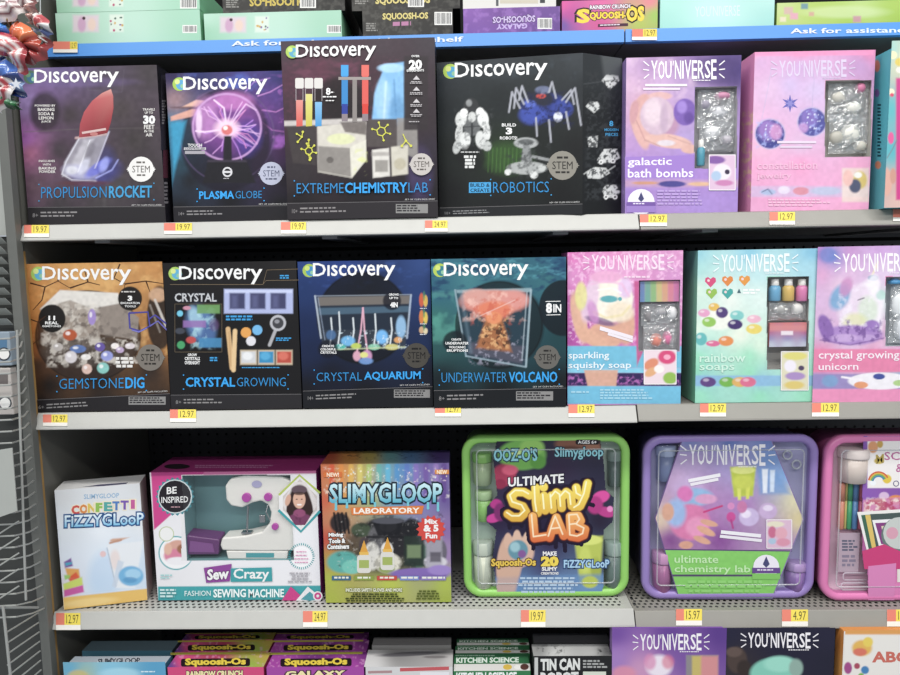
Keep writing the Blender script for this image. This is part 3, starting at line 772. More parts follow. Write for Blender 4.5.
rg = random.Random(5)
for i in range(26):
    t = rg.uniform(0, 6.283); r = rg.uniform(24, 34); pts = [(227, 129)]; 
    for q in (0.35, 0.7, 1.0): pts.append((227 + r * q * math.cos(t + rg.uniform(-.16, .16)), 129 + r * q * math.sin(t + rg.uniform(-.16, .16)) * .95))
    v.line(pts, .9, rg.choice(['#e0a3e6', '#f0c0f0', '#c78be8', '#e890c8']), .75)
v.line([(227, 129), (205, 132), (196, 131)], 1.6, '#f6d8f4', .9).line([(227, 129), (224, 108), (214, 100)], 1.4, '#f8e0f8', .9).line([(227, 129), (246, 104), (256, 110)], 1.3, '#f0c8f0', .8)
v.ring(227, 127, 34, 1.4, '#d4a4dc', .7, 33).ell(199, 122, 3, 13, '#f0d4f0', 1, .8).ell(227, 128.5, 12, 9, '#f7cfe6', 1, .9).ell(227, 130, 5.5, 5, '#d86f70', .5).ell(225.5, 128, 2.2, 2, '#fff2ec', .8)
v.quad([(224, 136), (231.5, 136), (232, 163), (223, 163)], '#2a2530').quad([(208, 160), (246, 160), (256, 183), (203, 183)], '#26242b').quad([(208, 160), (246, 160), (247, 162), (207, 162)], '#4d4356', .8)
v.ell(262, 165, 10, 18, '#33233c', 1, .6); v.grain(.08, 3); v.build()
globe_logo(f, 172.5, 77, 267, -0.8)
k = f.ink(); k.rect(184, 147.5, 206, 150, '#c9c6cc'); k.rect(185, 151, 205, 154, '#a8a4ac'); k.text('TOUCH', 188, 143.8, 202, 146.8, WHITE, .02); k.text('CONTROLLED', 185, 148, 205, 149.7, '#3a3540', .02)
k.ring(227.5, 172, 4.2, 1.6, '#d8d6da'); k.rect(224, 171, 231, 173, '#d8d6da'); k.scrib(223.5, 178, 232, 179.4, 1, '#b5b2b8'); k.build('callout_lettering')
stem(f, 271.3, 173.5, 11.6, '#b9bcd2', '#5a5f78')
kit_title(f, [('PLASMA', 199.5, 234, 1), ('GLOBE', 235.5, 262, 0)], 191.5, 199, '#22a6f2', -.8)
footer(f, 174, 292, 207, 205.5, 12.5, '14+', '#232126', '#8d8a8c')

# ---- extreme chemistry lab
c = Carton('science_kit_box', 'tallest black chemistry kit box with coloured test tubes picture', 'toy box', G1, (288, 217.5), (438, 216.5), [(283, 42.5), (434, 36)], -0.004, -0.004, 0.11, L1 + .0015, ('#2a2529', '#1a181c', '#4a4348'))
f = c.front; v = f.canvas(1.4)
v.grad([(288, 45, '#4f434b'), (330, 50, '#514049'), (380, 45, '#4f424b'), (430, 42, '#4a4149'), (290, 80, '#5b3448'), (320, 68, '#6a3a4e'), (370, 70, '#4e3340'), (425, 80, '#45363f'), (290, 110, '#4c3440'), (340, 100, '#2b2226'), (425, 120, '#3d3138'), (430, 150, '#39303f'), (300, 170, '#3b3439'), (420, 190, '#241f25'), (300, 205, '#211d22'), (360, 195, '#241f24'), (435, 210, '#211d22')])
v.noise(16, '#8a4a66', .45, .5, .75, 8, .5, (284, 60, 360, 90)).noise(3, '#6e3a50', .3, .5, .7, 2, 1, (284, 55, 400, 125))
v.ell(338, 108, 30, 30, '#231c1f', .3, .8).ell(420, 175, 12, 26, '#6b5a9a', 1, .35)
v.ell(393, 100, 22, 32, '#6fa0c6', .5, .0)
# foam pouring from a beaker
v.quad([(377, 70), (382, 65), (404, 62), (404, 121), (365, 121), (371, 104), (375, 90)], '#7db4e0', 1, 2).ell(391, 68, 13, 4.5, '#a4cdec', .6).ell(383, 100, 8, 20, '#9cc6e6', .8, .8).ell(397, 110, 8, 14, '#5e94c2', .9, .8).line([(386, 82), (384, 118)], 2, '#c6e0f2', .7, 2).line([(394, 80), (396, 115)], 1.6, '#4d82b2', .7, 2)
# holder blocks
v.quad([(286, 123), (316, 123), (316, 165), (293, 163)], '#4a4243').quad([(284, 121), (366, 118), (366, 124), (284, 126)], '#c9c2be', .9).quad([(317, 126), (366, 122), (366, 160), (352, 178), (318, 172)], '#cfc9be', .95).quad([(318, 146), (350, 148), (351, 177), (318, 171)], '#8b8580').quad([(350, 147), (366, 140), (366, 160), (352, 177)], '#d9d5c6').ell(341, 139, 14, 5.5, '#d4d6a8', .3).ell(330, 160, 3.4, 3.2, '#6d6763', .4)
v.quad([(340, 122), (366, 121), (366, 135), (345, 132)], '#6a605e', .9).quad([(367, 119), (397, 119), (397, 147), (367, 147)], '#5a5150').quad([(397, 118), (417, 118), (418, 160), (397, 150)], '#8f8a86', .9)
v.quad([(372, 150), (389, 148), (390, 176), (373, 178)], '#d7d2cb').quad([(391, 147), (408, 145), (408, 174), (392, 176)], '#c8c2b4').quad([(371, 152), (390, 152), (390, 156), (371, 156)], '#8a8380', .6).rect(375, 160, 388, 172, '#6b6560', .7).ell(400, 164, 6, 6, '#b8b09a', .5)
v.noise(5, '#d8dc90', .8, .55, .7, 3, 1, (353, 148, 368, 176))
v.rect(404, 56, 428, 130, '#3c3438', .9, 2); v.grain(.07, 3); v.build()
k = f.ink()
for x0, y0, x1, c1, c2 in ((296, 90, 303, '#d9584e', '#e08f86'), (305.5, 84, 312.5, '#c8be3e', '#dad27a'), (315, 92, 322, '#3e96d2', '#7fb8e0')):
    k.add([(x0, 100 + (y0 - 90)), (x0 + .4, 126.5), (x1 - .4, 126), (x1, 100 + (y0 - 90))], [(0, 1, 2, 3)], [c2, c1, c1, c2]); k.rrect(x0 - .8, 78, x1 + .8, 88.5, 1.5, '#d9d4d0'); k.line([(x0, 88.5), (x0, 101)], .5, '#b9b0b4'); k.line([(x1, 88.5), (x1, 101)], .5, '#b9b0b4')
for x0, x1, ca, cb, cc in ((341, 348.5, '#3aa0e0', '#2f86c8', '#2c3f9a'), (361.5, 369, '#e06a60', '#dd5a52', '#d83c30')):
    k.rect(x0, 65, x1, 76, ca); k.rect(x0 + .6, 76, x1 - .6, 106, cb); k.rect(x0 + .8, 104, x1 - .8, 114, cc); k.rect(x0 + .8, 114, x1 - .8, 121, '#8d7f86')
k.rect(352.5, 79, 357, 122, '#8b8380'); k.rect(338.5, 77, 371, 80, '#9c9390'); k.build('picture_test_tubes')
k = f.ink(); Yc = '#d2d13c'
for cx, cy, r in ((381.3, 131.5, 4.6), (309, 151, 3.8)):
    for i in range(6):
        t, t2 = math.radians(60 * i + 15), math.radians(60 * i + 75); k.line([(cx + r * math.cos(t), cy + r * math.sin(t)), (cx + r * math.cos(t2), cy + r * math.sin(t2))], 1.1, Yc)
    for i in (0, 1, 3, 4, 5):
        t = math.radians(60 * i + 15); k.line([(cx + r * math.cos(t), cy + r * math.sin(t)), (cx + 1.8 * r * math.cos(t), cy + 1.8 * r * math.sin(t))], .9, Yc); k.disc(cx + 2 * r * math.cos(t), cy + 2 * r * math.sin(t), 1.2, Yc, n=8)
for a, b in (((297, 134), (302, 137)), ((302, 137), (303, 132)), ((302, 137), (298, 142)), ((309, 146), (309, 140)), ((309, 155), (310, 160))): k.line([a, b], .9, Yc); k.disc(*b, 1.3, Yc, n=8); k.disc(*a, 1.1, Yc, n=8)
for a, b in (((403, 134), (406, 141)), ((406, 141), (402, 146)), ((406, 141), (411, 146))): k.line([a, b], 1, Yc); k.disc(*b, 1.4, Yc, n=8)
k.build('picture_molecules')
globe_logo(f, 286, 45.5, 376, -2.0, ('#a8c850', '#5aa8c4', '#c8dc7a'))
k = f.ink(); k.text('OVER', 411.5, 55.5, 419.5, 57.5, WHITE, .02); k.text('20', 409.5, 61, 421.5, 69.5, WHITE, .05, -.5); k.text('EXPERIMENTS', 407, 70, 424, 72.2, WHITE, .02, -.5)
for y in (80, 91, 103, 113): k.poly([(413, y), (416.5, y - 4), (420, y)], '#c9c4c6'); k.scrib(409.5, y + 1.5, 423, y + 4.5, 2, '#b8b3b5', align='c')
k.scrib(409, 121.5, 424, 123, 1, '#b8b3b5'); k.text('8', 326.5, 88.5, 330.5, 95, WHITE, .03); k.scrib(331, 92, 335, 94, 1, WHITE); k.scrib(323, 96.5, 338.5, 98.5, 1, WHITE); k.scrib(326, 100.5, 336, 102, 1, WHITE); k.build('callout_lettering')
stem(f, 421.5, 164.5, 11, '#c4bdb8', '#5f5854')
kit_title(f, [('EXTREME', 297, 344, 0), ('CHEMISTRY', 345.5, 407, 1), ('LAB', 408.5, 428, 0)], 183.5, 193.5, '#22a6f2', -1)
footer(f, 287.5, 438, 203.5, 201, 14.5, '10+', '#2c282c', '#8d8889', True, (396, 428))

# ---- robotics (wide kit with a bevelled display corner)
c = Carton('science_kit_box', 'dark robot building kit box with spider robot picture and folded corner', 'toy box', G1, (439.5, 217), (582.5, 216), [(438, 61), (583.5, 54.5)], 0.035, -0.006, 0.068, L1 + .0015, ('#1f2226', '#24262a', '#3a3d42'), chamfer=(0.36, 0.055))
f = c.front; v = f.canvas(1.3)
v.grad([(440, 64, '#3f454a'), (500, 62, '#3a4046'), (580, 58, '#3d4349'), (442, 80, '#2a3138'), (578, 90, '#2c3136'), (445, 110, '#20272b'), (500, 100, '#23292c'), (540, 140, '#1f2422'), (500, 150, '#2a3a24'), (460, 150, '#1d2220'), (575, 150, '#1c1d1f'), (450, 195, '#17181a'), (560, 195, '#17181a'), (500, 210, '#1e1f22')])
v.noise(9, '#4a5660', .35, .5, .75, 3, 1, (438, 56, 584, 80))
v.ell(508, 158, 24, 16, '#3f6a2c', .9, .55)
for i in range(9): v.line([(489 + i * 4, 148), (488 + i * 4, 172)], .8, '#5a8f3a', .45)
# robot figure
v.ell(471, 106, 7.5, 8, '#3c3e40', .2).ell(469, 103, 3, 3.5, '#8d8f90', .7).ell(472, 124, 9, 12, '#6d6f70', .25)
for x, y, rx, ry, cc, ro in ((461, 119, 5.5, 8, '#dfe0de', 10), (483, 119, 5.5, 9, '#e2e3e1', -10), (459, 133, 3.6, 9, '#cfd0ce', 8), (487, 131, 3.4, 9, '#d8d9d7', -6), (465, 141, 5.5, 9, '#e0e1df', 6), (481, 140, 5.5, 9, '#d3d4d2', -6), (457, 147, 4, 7, '#c4c6c4', 12), (487, 146, 4.5, 5, '#bcbebc', 0), (464, 113, 4, 4.5, '#f0f0ee', 0), (480, 112, 4, 4.5, '#ececea', 0), (472, 117, 4, 5, '#c9cac8', 0)): v.ell(x, y, rx, ry, cc, .3, 1, ro)
v.noise(2.6, '#54575a', .55, .55, .7, 7, 1, (453, 108, 494, 154)).line([(472, 124), (472, 146)], 2, '#2c2e30', .8).line([(464, 127), (480, 126)], 1.2, '#3c3e40', .8)
# spider robot
v.ell(545, 107, 24, 14, '#31408f', .4).ell(540, 99, 14, 8, '#2c2f44', .5).ell(533, 115, 14, 10, '#4357b8', .6, .9).ell(562, 109, 11, 9, '#3c4da6', .5).ell(541, 96, 5, 2.5, '#c0443c', .4).ell(558, 117, 4.5, 5, '#d9dcea', .35).ell(543, 90, 8, 4, '#6a7290', .5).ell(530, 104, 6, 4, '#5a6fd0', .6, .8)
v.noise(3, '#1c2350', .7, .5, .68, 5, 1, (520, 90, 575, 128))
for pts in ([(520, 108), (512, 92), (509, 112)], [(524, 104), (516, 88), (514, 108)], [(528, 102), (522, 86), (519, 100)], [(566, 102), (575, 88), (581, 125)], [(562, 100), (571, 90), (574, 104)], [(556, 98), (552, 82), (549, 92)], [(536, 118), (537, 136)], [(549, 120), (551, 142)], [(566, 112), (569, 129)]): v.line(pts, 1.8, '#a9aab4', .95)
# wheeled robot
v.ell(526, 143, 12, 5.5, '#a9abab', .3).ell(526, 142, 8, 3, '#6e7172', .5).quad([(523, 146), (530, 146), (532, 162), (521, 162)], '#8a8c8d').ell(527, 168, 20, 6.5, '#a8aaa9', .3).ell(508, 172, 3.4, 3.2, '#d6d7d5', .3).ell(534, 175, 4, 3.6, '#d9dad8', .3).ell(542, 168, 4, 3.4, '#c0c2c0', .4).line([(530, 156), (549, 160)], 3, '#8f9192').noise(3, '#3b3e40', .6, .5, .68, 9, 1, (505, 140, 552, 180))
v.ell(471, 158, 14, 13, '#1c1d1f', .4, .7); v.grain(.08, 3); v.build()
globe_logo(f, 443, 63.5, 547, -3.6, ('#b0cc4a', '#4fa8d0', '#d8e07a'))
k = f.ink(); k.scrib(460, 151.5, 480, 153.5, 1, '#c9c9c8', align='c'); k.scrib(463, 155.5, 477, 169, 4, '#e2e2e0', align='c', th=.75); k.text('BUILD', 502, 123.5, 516, 126.5, WHITE, .02); k.text('3', 506.5, 128, 511.5, 134, WHITE, .05); k.text('ROBOTS!', 500, 136.5, 517, 139.5, WHITE, .02); k.build('callout_lettering')
stem(f, 562.5, 165.5, 14.5, '#8f8a80', '#2c2a27')
k = f.ink(); k.rect(469, 182.5, 491, 193, '#3ba4e0', -.3); k.text('BUILD &', 470.5, 183.5, 489.5, 187, '#10222e', .02); k.text('CREATE', 470.5, 188.6, 489.5, 192, '#10222e', .02); k.build('title_block')
kit_title(f, [('ROBOTICS', 493, 549, 0)], 182, 193, '#3ba4e0', -.6)
footer(f, 440, 582.5, 208, 204, 9.5, '10+', '#222326', '#8a8a8c')
f = c.right; v = f.canvas(1.3); v.grad([(585, 58, '#34383c'), (620, 60, '#3f4447'), (590, 120, '#25282a'), (618, 140, '#232628'), (600, 200, '#1f2123')])
for q in ([(602, 80), (607, 74), (618, 76), (621, 86), (616, 97), (610, 90), (604, 96), (601, 88)], [(586, 106), (590, 101), (598, 102), (601, 110), (599, 117), (594, 113), (589, 117), (586, 112)], [(587, 137), (598, 136), (597, 147), (589, 147)], [(597, 160), (604, 149), (617, 149), (620, 158), (610, 163), (598, 163)], [(586, 172), (594, 167), (606, 168), (610, 173), (600, 179), (588, 178)], [(602, 190), (606, 185), (616, 185), (620, 192), (615, 198), (605, 197)]): v.quad(q, '#d4d5d3', 1, 1)
v.noise(2.4, '#3c3f42', .9, .48, .62, 4, 1, (584, 70, 624, 202))
for x, y in ((601, 162), (613, 161), (606, 197), (615, 197)): v.ell(x, y, 2.4, 2.4, '#e6e6e4', .3).ell(x, y, 1, 1, '#3a3c3e', .4)
v.line([(584, 174), (590, 170)], 1, '#b9bbb9').line([(606, 172), (615, 166)], 1, '#b9bbb9')
v.quad([(601, 55), (622, 56), (621, 78), (604, 76)], '#6d7173', .5, 4).line([(584, 84), (621, 79)], .8, '#565a5d', .8); v.build('side_artwork')
k = f.ink(); k.text('8', 609.5, 121, 613, 126, '#3fa6de', .03); k.text('MODERN', 604.5, 128.5, 618.5, 131, '#3fa6de', .01); k.text('PIECES', 605.5, 133, 618, 136, '#3fa6de', .01); k.build('side_lettering')
# ------------------------------------------------------------------ pastel craft boxes with windows
G2 = 'pastel craft boxes with clear windows'
def hand_logo(f, x0, y0, x1, y1, dy=0.0, col='#f7f2f6', rays=True, sub=True):
    """tall narrow hand-drawn capitals between small ray dashes"""
    k = f.ink(); W = x1 - x0; word = "YOU'NIVERSE"; n = len(word); rg = random.Random(11)
    ws = [1, 1, 1, .35, 1, .4, 1, .85, 1, .9, .85]; tot = sum(ws); x = x0; g = W / tot
    for ch, w in zip(word, ws):
        j = rg.uniform(-.04, .04) * (y1 - y0); a = dy * (x - x0) / W
        if ch == "'": k.line([(x + g * .18, y0 + a), (x + g * .1, y0 + (y1 - y0) * .26 + a)], W * .013, col)
        elif ch == 'I': k.line([(x + g * .16, y0 + a + j), (x + g * .16, y1 + a)], W * .024, col)
        else: k.text(ch, x + g * .04, y0 + a + j, x + g * w - g * .10, y1 + a - j, col, 0.012)
        x += g * w
    k.build('brand_lettering')
    if rays:
        k = f.ink(); h = y1 - y0; s_ = W * .09
        for sx, xb in ((-1, x0 - W * .03), (1, x1 + W * .03)):
            a = 0 if sx < 0 else dy
            for ya, yb, l in ((.28, .02, .95), (.52, .48, 1.0), (.74, .98, .9)): k.line([(xb, y0 + h * ya + a), (xb + sx * s_ * l, y0 + h * yb + a)], W * .016, col)
        k.build('ray_marks')
    if sub: k = f.ink(); k.scrib(x1 - W * .36, y1 + 1.6 + dy, x1 - W * .02, y1 + 3.0 + dy, 1, col); k.build('small_print')
def low_title(f, lines, col='#f4f0f4', dy=0.0):
    k = f.ink()
    for t, x0, y0, x1, y1 in lines: k.text(t, x0, y0, x1, y1, col, 0.014, dy)
    k.build('title_lettering')
def inset(f, x0, y0, x1, y1, bg, blobs, rim='#f4eef0', frame=None):
    v = f.canvas(1.0, (x0, y0, x1, y1)); v.fill(bg)
    for b in blobs: v.ell(*b)
    o = v.build('inset_picture')
    k = f.ink(); k.frame(x0, y0, x1, y1, .8, rim); k.build('inset_border', parent=o)
def bag(c, x0, y0, x1, y1, depth, label, inside=(), seed=0, name='clear_parts_bag', cat='bag', bulge=0.009):
    """a crumpled clear bag seen through a box window; inside = (px, py, rx, ry, colour) pieces in it"""
    A = c.world(x0, y1, depth); B = c.world(x1, y1, depth); T = c.world(x0, y0, depth); w = (B - A).length; h = (T - A).length
    r = empty(name, A, c.yaw, label, cat, 'bags behind the box windows'); rg = random.Random(seed)
    nx, ny = 12, 16; V, Fs = [], []
    for side in (-1, 1):
        o = len(V)
        for j in range(ny + 1):
            for i in range(nx + 1):
                u, t = i / nx, j / ny; e = math.sqrt(max(0, math.sin(math.pi * u) * math.sin(math.pi * t)))
                V.append((u * w + rg.uniform(-.3, .3) * w / nx * (e > .1), side * (bulge * e * rg.uniform(.55, 1.15)), t * h + rg.uniform(-.3, .3) * h / ny * (e > .1)))
        for j in range(ny):
            for i in range(nx): q = o + j * (nx + 1) + i; Fs.append((q, q + 1, q + nx + 2, q + nx + 1))
    m = MB(); m.add(V, Fs); m.build('film', M['bag'], r)
    for px, py, rx, ry, col in inside:
        p = c.world(px, py, depth) - A; p.rotate(Matrix.Rotation(-c.yaw, 3, 'Z'))
        a, b = rx * .002, ry * .002
        mm = MB().lathe([(.02, -1), (.55, -.86), (.88, -.5), (1, 0), (.88, .5), (.55, .86), (.02, 1)], (0, 0, 0), 14)
        mm.v = [(p.x + x * a, p.y + y * min(a, .009), p.z + z * b) for x, y, z in mm.v]
        mm.build('piece', mat('craft_piece', col, 0.4), r, True)
    return r
def jar(c, x0, y0, x1, y1, depth, col, label, cap='#e7e4e0', name='small_bottle', capfrac=.3):
    A = c.world((x0 + x1) / 2, y1, depth); R = (c.world(x1, y1, depth) - c.world(x0, y1, depth)).length / 2; H = c.world(x0, y0, depth).z - A.z
    r = empty(name, A, 0, label, 'bottle', 'bottles behind the box windows'); hb = H * (1 - capfrac)
    MB().lathe([(R * .9, 0), (R, .002), (R, hb * .86), (R * .72, hb)], n=18).build('bottle', mat('bottle_colour', col, .25), r, True)
    MB().lathe([(R * .66, hb), (R * .7, hb + .001), (R * .66, H - .001), (R * .5, H)], n=18).build('cap', mat('bottle_cap', cap, .4), r, True)
    return r
def pack(c, x0, y0, x1, y1, depth, cols, label, name='printed_packet', cat='packet', th=.008, draw=None):
    A = c.world(x0, y1, depth); B = c.world(x1, y1, depth); T = c.world(x0, y0, depth); w = (B - A).length; h = T.z - A.z
    r = empty(name, A, c.yaw, label, cat)
    MB().box(0, w, 0, th, 0, h).build('sleeve', mat('packet_card', cols[0], .4), r, bevel=.001)
    f = Face(r, (0, -.0001, 0), (1, 0, 0), (0, 0, 1), (0, -1, 0), w, h); v = f.canvas(1.0); n = len(cols)
    v.grad([(x0 + (x1 - x0) * t, y, cc) for i, cc in enumerate(cols) for t in (0, .5, 1) for y in ([y0 + (y1 - y0) * (i + .5) / n])], 4)
    if draw: draw(v)
    v.build('packet_print'); return r

# ---- bath bombs
WN = ((695, 87), (736.5, 168))
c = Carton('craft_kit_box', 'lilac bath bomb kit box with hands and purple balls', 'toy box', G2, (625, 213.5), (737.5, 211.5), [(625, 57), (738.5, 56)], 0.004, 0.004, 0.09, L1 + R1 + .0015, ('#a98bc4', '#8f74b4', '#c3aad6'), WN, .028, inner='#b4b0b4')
f = c.front; v = f.canvas(1.2)
v.grad([(627, 60, '#c9a6cc'), (650, 65, '#a884b4'), (690, 62, '#8a6aa4'), (725, 62, '#5f4a8a'), (737, 70, '#524084'), (627, 85, '#d3aecb'), (640, 100, '#cfa3bb'), (628, 120, '#c79bc0'), (628, 145, '#b890c6'), (660, 85, '#c9a8cf'), (690, 90, '#b89ac8'), (690, 140, '#b09acc'), (628, 160, '#a983cc'), (690, 160, '#a480cc'), (700, 175, '#a883cc'), (735, 195, '#a585cc'), (630, 195, '#9c7cc6'), (700, 208, '#a98ad2'), (640, 182, '#a583c8')])
v.noise(10, '#e6c8dc', .4, .5, .75, 3, 1, (625, 57, 700, 100))
v.ell(655, 122, 24, 22, '#b98aa4', .3, .8).ell(640, 126, 8, 24, '#d8a8a2', .3, 1, -15).ell(668, 141, 24, 7, '#dcb0a6', .3, 1, 8).ell(690, 149, 9, 4.5, '#d8aaa0', .4).ell(643, 103, 7, 10, '#d4a29e', .4, 1, 30).ell(634, 112, 4, 12, '#c8949a', .5, 1, 10).ell(660, 96, 12, 4, '#d8acac', .5).line([(636, 120), (645, 140), (660, 146)], 1, '#b07c80', .7).line([(668, 136), (690, 144)], .9, '#b88a88', .7)
v.ell(657, 116, 17, 19, '#cdb2c4', .2).ell(653, 112, 9, 13, '#e2cdd6', .8, .8).ell(664, 118, 4, 15, '#b59ab4', .8, .6).ell(685, 112, 11.5, 13.5, '#7f5fb4', .2).ell(682, 107, 5, 6, '#a487d4', .8, .8).ell(689, 118, 5, 6, '#64469a', .8, .7).ell(666, 143, 9, 3, '#d6dcec', .6, .6)
v.rect(624, 180, 739, 187, '#c99fb0', .6, 3).ell(672, 184, 14, 3.2, '#56509c', .5).ell(645, 183, 13, 1.6, '#c99078', .6).ell(700, 184, 12, 2, '#dcb090', .6)
v.quad([(696, 57), (739, 56), (739, 86), (694, 86)], '#56437f', .6, 8)
v.grain(.06, 3); v.build(mask=c.outside_window(WN))
k = f.ink(); k.poly([(625, 157), (625, 178), (694.5, 177.5), (694.5, 155)], '#a47fd0'); k.build('title_panel')
low_title(f, [('galactic', 628, 158, 671.5, 167.5), ('bath bombs', 628, 169, 693, 177.5)], '#f4eefa', -.5)
hand_logo(f, 651, 61, 717, 79, -.6)
k = f.ink(); k.rect(645, 84, 687, 86.4, '#efe2ee'); k.rect(643, 88, 680, 90, '#eadcea'); k.build('caption_strip')
k = f.ink(); k.disc(641, 202, 13.5, '#efe9f4', ry=13); k.rect(626.5, 202, 655.5, 206, '#7a5aa8'); k.poly([(641, 192), (644, 199), (641, 202), (638, 199)], '#4a4a78'); k.scrib(633, 203, 649, 205, 1, '#e8e0f0'); k.rect(626.5, 206, 655.5, 212.5, '#9f80ca'); k.build('maker_badge')
k = f.ink(); k.scrib(657, 190, 705, 206, 5, '#bfa2de'); k.build('small_print')
inset(f, 709, 155, 735, 190, '#d9b9d2', [(715, 160, 10, 4, '#8a5fa8', .5), (722, 172, 9, 8, '#e6dce6', .4), (716, 176, 5, 5, '#a9c0dc', .5), (727, 172, 2.5, 2.5, '#4a3a58', .4), (724, 183, 9, 3, '#c87fb0', .6)])
bag(c, 697, 90, 736, 128, .013, 'crumpled clear bag in the upper window of the lilac box', ((722, 96, 8, 4, '#c98aa8'), (705, 105, 5, 5, '#9a94a4'), (718, 112, 9, 6, '#d9d8dc')), 3)
bag(c, 699, 122, 735, 152, .013, 'crumpled clear bag in the lower window of the lilac box', ((712, 133, 8, 7, '#e3e2e4'), (726, 140, 6, 5, '#bab4bc')), 4)
jar(c, 696.5, 140, 704.5, 166, .012, '#4f97ac', 'small teal bottle in the window of the lilac box')
c.pane()

# ---- jewelry
WN = ((825.5, 80.5), (870.5, 156.5))
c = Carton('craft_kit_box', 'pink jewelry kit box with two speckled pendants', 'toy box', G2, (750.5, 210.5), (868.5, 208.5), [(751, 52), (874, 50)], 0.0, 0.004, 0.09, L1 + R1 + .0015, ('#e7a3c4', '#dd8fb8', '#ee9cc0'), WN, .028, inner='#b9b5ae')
f = c.front; v = f.canvas(1.2)
v.grad([(752, 54, '#e79ac0'), (800, 53, '#e293bd'), (870, 52, '#d884b0'), (760, 62, '#cda6cf'), (800, 66, '#c6a5d2'), (860, 66, '#bd94c4'), (770, 90, '#d9b6d6'), (790, 85, '#c9b4dc'), (815, 90, '#cdb9dd'), (755, 120, '#e0b0d2'), (760, 150, '#e6b2cf'), (800, 145, '#d6b4d4'), (822, 120, '#d3b5d8'), (753, 165, '#ea9fc6'), (800, 165, '#eb9cc6'), (865, 170, '#e9a0c4'), (760, 192, '#e09ac2'), (800, 205, '#eea3cc'), (860, 205, '#eca2c8')])
v.quad([(752, 52), (874, 50), (873, 55), (752, 56)], '#ea8fbb', .9)
v.line([(762, 118), (768, 88), (772, 66)], .5, '#c0b0d0').line([(812, 108), (814, 80), (812, 64)], .5, '#b8a8cc')
for cx, cy, r, a, b in ((770, 134, 15, '#4d4f9c', '#b98ad0'), (812, 122, 14.5, '#5a5aa6', '#9a7cc8')):
    v.ell(cx, cy, r, r, a, .15).ell(cx - 3, cy - 4, r * .6, r * .7, b, .9, .55).noise(3, '#a9b4ec', .6, .55, .7, int(cx), 1, (cx - r, cy - r, cx + r, cy + r)).specks((cx - r * .6, cy - r * .6, cx + r * .6, cy + r * .6), 12, '#d9dcf4', .7).ring(cx, cy, r, .9, '#c8b8d8', .8)
v.ell(776, 132, 6, 8, '#dd9ccc', .7, .7).ell(803, 128, 5, 5, '#d8a0d4', .8, .6)
v.rect(751, 186, 870, 197, '#cbb3d6', .8, 2).ell(768, 192, 8, 3, '#a8b6d8', .6).ell(801, 191, 8, 4, '#d58a9c', .4).ell(784, 190, 6, 4, '#dfd2e6', .6).ell(826, 191, 16, 4, '#b9bcd8', .6).line([(762, 192), (768, 189), (772, 194)], 1, '#4d4a78', .8)
v.rect(842, 168, 869, 202, '#e6d3c6', .8, 2).ell(860, 180, 7, 9, '#d4bb6a', .5).ell(855, 186, 6, 7, '#5a5f7a', .5).ell(848, 178, 5, 8, '#e8b8b0', .5).ell(858, 175, 4, 3, '#e9e6e0', .5)
v.grain(.05, 3); v.build(mask=c.outside_window(WN))
k = f.ink(); k.star(790, 103.5, 9, 3.2, 6, '#6a68b8', rot=30); k.star(790, 103.5, 6, 2, 6, '#8d86cc'); k.build('picture_star_charm')
hand_logo(f, 779, 61, 847, 77, -.8, '#dccbe6')
low_title(f, [('constellation', 757, 161.5, 817, 169.5), ('jewelry', 757, 173, 791, 180.5)], '#efb9d6', -.5)
k = f.ink(); k.rect(777, 141, 816, 143.4, '#e6d4e6'); k.rect(780, 146, 812, 148, '#e0cde2'); k.build('caption_strip')
k = f.ink(); k.scrib(768, 199, 830, 207, 3, '#f2bcd8'); k.build('small_print')
v = c.left.canvas(1.0); v.fill('#e58fba').noise(4, '#e9c49a', .8, .5, .7, 5, 1, (740, 110, 760, 200)); v.build('side_artwork')
bag(c, 827, 83, 869, 122, .013, 'crumpled clear bag in the upper window of the pink jewelry box', ((860, 88, 5, 5, '#d77fa4'), (838, 98, 7, 6, '#c8c4ba'), (852, 108, 9, 6, '#e6e4dc')), 13)
bag(c, 828, 115, 869, 154, .013, 'crumpled clear bag in the lower window of the pink jewelry box', ((850, 134, 10, 9, '#e9e6dc'), (836, 138, 7, 7, '#b9b5aa'), (860, 146, 6, 5, '#cfcabe')), 14)
c.pane()

# ---- teal box at the right edge
c = Carton('craft_kit_box', 'teal flower kit box cut off by the right edge', 'toy box', G2, (888, 207.5), (1005, 205), [(888, 46.5)], -0.03, -0.03, 0.16, L1 + R1 + .0015, ('#8fcfd0', '#4fb2c0', '#5fc0c8'))
f = c.front; v = f.canvas(1.2, (888, 40, 960, 207)); v.grad([(890, 50, '#9ccac4'), (905, 60, '#d8cfa4'), (890, 110, '#58b4bc'), (892, 150, '#4fb0bc'), (890, 190, '#c9a6a0'), (930, 100, '#c8468a'), (900, 200, '#d8b3a8')])
for x, y, r, cc in ((893, 55, 4, '#e9e3b4'), (899, 62, 4, '#d9c25a'), (891, 92, 3.5, '#efe6c4'), (899, 70, 3, '#e6e0d4'), (892, 95, 2, '#d84a6a')): v.ell(x, y, r, r, cc, .4)
v.rect(896, 78, 960, 200, '#cf3f88', 1, 2).ell(891, 138, 3, 6, '#e05a98', .4).ell(886, 182, 6, 14, '#d9a596', .4).ell(893, 176, 3, 8, '#c99484', .4).line([(887, 158), (892, 150), (897, 140)], .9, '#7a7f86'); v.build()
f = c.left; v = f.canvas(1.2); v.grad([(876, 60, '#46a9b8'), (886, 60, '#5cbcc6'), (878, 130, '#4fb2c2'), (880, 200, '#5aa9b4')]); v.ell(877, 66, 3, 6, '#d98a70', .4).ell(877, 93, 2.5, 4, '#8a6ab0', .4).ell(878, 165, 3, 4, '#d98a6a', .4); v.build('side_artwork')
k = f.ink(); k.scrib(877.5, 104, 881.5, 158, 16, '#1f4d58'); k.build('side_lettering')

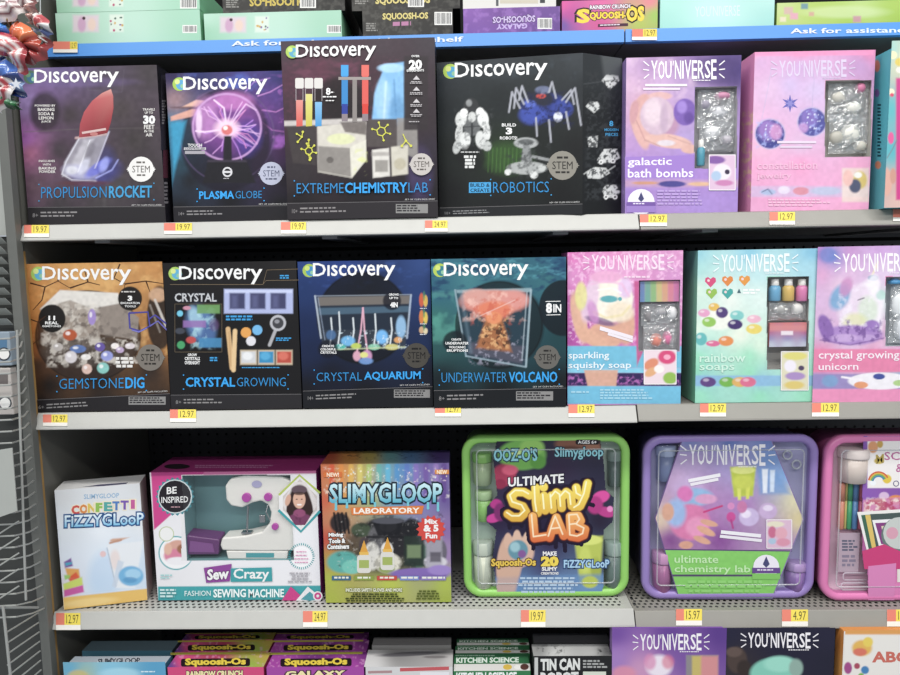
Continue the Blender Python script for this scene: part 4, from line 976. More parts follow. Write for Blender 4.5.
# ================================================================== middle row, right
# ---- squishy soap
WN = ((639, 280.5), (679.5, 351))
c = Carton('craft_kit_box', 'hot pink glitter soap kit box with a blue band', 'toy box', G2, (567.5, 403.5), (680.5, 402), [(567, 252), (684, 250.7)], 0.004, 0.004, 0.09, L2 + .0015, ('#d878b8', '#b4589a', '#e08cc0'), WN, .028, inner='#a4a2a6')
f = c.front; v = f.canvas(1.1)
v.grad([(570, 256, '#d873b4'), (620, 256, '#e08cc0'), (680, 256, '#d992c4'), (570, 275, '#d98cc4'), (620, 275, '#e0a0cc'), (675, 275, '#cf8fc4'), (570, 300, '#c765ac'), (570, 340, '#b453a4'), (636, 290, '#d48cc0'), (634, 335, '#cf6ab4'), (600, 345, '#b454a0')])
v.noise(3, '#f2c4e4', .7, .52, .72, 3, 1, (566, 250, 690, 346)).noise(4, '#9a3a90', .5, .55, .75, 8, 1, (566, 290, 640, 346))
v.ell(606, 335, 18, 14, '#d9a48c', .3).ell(579, 318, 7, 26, '#dcab92', .4, 1, -12).ell(626, 325, 9, 20, '#d8a38c', .5).ell(592, 338, 18, 7, '#dba88e', .5, 1, 30)
v.ell(609, 301, 25, 25, '#b98aa0', .2, .5).ell(610, 299, 23, 23, '#efe6d8', .15).ell(590, 300, 8, 22, '#dfc0d8', .5, .9, 12).ell(581, 296, 6, 14, '#dcd68a', .5, .9).ell(620, 312, 14, 10, '#ead9c0', .6, .9).ell(606, 277, 16, 6, '#e5a8cc', .5).ell(625, 288, 7, 10, '#dfc2e2', .6).line([(592, 284), (606, 281), (622, 284), (629, 296)], 2.2, '#e6b4d4', .8, 2).line([(594, 312), (606, 318), (622, 315), (630, 306)], 2.4, '#e2d2a0', .8, 2).line([(598, 290), (612, 288), (621, 293)], 1.4, '#f6f2ea', .9, 1.5).ell(600, 321, 15, 3.5, '#7a5a86', .5, .8, 15).ell(593, 312, 5, 12, '#c98ac4', .7, .8, -15)
v.ell(609, 299, 9, 3.5, '#5aa9b0', .5).ell(620, 299, 2, 2, '#5aa9b0', .5)
v.rect(560, 346, 690, 368, '#6db9d6', 1, 1).rect(560, 368, 690, 373, '#7fc6e0', 1, 1).rect(560, 373, 690, 386, '#3f2f66', 1, 1).noise(3, '#b468b4', .9, .52, .66, 6, 1, (566, 374, 690, 386)).quad([(584, 370), (618, 370), (616, 388), (588, 388)], '#d8a68e', .95).rect(560, 386, 690, 404, '#6bb8d8', 1, 1)
v.quad([(634, 281), (640, 281), (643, 352), (637, 366)], '#c2568c', .95)
v.grain(.06, 3); v.build(mask=c.outside_window(WN))
hand_logo(f, 591.5, 255.5, 665, 270, -.6, '#f4dcec', True, False)
k = f.ink(); k.scrib(624, 276, 660, 279, 1, '#f2d3e6'); k.poly([(600, 326), (633, 336), (632.5, 339.5), (599.5, 330)], '#f0e6ee'); k.poly([(608, 332.5), (633, 340), (632.5, 342.5), (607.5, 335)], '#f0e6ee'); k.build('caption_strip')
low_title(f, [('sparkling', 568.5, 352, 609, 360.5), ('squishy soap', 568.5, 362, 631, 370)], '#e6f2f8', -.3)
k = f.ink(); k.scrib(600, 389, 665, 400, 4, '#a4d6ea'); k.scrib(571, 391, 597, 394, 1, '#a4d6ea'); k.build('small_print')
inset(f, 644, 350, 676, 384, '#e8d2da', [(667, 357, 9, 7, '#d8487a', .4), (667, 357, 3.5, 2.6, '#f0a8c0', .4), (651, 364, 8, 5, '#dd8a6a', .5, 1, -30), (651, 372, 7, 4, '#e0a878', .5, 1, -30), (670, 378, 7, 6, '#8fb84a', .4), (659, 369, 5, 4, '#f4eae6', .5)])
def stripes(v):
    for i, cc in enumerate(('#4d7fb4', '#5aa890', '#7fb86a', '#c9bc6a', '#d9a070', '#d87a8c', '#c86aa0')): v.rect(639 + i * 5.8, 281, 645 + i * 5.8, 303, cc, .85, 2)
pack(c, 640, 281.5, 679, 302, .005, ('#c98ab0', '#b9a4c0'), 'rainbow striped packet in the window of the hot pink soap box', draw=stripes)
bag(c, 641, 303, 678.5, 326, .014, 'clear crumpled bag in the middle of the soap box window', ((648, 316, 4, 7, '#8a8688'), (660, 312, 6, 5, '#a9a7aa'), (672, 313, 5, 7, '#e4e3e4')), 23)
bag(c, 643, 324, 678.5, 350, .013, 'clear bag with peach squares low in the soap box window', ((656, 340, 6, 7, '#e08a7a'), (667, 338, 5, 7, '#e07aa4')), 24)
c.pane()

# ---- rainbow soaps
WN = ((767.5, 277), (808, 369))
c = Carton('craft_kit_box', 'mint green soap kit box with rows of coloured hearts', 'toy box', G2, (695, 402.5), (812.5, 401), [(695, 251), (816, 248)], 0.002, 0.002, 0.09, L2 + R2 + .0015, ('#9fd8c4', '#7cbfa4', '#a8dcc8'), WN, .028, inner='#a09e9a')
f = c.front; v = f.canvas(1.1)
v.grad([(697, 254, '#8fc9d6'), (750, 252, '#86c4da'), (812, 252, '#7fbcd8'), (697, 270, '#a4d4d0'), (760, 270, '#b9dde0'), (812, 270, '#a2d0de'), (697, 290, '#cfe4d4'), (730, 300, '#e4eae2'), (760, 300, '#d8e8e2'), (697, 330, '#dcebd8'), (740, 335, '#e9ecdc'), (700, 345, '#a8dcd6'), (760, 345, '#d6e8d4'), (697, 356, '#8fd8b4'), (750, 356, '#96dab8'), (697, 372, '#86d4ac'), (750, 372, '#8fd8b2'), (700, 380, '#86b8d8'), (760, 381, '#8fbcd8'), (700, 395, '#93dab8'), (760, 396, '#8ed8b4'), (810, 395, '#8fd6b4'), (810, 375, '#9cd8c0')])
v.rect(690, 375.5, 816, 386, '#86b4d8', .9, 1.2)
v.ell(718, 320, 16, 10, '#eceae0', .5, .9)
for x, y, rx, ry, cc in ((714, 307, 5.5, 4, '#dfb44e'), (722, 312.5, 6, 5.5, '#5f4a86'), (709, 322, 7, 5, '#8fbf52'), (704, 313, 6, 4, '#df9cc0'), (737, 315.5, 7, 5, '#7cc4c0'), (735, 324.5, 7.5, 5, '#54407e'), (754, 329, 8, 5, '#e2cc5e'), (754, 319, 7, 4, '#e6b0c4'), (701, 339, 6, 6.5, '#5fb4b4'), (726, 341, 7.5, 5, '#e08a4a'), (713, 343.5, 7, 3, '#d86a94')): v.ell(x, y, rx, ry, cc, .3).ell(x - rx * .3, y - ry * .35, rx * .35, ry * .3, '#f4f2ee', .8, .5)
for x, cc in ((708, '#6a4a8c'), (727, '#6fae46'), (740, '#d8a85a'), (748, '#d86a8c')): v.ell(x, 382, 8, 5, cc, .3).ell(x - 2, 380, 3, 1.6, '#f0e8ee', .8, .4)
v.grain(.04, 3); v.build(mask=c.outside_window(WN))
k = f.ink()
for x, y, cc in ((710.5, 282, '#d94f7e'), (727.5, 281, '#e2873c'), (744.5, 280.5, '#e5973c'), (711.5, 293.5, '#93bd4c'), (727.5, 293.5, '#3fa6a0')):
    k.poly([(x, y + 5.5), (x - 5.6, y - .5), (x - 5, y - 4), (x - 2.4, y - 5), (x, y - 3), (x + 2.4, y - 5), (x + 5, y - 4), (x + 5.6, y - .5)], cc); k.disc(x - 2, y - 1.5, 1.4, '#f0d0d0', n=10)
k.build('picture_hearts')
k = f.ink(); k.scrib(743, 289, 762, 295, 2, '#f6f8f6'); k.poly([(737, 293), (741, 293), (739, 288.5)], '#4a6a74'); k.build('caption_strip')
hand_logo(f, 721, 255, 790, 272, -.9, '#eef6f8')
low_title(f, [('rainbow', 699.5, 353.5, 745, 362), ('soaps', 699.5, 365, 734, 372.5)], '#cdeedd', -.3)
inset(f, 781, 351.5, 808, 390, '#d8d2b4', [(795, 356, 12, 4, '#d8cf70', .5), (790, 366, 6, 6, '#e9e2ec', .5), (801, 368, 3, 2.5, '#5a4a6c', .5), (795, 376, 10, 4, '#a88ac0', .5), (794, 385, 10, 4, '#d8c06a', .6)])
v = c.left.canvas(1.0); v.grad([(690, 255, '#6aa8a0'), (692, 300, '#7cc0a0'), (692, 380, '#5fae88')]); v.build('side_artwork')
for i, cc in enumerate(('#6aa2c4', '#cfae62', '#cf7aa8')): jar(c, 768.5 + i * 13.5, 279, 780 + i * 13.5, 301, .013, cc, 'small %s dye bottle in the mint box window' % ('blue', 'amber', 'pink')[i])
bag(c, 768.5, 302, 806, 321, .013, 'folded clear bag under the dye bottles in the mint box', ((780, 310, 7, 5, '#a5a4a2'), (797, 309, 6, 6, '#d9d7d4')), 33)
def ombre(v): v.rect(768, 325, 807, 331, '#d98a8a', .8, 3).rect(781, 331, 793, 335, '#efe6ec', .9, 1)
pack(c, 769, 323, 806, 347, .006, ('#d47a78', '#b8608c', '#8d86b8', '#c4cbd8'), 'pink to lilac wrapped soap block in the mint box window', 'soap_block', 'soap', draw=ombre)
c.pane()

# ---- crystal unicorn
WN = ((886, 277), (925, 346))
c = Carton('craft_kit_box', 'pink unicorn crystal kit box at the right edge', 'toy box', G2, (815.5, 402), (938, 400.5), [(817, 248), (936, 245)], -0.002, -0.002, 0.09, L2 + R2 + .0015, ('#e08cb8', '#c06a9c', '#d890c4'), WN, .028, inner='#b4bac0')
f = c.front; v = f.canvas(1.1, (815, 246, 930, 402))
v.grad([(820, 252, '#b07cc0'), (835, 258, '#7c84c8'), (850, 252, '#c490c8'), (880, 252, '#c89cd4'), (915, 252, '#b89ad8'), (822, 275, '#d9a0c8'), (850, 275, '#dcb6d8'), (885, 272, '#dcc4e0'), (825, 300, '#d3b0d4'), (840, 285, '#e6c4dc'), (880, 300, '#cfe0dc'), (822, 330, '#d0b0d4'), (850, 345, '#d8b8d8'), (885, 345, '#e0b4d2'), (820, 358, '#e2749f'), (880, 358, '#e27aa8'), (820, 385, '#a08cc4'), (900, 380, '#8ab4cc'), (825, 396, '#e284b4'), (900, 396, '#e28ab4')])
v.ell(828, 255, 9, 8, '#5f7fc4', .8, .7)
v.quad([(842, 312), (856, 288), (872, 276), (884, 300), (881, 332), (838, 336)], '#ece2ec', .95, 4).ell(852, 310, 15, 20, '#e0d0e2', .5, .7).ell(840, 297, 9, 14, '#6fa4cc', .7, .9, 30).ell(846, 287, 6, 10, '#c888bc', .8, .8, 20).ell(860, 300, 10, 16, '#e2cfe2', .6, .9).ell(868, 310, 10, 14, '#cfdcc8', .7, .8).ell(855, 322, 12, 9, '#d8d89c', .8, .7).ell(852, 335, 31, 10, '#a884c4', .4).ell(826, 328, 7, 14, '#8e68b0', .4, 1, -20).ell(872, 326, 8, 6, '#9a76bc', .5).ell(845, 338, 14, 4, '#c8a8d8', .7, .8).ell(868, 338, 9, 3.5, '#c0a0d4', .7, .8)
v.noise(5, '#f2eaf6', .4, .58, .75, 4, 1, (836, 282, 880, 330)).noise(4, '#6f4a94', .7, .55, .7, 6, 1, (820, 318, 884, 346)).line([(858, 300), (864, 298)], 1.2, '#4a3a58', .8).line([(872, 276), (878, 262)], 2, '#e8d8a8', .8).line([(820, 340), (850, 345), (884, 338)], 1.2, '#7a5498', .7).ell(873, 278, 5, 3, '#5f8ab0', .6).ell(881, 295, 5, 5, '#a8d4c8', .7, .7).ell(874, 284, 6, 10, '#f0eaf0', .8, .8)
v.rect(812, 349, 930, 372, '#e27fa6', 1, 1.2).rect(812, 374, 930, 389, '#8f86bc', .9, 1.5).ell(830, 381, 8, 6, '#7c9cc8', .6).rect(812, 389, 930, 403, '#e68cb6', 1, 1.2)
v.ell(880, 381, 32, 8.5, '#e9e4ea', .15).ell(879, 376.5, 6, 3, '#4a5aa8', .3).ell(861, 385, 7, 3.4, '#e0966a', .3).ell(899, 383, 6, 3, '#a8c880', .4).line([(842, 377), (862, 380)], 2, '#efe8ee')
v.grain(.05, 3); v.build(mask=c.outside_window(WN))
hand_logo(f, 842.5, 254, 915, 272, -1.0)
low_title(f, [('crystal growing', 818.5, 351, 899, 361), ('unicorn', 818.5, 363.5, 858, 370)], '#f8e6f0', -.3)
bag(c, 888, 285, 922, 343, .013, 'clear bag of white powder in the unicorn box window', ((900, 305, 9, 14, '#e6e8ea'), (902, 328, 9, 12, '#d8dade')), 43)
jar(c, 888, 278.5, 900, 284, .012, '#4a8fc0', 'little blue jar at the top of the unicorn box window', '#4a7fb0')
c.pane()
# ================================================================== middle row, left: four square kits
# ---- gem dig
c = Carton('science_kit_box', 'orange cracked earth gem digging kit box', 'toy box', G1, (36, 413), (171, 408.5), [(26, 263.5), (167.5, 262)], 0.004, 0.010, 0.10, L2 + .0015, ('#3a2c22', '#1c1a1c', '#a5763e'))
f = c.front; v = f.canvas(1.1)
v.grad([(28, 266, '#c78a48'), (80, 266, '#d09a56'), (150, 265, '#c48a4a'), (166, 275, '#b87c40'), (30, 300, '#c58440'), (34, 330, '#b5702e'), (36, 350, '#94572a'), (38, 365, '#4a352a'), (100, 280, '#cf9c5a'), (150, 282, '#c58e50'), (160, 300, '#94683c'), (165, 340, '#b0763c'), (150, 372, '#3a2d27'), (100, 380, '#221d1c'), (50, 385, '#241f1e'), (40, 405, '#232022'), (160, 405, '#201d1f'), (100, 405, '#222022')])
v.noise(9, '#e2b26c', .4, .5, .75, 2, 1, (24, 262, 172, 360))
v.ell(88, 336, 52, 45, '#3a2d28', .12, .85).ring(88, 336, 52, 1.2, '#1f1815', .7, 45)
v.quad([(40, 309), (60, 290), (118, 293), (122, 305), (96, 312), (70, 318)], '#d8d2cb').quad([(95, 308), (122, 303), (139, 318), (137, 340), (98, 334)], '#8d8178').quad([(40, 309), (70, 300), (100, 312), (100, 345), (60, 350), (44, 332)], '#9a8d82', .9)
v.noise(6, '#d8d0c6', .6, .48, .7, 3, 1, (40, 300, 100, 350)).noise(5, '#5a4e48', .6, .55, .75, 7, 1, (40, 305, 104, 352)).noise(6, '#6e625b', .5, .5, .7, 12, 1, (95, 308, 139, 340))
v.ell(85, 352, 42, 14, '#5f534c', .5, .8).noise(6, '#d0c8be', .75, .46, .64, 5, 1, (46, 336, 140, 368)).noise(5, '#4a3f3a', .55, .55, .72, 9, 1, (48, 338, 140, 368))
for x, y, rx, ry, cc in ((70, 335, 7, 5.5, '#b5542e'), (92, 317, 4, 8, '#9c84c4'), (78, 349, 8, 4, '#5c76b0'), (100, 347, 5, 4.5, '#6a58a8'), (107, 356, 6, 5, '#8f96d0'), (103, 368, 6, 5.5, '#7fc0b8'), (87, 369, 5, 5, '#d4b4a8'), (71, 357, 6, 6, '#cfc8cc'), (115, 346, 4, 3, '#e6dcd8'), (130, 346, 5, 3, '#d8ccd0'), (58, 347, 5, 4, '#b4aca8'), (120, 350, 4, 3, '#b8a0c4'), (86, 357, 5, 3, '#e0dad4')): v.ell(x, y, rx, ry, cc, .35).ell(x - rx * .3, y - ry * .3, rx * .35, ry * .35, '#f4f0f0', .8, .7)
v.ell(160, 318, 13, 32, '#2a2422', .2, .9).ell(158, 295, 9, 7, '#c29a7a', .5).line([(155, 300), (166, 326)], 2.5, '#cfc8c0', .8).line([(150, 305), (160, 332)], 2, '#8a8078', .8)
v.ell(52, 318.5, 13.5, 14, '#26211f', .1).ell(130, 298.5, 12, 12, '#26211f', .1); v.grain(.08, 3); v.build()
k = f.ink()
for pts in ([(30, 283), (45, 287), (58, 281), (70, 288)], [(45, 287), (42, 300), (33, 310)], [(120, 264), (114, 278), (125, 284), (124, 290)], [(125, 284), (146, 281), (166, 284)], [(146, 281), (150, 292)], [(27, 318), (38, 322), (40, 338), (31, 346)], [(38, 322), (46, 316)], [(70, 288), (88, 282), (100, 285)], [(88, 282), (84, 268)], [(58, 281), (60, 270)]): k.line(pts, 1.5, '#4a2c18', .6)
k.build('crack_print')
k = f.ink(); P_ = '#4c479a'
k.line([(129, 313), (148, 312), (150, 326), (140, 331), (130, 328), (129, 313)], 1.7, P_); k.line([(149, 319), (155, 315), (167, 324)], 1.7, P_); k.line([(150, 326), (158, 321), (167, 330)], 1.4, '#6a66b8'); k.line([(132, 330), (139, 332), (147, 328)], 1.2, '#7d7ac8'); k.build('picture_goggles')
globe_logo(f, 31, 266.5, 131, .4, ('#a8cc5a', '#5cb0d4', '#d8e48a'), 13)
k = f.ink(); k.text('11', 49, 316, 55, 320, WHITE, .04); k.text('REAL', 45.5, 321.5, 58.5, 324.2, WHITE, .03); k.text('GEMSTONES', 42.5, 325.3, 61, 327, WHITE, .02); k.build('callout_lettering')
k = f.ink(); k.text('3', 128.4, 296, 132, 300.5, WHITE, .05); k.text('EXCAVATION', 121, 302, 140, 304, WHITE, .02); k.text('TOOLS', 125, 305.4, 136, 307.2, WHITE, .02); k.scrib(121.5, 291, 139, 293.2, 1, '#c9c4c0'); k.build('callout_lettering')
k = f.ink(); k.scrib(115.5, 357, 134, 368.5, 3, '#e6e2de', align='c', th=.7); k.build('callout_lettering')
stem(f, 150.5, 357.5, 13.2, '#7b746c', '#2c2824')
kit_title(f, [('GEMSTONE', 59.5, 124, 0), ('DIG', 126, 144.5, 1)], 378.5, 389, '#22a6f2', -1.2)
footer(f, 34, 171, 400, 393.5, 13, '6+', '#242124', '#8d8a8a', True, (129, 166))

# ---- crystal growing
c = Carton('science_kit_box', 'black crystal tray kit box with wooden sticks and three colour pots', 'toy box', G1, (171.5, 409), (302, 406.5), [(167, 262.7), (300, 261)], 0.008, 0.008, 0.09, L2 + .0015, BLK)
f = c.front; v = f.canvas(1.0)
v.grad([(170, 265, '#232022'), (230, 264, '#252223'), (298, 264, '#2a2728'), (170, 330, '#1b191b'), (230, 340, '#1a181a'), (296, 330, '#1e1c1e'), (235, 390, '#171619'), (175, 405, '#1e1c1f'), (298, 403, '#1c1a1d')])
v.rect(224, 289, 293, 313.5, '#a9b2dc').rect(225, 290, 292, 293, '#c9d0ee', .8)
for i in range(3): x = 229.5 + i * 20.5; v.rect(x, 293, x + 15.5, 309, '#4a4c74', 1, 2).rect(x + 2, 295, x + 8, 308, '#6a6e9c', .6, 4)
v.ell(201, 325, 14, 20, '#5a7fb0', .7, .9, -20).ell(196, 320, 6, 14, '#9cc4d8', .8, .8, -20).ell(208, 335, 7, 12, '#4a6aa0', .7, .8).noise(5, '#a8d4dc', .6, .5, .7, 3, 1, (190, 305, 216, 350)).rect(197, 304.5, 220, 313.5, '#6a9a58', .9).rect(183, 320.5, 206, 327.5, '#8f6aac', .9).rect(199, 338, 222, 347.5, '#3f86b4', .9)
v.ell(180, 313.5, 3, 3, '#6ac0dc', .4).ell(181, 345, 4, 4, '#3f9a62', .4).ell(191, 340, 5, 3.5, '#c04a4a', .5).ell(187, 308, 4, 2, '#c98aa0', .6).ell(214, 325, 5, 6, '#6a4a7c', .8, .6).ell(180, 331, 5, 3, '#4a4f5c', .6)
v.line([(228, 329), (232, 368)], 4.6, '#d2ab78').line([(235, 331), (233.5, 370)], 4.4, '#e0bd8a').line([(229, 332), (231, 366)], 1, '#a47c4c', .5)
v.ell(246, 332.5, 5.2, 5.2, '#e09c48', .2).ell(257.3, 330, 5, 5, '#6ab0e0', .2).ell(251, 341, 4.8, 4.8, '#d8d6dc', .2)
v.line([(276, 329), (269.5, 345)], 3.2, '#a9a8ac').ell(278, 323, 8, 8, '#b4b4ba', .12).ell(278, 323, 5.6, 5.6, '#4a4a50', .2).ell(277, 321.5, 2.5, 2, '#8d8d94', .7)
for x, c1, c2 in ((248.5, '#c8c9cc', '#ececee'), (266.3, '#2c88b8', '#55b0dc'), (284.2, '#bb4c3c', '#dd7664')): v.rect(x - 8.3, 350, x + 8.3, 364.8, '#c9b79c', 1, 1.5).rect(x - 7.2, 351.5, x + 7.2, 363, c1, 1, 1.5).ell(x - 1, 356, 5, 4, c2, .8, .7)
v.build()
globe_logo(f, 168.5, 266.5, 262, .0, None or ('#a8cc5a', '#5cb0d4', '#d8e48a'), 12.6)
k = f.ink(); k.line([(170, 284.5), (263, 284.5), (266, 280.5), (299, 280)], .5, '#7c6a52'); k.line([(263, 284.5), (267, 270), (298, 269)], .5, '#7c6a52'); k.build('header_rule')
k = f.ink(); k.text('CRYSTAL', 175, 293.5, 216.5, 301.5, '#c9cacd', .01, out='#5d5f66', ow=.06); k.build('chrome_lettering')
k = f.ink(); k.frame(175, 304, 222, 352, .5, '#6a5c48'); k.build('picture_frame')
k = f.ink(); k.scrib(226, 315.5, 254, 321.5, 2, '#2f9fdf'); k.build('caption_print')
k = f.ink(); k.scrib(280, 275, 292, 279.5, 2, '#2f9fdf'); k.build('caption_print')
k = f.ink(); k.scrib(276, 337.5, 294, 341.5, 2, '#2f9fdf'); k.scrib(242, 367, 291, 368.6, 1, '#2f9fdf'); k.build('caption_print')
k = f.ink(); k.scrib(210, 357, 221, 362, 2, '#2f9fdf'); k.build('caption_print')
k = f.ink(); k.text('GROW', 188, 353.5, 197, 356, WHITE, .03); k.text('CRYSTALS', 185, 357, 200, 360, WHITE, .03); k.text('OVERNIGHT', 185, 361, 200, 364.2, WHITE, .03); k.build('callout_lettering')
kit_title(f, [('CRYSTAL', 186, 235, 1), ('GROWING', 237, 286, 0)], 377.5, 386.5, '#22a6f2', -.2)
footer(f, 171, 302, 395, 394, 13, '8+', '#29272a', '#8d8a8a', False)

# ---- crystal aquarium
c = Carton('science_kit_box', 'dark blue crystal aquarium kit box with a glass tank picture', 'toy box', G1, (303.3, 405.8), (433, 403.8), [(300.5, 261), (430, 260)], 0.008, 0.008, 0.09, L2 + .0015, ('#1c2440', '#15171f', '#2c3f7a'))
f = c.front; v = f.canvas(1.0)
v.grad([(303, 264, '#2d4a8c'), (340, 263, '#2a4590'), (425, 263, '#33508f'), (303, 290, '#223c74'), (425, 290, '#27447f'), (303, 330, '#1b2f5e'), (310, 350, '#1a2a52'), (428, 340, '#1c315f'), (330, 375, '#15192a'), (425, 375, '#171c2e'), (306, 390, '#15161f'), (365, 290, '#1c2a4c'), (365, 395, '#131419'), (430, 400, '#16171d')])
v.noise(10, '#4468b8', .35, .5, .75, 3, .6, (300, 260, 432, 290))
v.ell(363, 318, 46, 46, '#131722', .1, .9).ring(363, 318, 45, 1, '#0c0e14', .7)
v.quad([(316, 297), (411, 295), (405, 348), (323, 350)], '#3c4654', .85).quad([(318, 297), (410, 295.5), (409, 304), (319, 306)], '#7f766f', .8).quad([(319, 306), (409, 304), (405, 330), (322, 330)], '#223044', .8).quad([(318, 308), (409, 306), (409, 312), (319, 315)], '#54748c', .7)
for x, t in ((339, 312), (353, 318), (375, 314), (391, 318), (331, 318)): v.line([(x, t), (x + 1, 330), (x - 1, 345)], 1.3, '#dde4e8', .95)
for x in (361, 364.5): v.line([(363, 308), (x, 330), (x + (x - 363) * 2, 352)], 1.5, '#e0a8bc', .95)
for x, y, rx, ry, cc in ((348, 341, 7, 5, '#6ab0e0'), (382, 337, 6, 7, '#6fb4ec'), (401, 327, 5, 11, '#8ab4d8'), (340, 347, 6, 3, '#3fb0a0'), (356, 346, 5, 3, '#b8c850'), (392, 347, 7, 3, '#c8c070'), (374, 347, 6, 3, '#7fc0a0'), (331, 335, 5, 5, '#4a6f9c'), (367, 356, 5, 6, '#c890b8'), (357, 356, 4, 5, '#d8a0b4'), (364, 355, 4, 3, '#d8d878'), (366, 361, 7, 3.4, '#6a90c8'), (398, 340, 4, 3, '#d89a5a')): v.ell(x, y, rx, ry, cc, .6, .95)
v.noise(3, '#d8e8f0', .7, .6, .75, 5, 1, (336, 330, 410, 350)).line([(322, 350), (405, 347)], 1.4, '#c8d0a0', .6)
v.line([(315, 296), (321, 338)], 1.6, '#b9c4d0', .8).line([(318, 298), (325, 340)], .8, '#8d9ab0', .8).line([(411, 295), (407, 338)], 1.8, '#a9b8cc', .8).line([(315, 296), (411, 294.5)], .8, '#9aa4b0', .7)
for y, a, b in ((300, '#c85a3c', '#d8b04a'), (317, '#d07a3c', '#e0c04a'), (330, '#c8a078', '#e0d0a8')): v.ell(421.5, y, 2.4, 7 if y < 325 else 3.5, a, .5).ell(425.5, y + 1, 2.2, 6 if y < 325 else 3, b, .5).ell(424, y - 4, 1.2, 5, '#4f8a5a', .6, .7)
v.ell(392, 301, 9, 9, '#15192a', .3, .85).ell(328, 349, 10, 9, '#15192a', .4, .8); v.build()
globe_logo(f, 302.5, 263.5, 395, -1, ('#a5c04a', '#3f8fc0', '#c8d96a'), 12.6)
k = f.ink(); k.text('GROWS', 389, 293.5, 398.5, 295.6, WHITE, .03); k.text('UP TO', 389.5, 297, 398, 299, WHITE, .03); k.text('4IN', 390.5, 302.5, 397.5, 307, WHITE, .05); k.build('callout_lettering')
k = f.ink(); k.text('CREATE', 322, 345, 334, 347, WHITE, .03); k.text('COLORFUL', 320.5, 348.2, 336, 350.4, WHITE, .03); k.text('CRYSTALS', 320.5, 351.4, 336.5, 353.6, WHITE, .03); k.build('callout_lettering')
for y in (308, 323.5, 334): k = f.ink(); k.scrib(420, y, 428.5, y + 1.3, 1, '#d8dce4'); k.build('caption_print')
stem(f, 416.5, 355.5, 12.5, '#4a4640', '#1c1a1a')
kit_title(f, [('CRYSTAL', 316.5, 362, 0), ('AQUARIUM', 364.5, 420.5, 1)], 372.5, 381.3, '#22a6f2', -1.2)
footer(f, 303, 433, 391, 386.5, 13, '14+', '#17181d', '#8d8a8a', True, (394, 430))

# ---- underwater volcano
c = Carton('science_kit_box', 'teal underwater volcano kit box with an orange plume in a tank', 'toy box', G1, (434, 407), (566, 404), [(430.5, 259.5), (564.5, 256.5)], -0.004, -0.004, 0.09, L2 + .0015, ('#1a2c33', '#14171b', '#2f6f80'))
f = c.front; v = f.canvas(1.0)
v.grad([(433, 262, '#2f6f8a'), (480, 261, '#2a6480'), (560, 260, '#2f6a88'), (433, 290, '#2d6880'), (433, 320, '#36766f'), (435, 345, '#2a5a5c'), (562, 275, '#2a5f7c'), (562, 335, '#1f4a50'), (440, 380, '#17232a'), (500, 390, '#14191d'), (560, 385, '#161c20'), (438, 400, '#15181c'), (470, 280, '#3f7f88'), (550, 280, '#38747c')])
v.noise(12, '#1d3f6c', .7, .45, .65, 3, .5, (428, 256, 568, 300)).noise(8, '#5aa8b4', .4, .55, .75, 5, .5, (428, 256, 568, 280)).noise(14, '#5fb09c', .4, .5, .7, 9, 1, (430, 290, 480, 345))
v.ell(500, 325, 44, 44, '#16262c', .12, .85).ring(499, 325, 43, 1, '#0f1a20', .7).ell(563, 308, 24, 28, '#15202a', .08, .92)
v.quad([(455, 290), (531, 289), (526, 366), (466, 356)], '#2f4a5c', .75, 2).quad([(456, 290), (531, 288), (531, 292), (457, 293)], '#9ab4bc', .7)
v.quad([(468, 342), (524, 346), (522, 364), (470, 354)], '#5c5a6c', .8, 3).noise(4, '#9a98ac', .7, .55, .72, 5, 1, (468, 335, 526, 366))
v.quad([(486, 318), (502, 318), (512, 352), (476, 348)], '#a8683c', .95, 3).noise(4, '#e0aa70', .8, .5, .65, 3, 1, (478, 316, 510, 350)).noise(3.5, '#4a3028', .8, .56, .7, 8, 1, (478, 318, 512, 352))
v.ell(494, 302, 34, 12, '#cf8478', .4).ell(476, 297, 14, 8, '#d49a90', .6, .9).ell(514, 299, 14, 9, '#d89088', .6, .9).ell(494, 310, 18, 9, '#dd7a5a', .6, .95).ell(494, 318, 8, 6, '#e08a5c', .5)
v.noise(7, '#eebcae', .7, .5, .7, 4, 1, (462, 290, 530, 322)).noise(5, '#c85844', .6, .55, .72, 6, 1, (470, 296, 522, 326))
v.line([(455, 290), (466, 356)], 1.6, '#9ab0bc', .7).line([(461, 292), (471, 352)], 3, '#6f8a9c', .4, 3).line([(531, 290), (526, 366)], 2, '#a4bac4', .75).line([(527, 292), (522, 360)], 1, '#c4d4dc', .5).line([(466, 356), (526, 367)], 1.6, '#9ab0bc', .7).line([(515, 300), (480, 316)], .8, '#f0dcd4', .5)
v.ell(455, 342, 12, 11, '#15202a', .3, .85); v.build()
globe_logo(f, 433, 263, 528, -1.5, ('#b0c84a', '#2f7f8a', '#d0dc6a'), 13)
k = f.ink(); k.text('8', 546.5, 303.5, 551.5, 312.5, WHITE, .05); k.text('IN', 553.5, 304.5, 561, 312, WHITE, .03); k.line([(545.5, 301.5), (560.5, 301.2)], .7, WHITE); k.line([(546.5, 315), (560.5, 314.6)], .7, WHITE); k.build('callout_lettering')
k = f.ink(); k.text('CREATE', 451.5, 338.5, 461, 340.4, WHITE, .03); k.text('UNDERWATER', 445.5, 342, 468.5, 344.4, WHITE, .03); k.text('VOLCANIC', 449, 346, 465.5, 348.2, WHITE, .03); k.text('ERUPTIONS', 447, 349.4, 468, 351.6, WHITE, .03); k.build('callout_lettering')
stem(f, 547.2, 357.2, 12, '#67645f', '#252423')
kit_title(f, [('UNDERWATER', 441.5, 507, 0), ('VOLCANO', 509, 557, 1)], 372.5, 382.5, '#22a6f2', -.8)
footer(f, 434, 566, 390.5, 388, 14.5, '8+', '#17191d', '#8d8a8a', True, (516, 553))
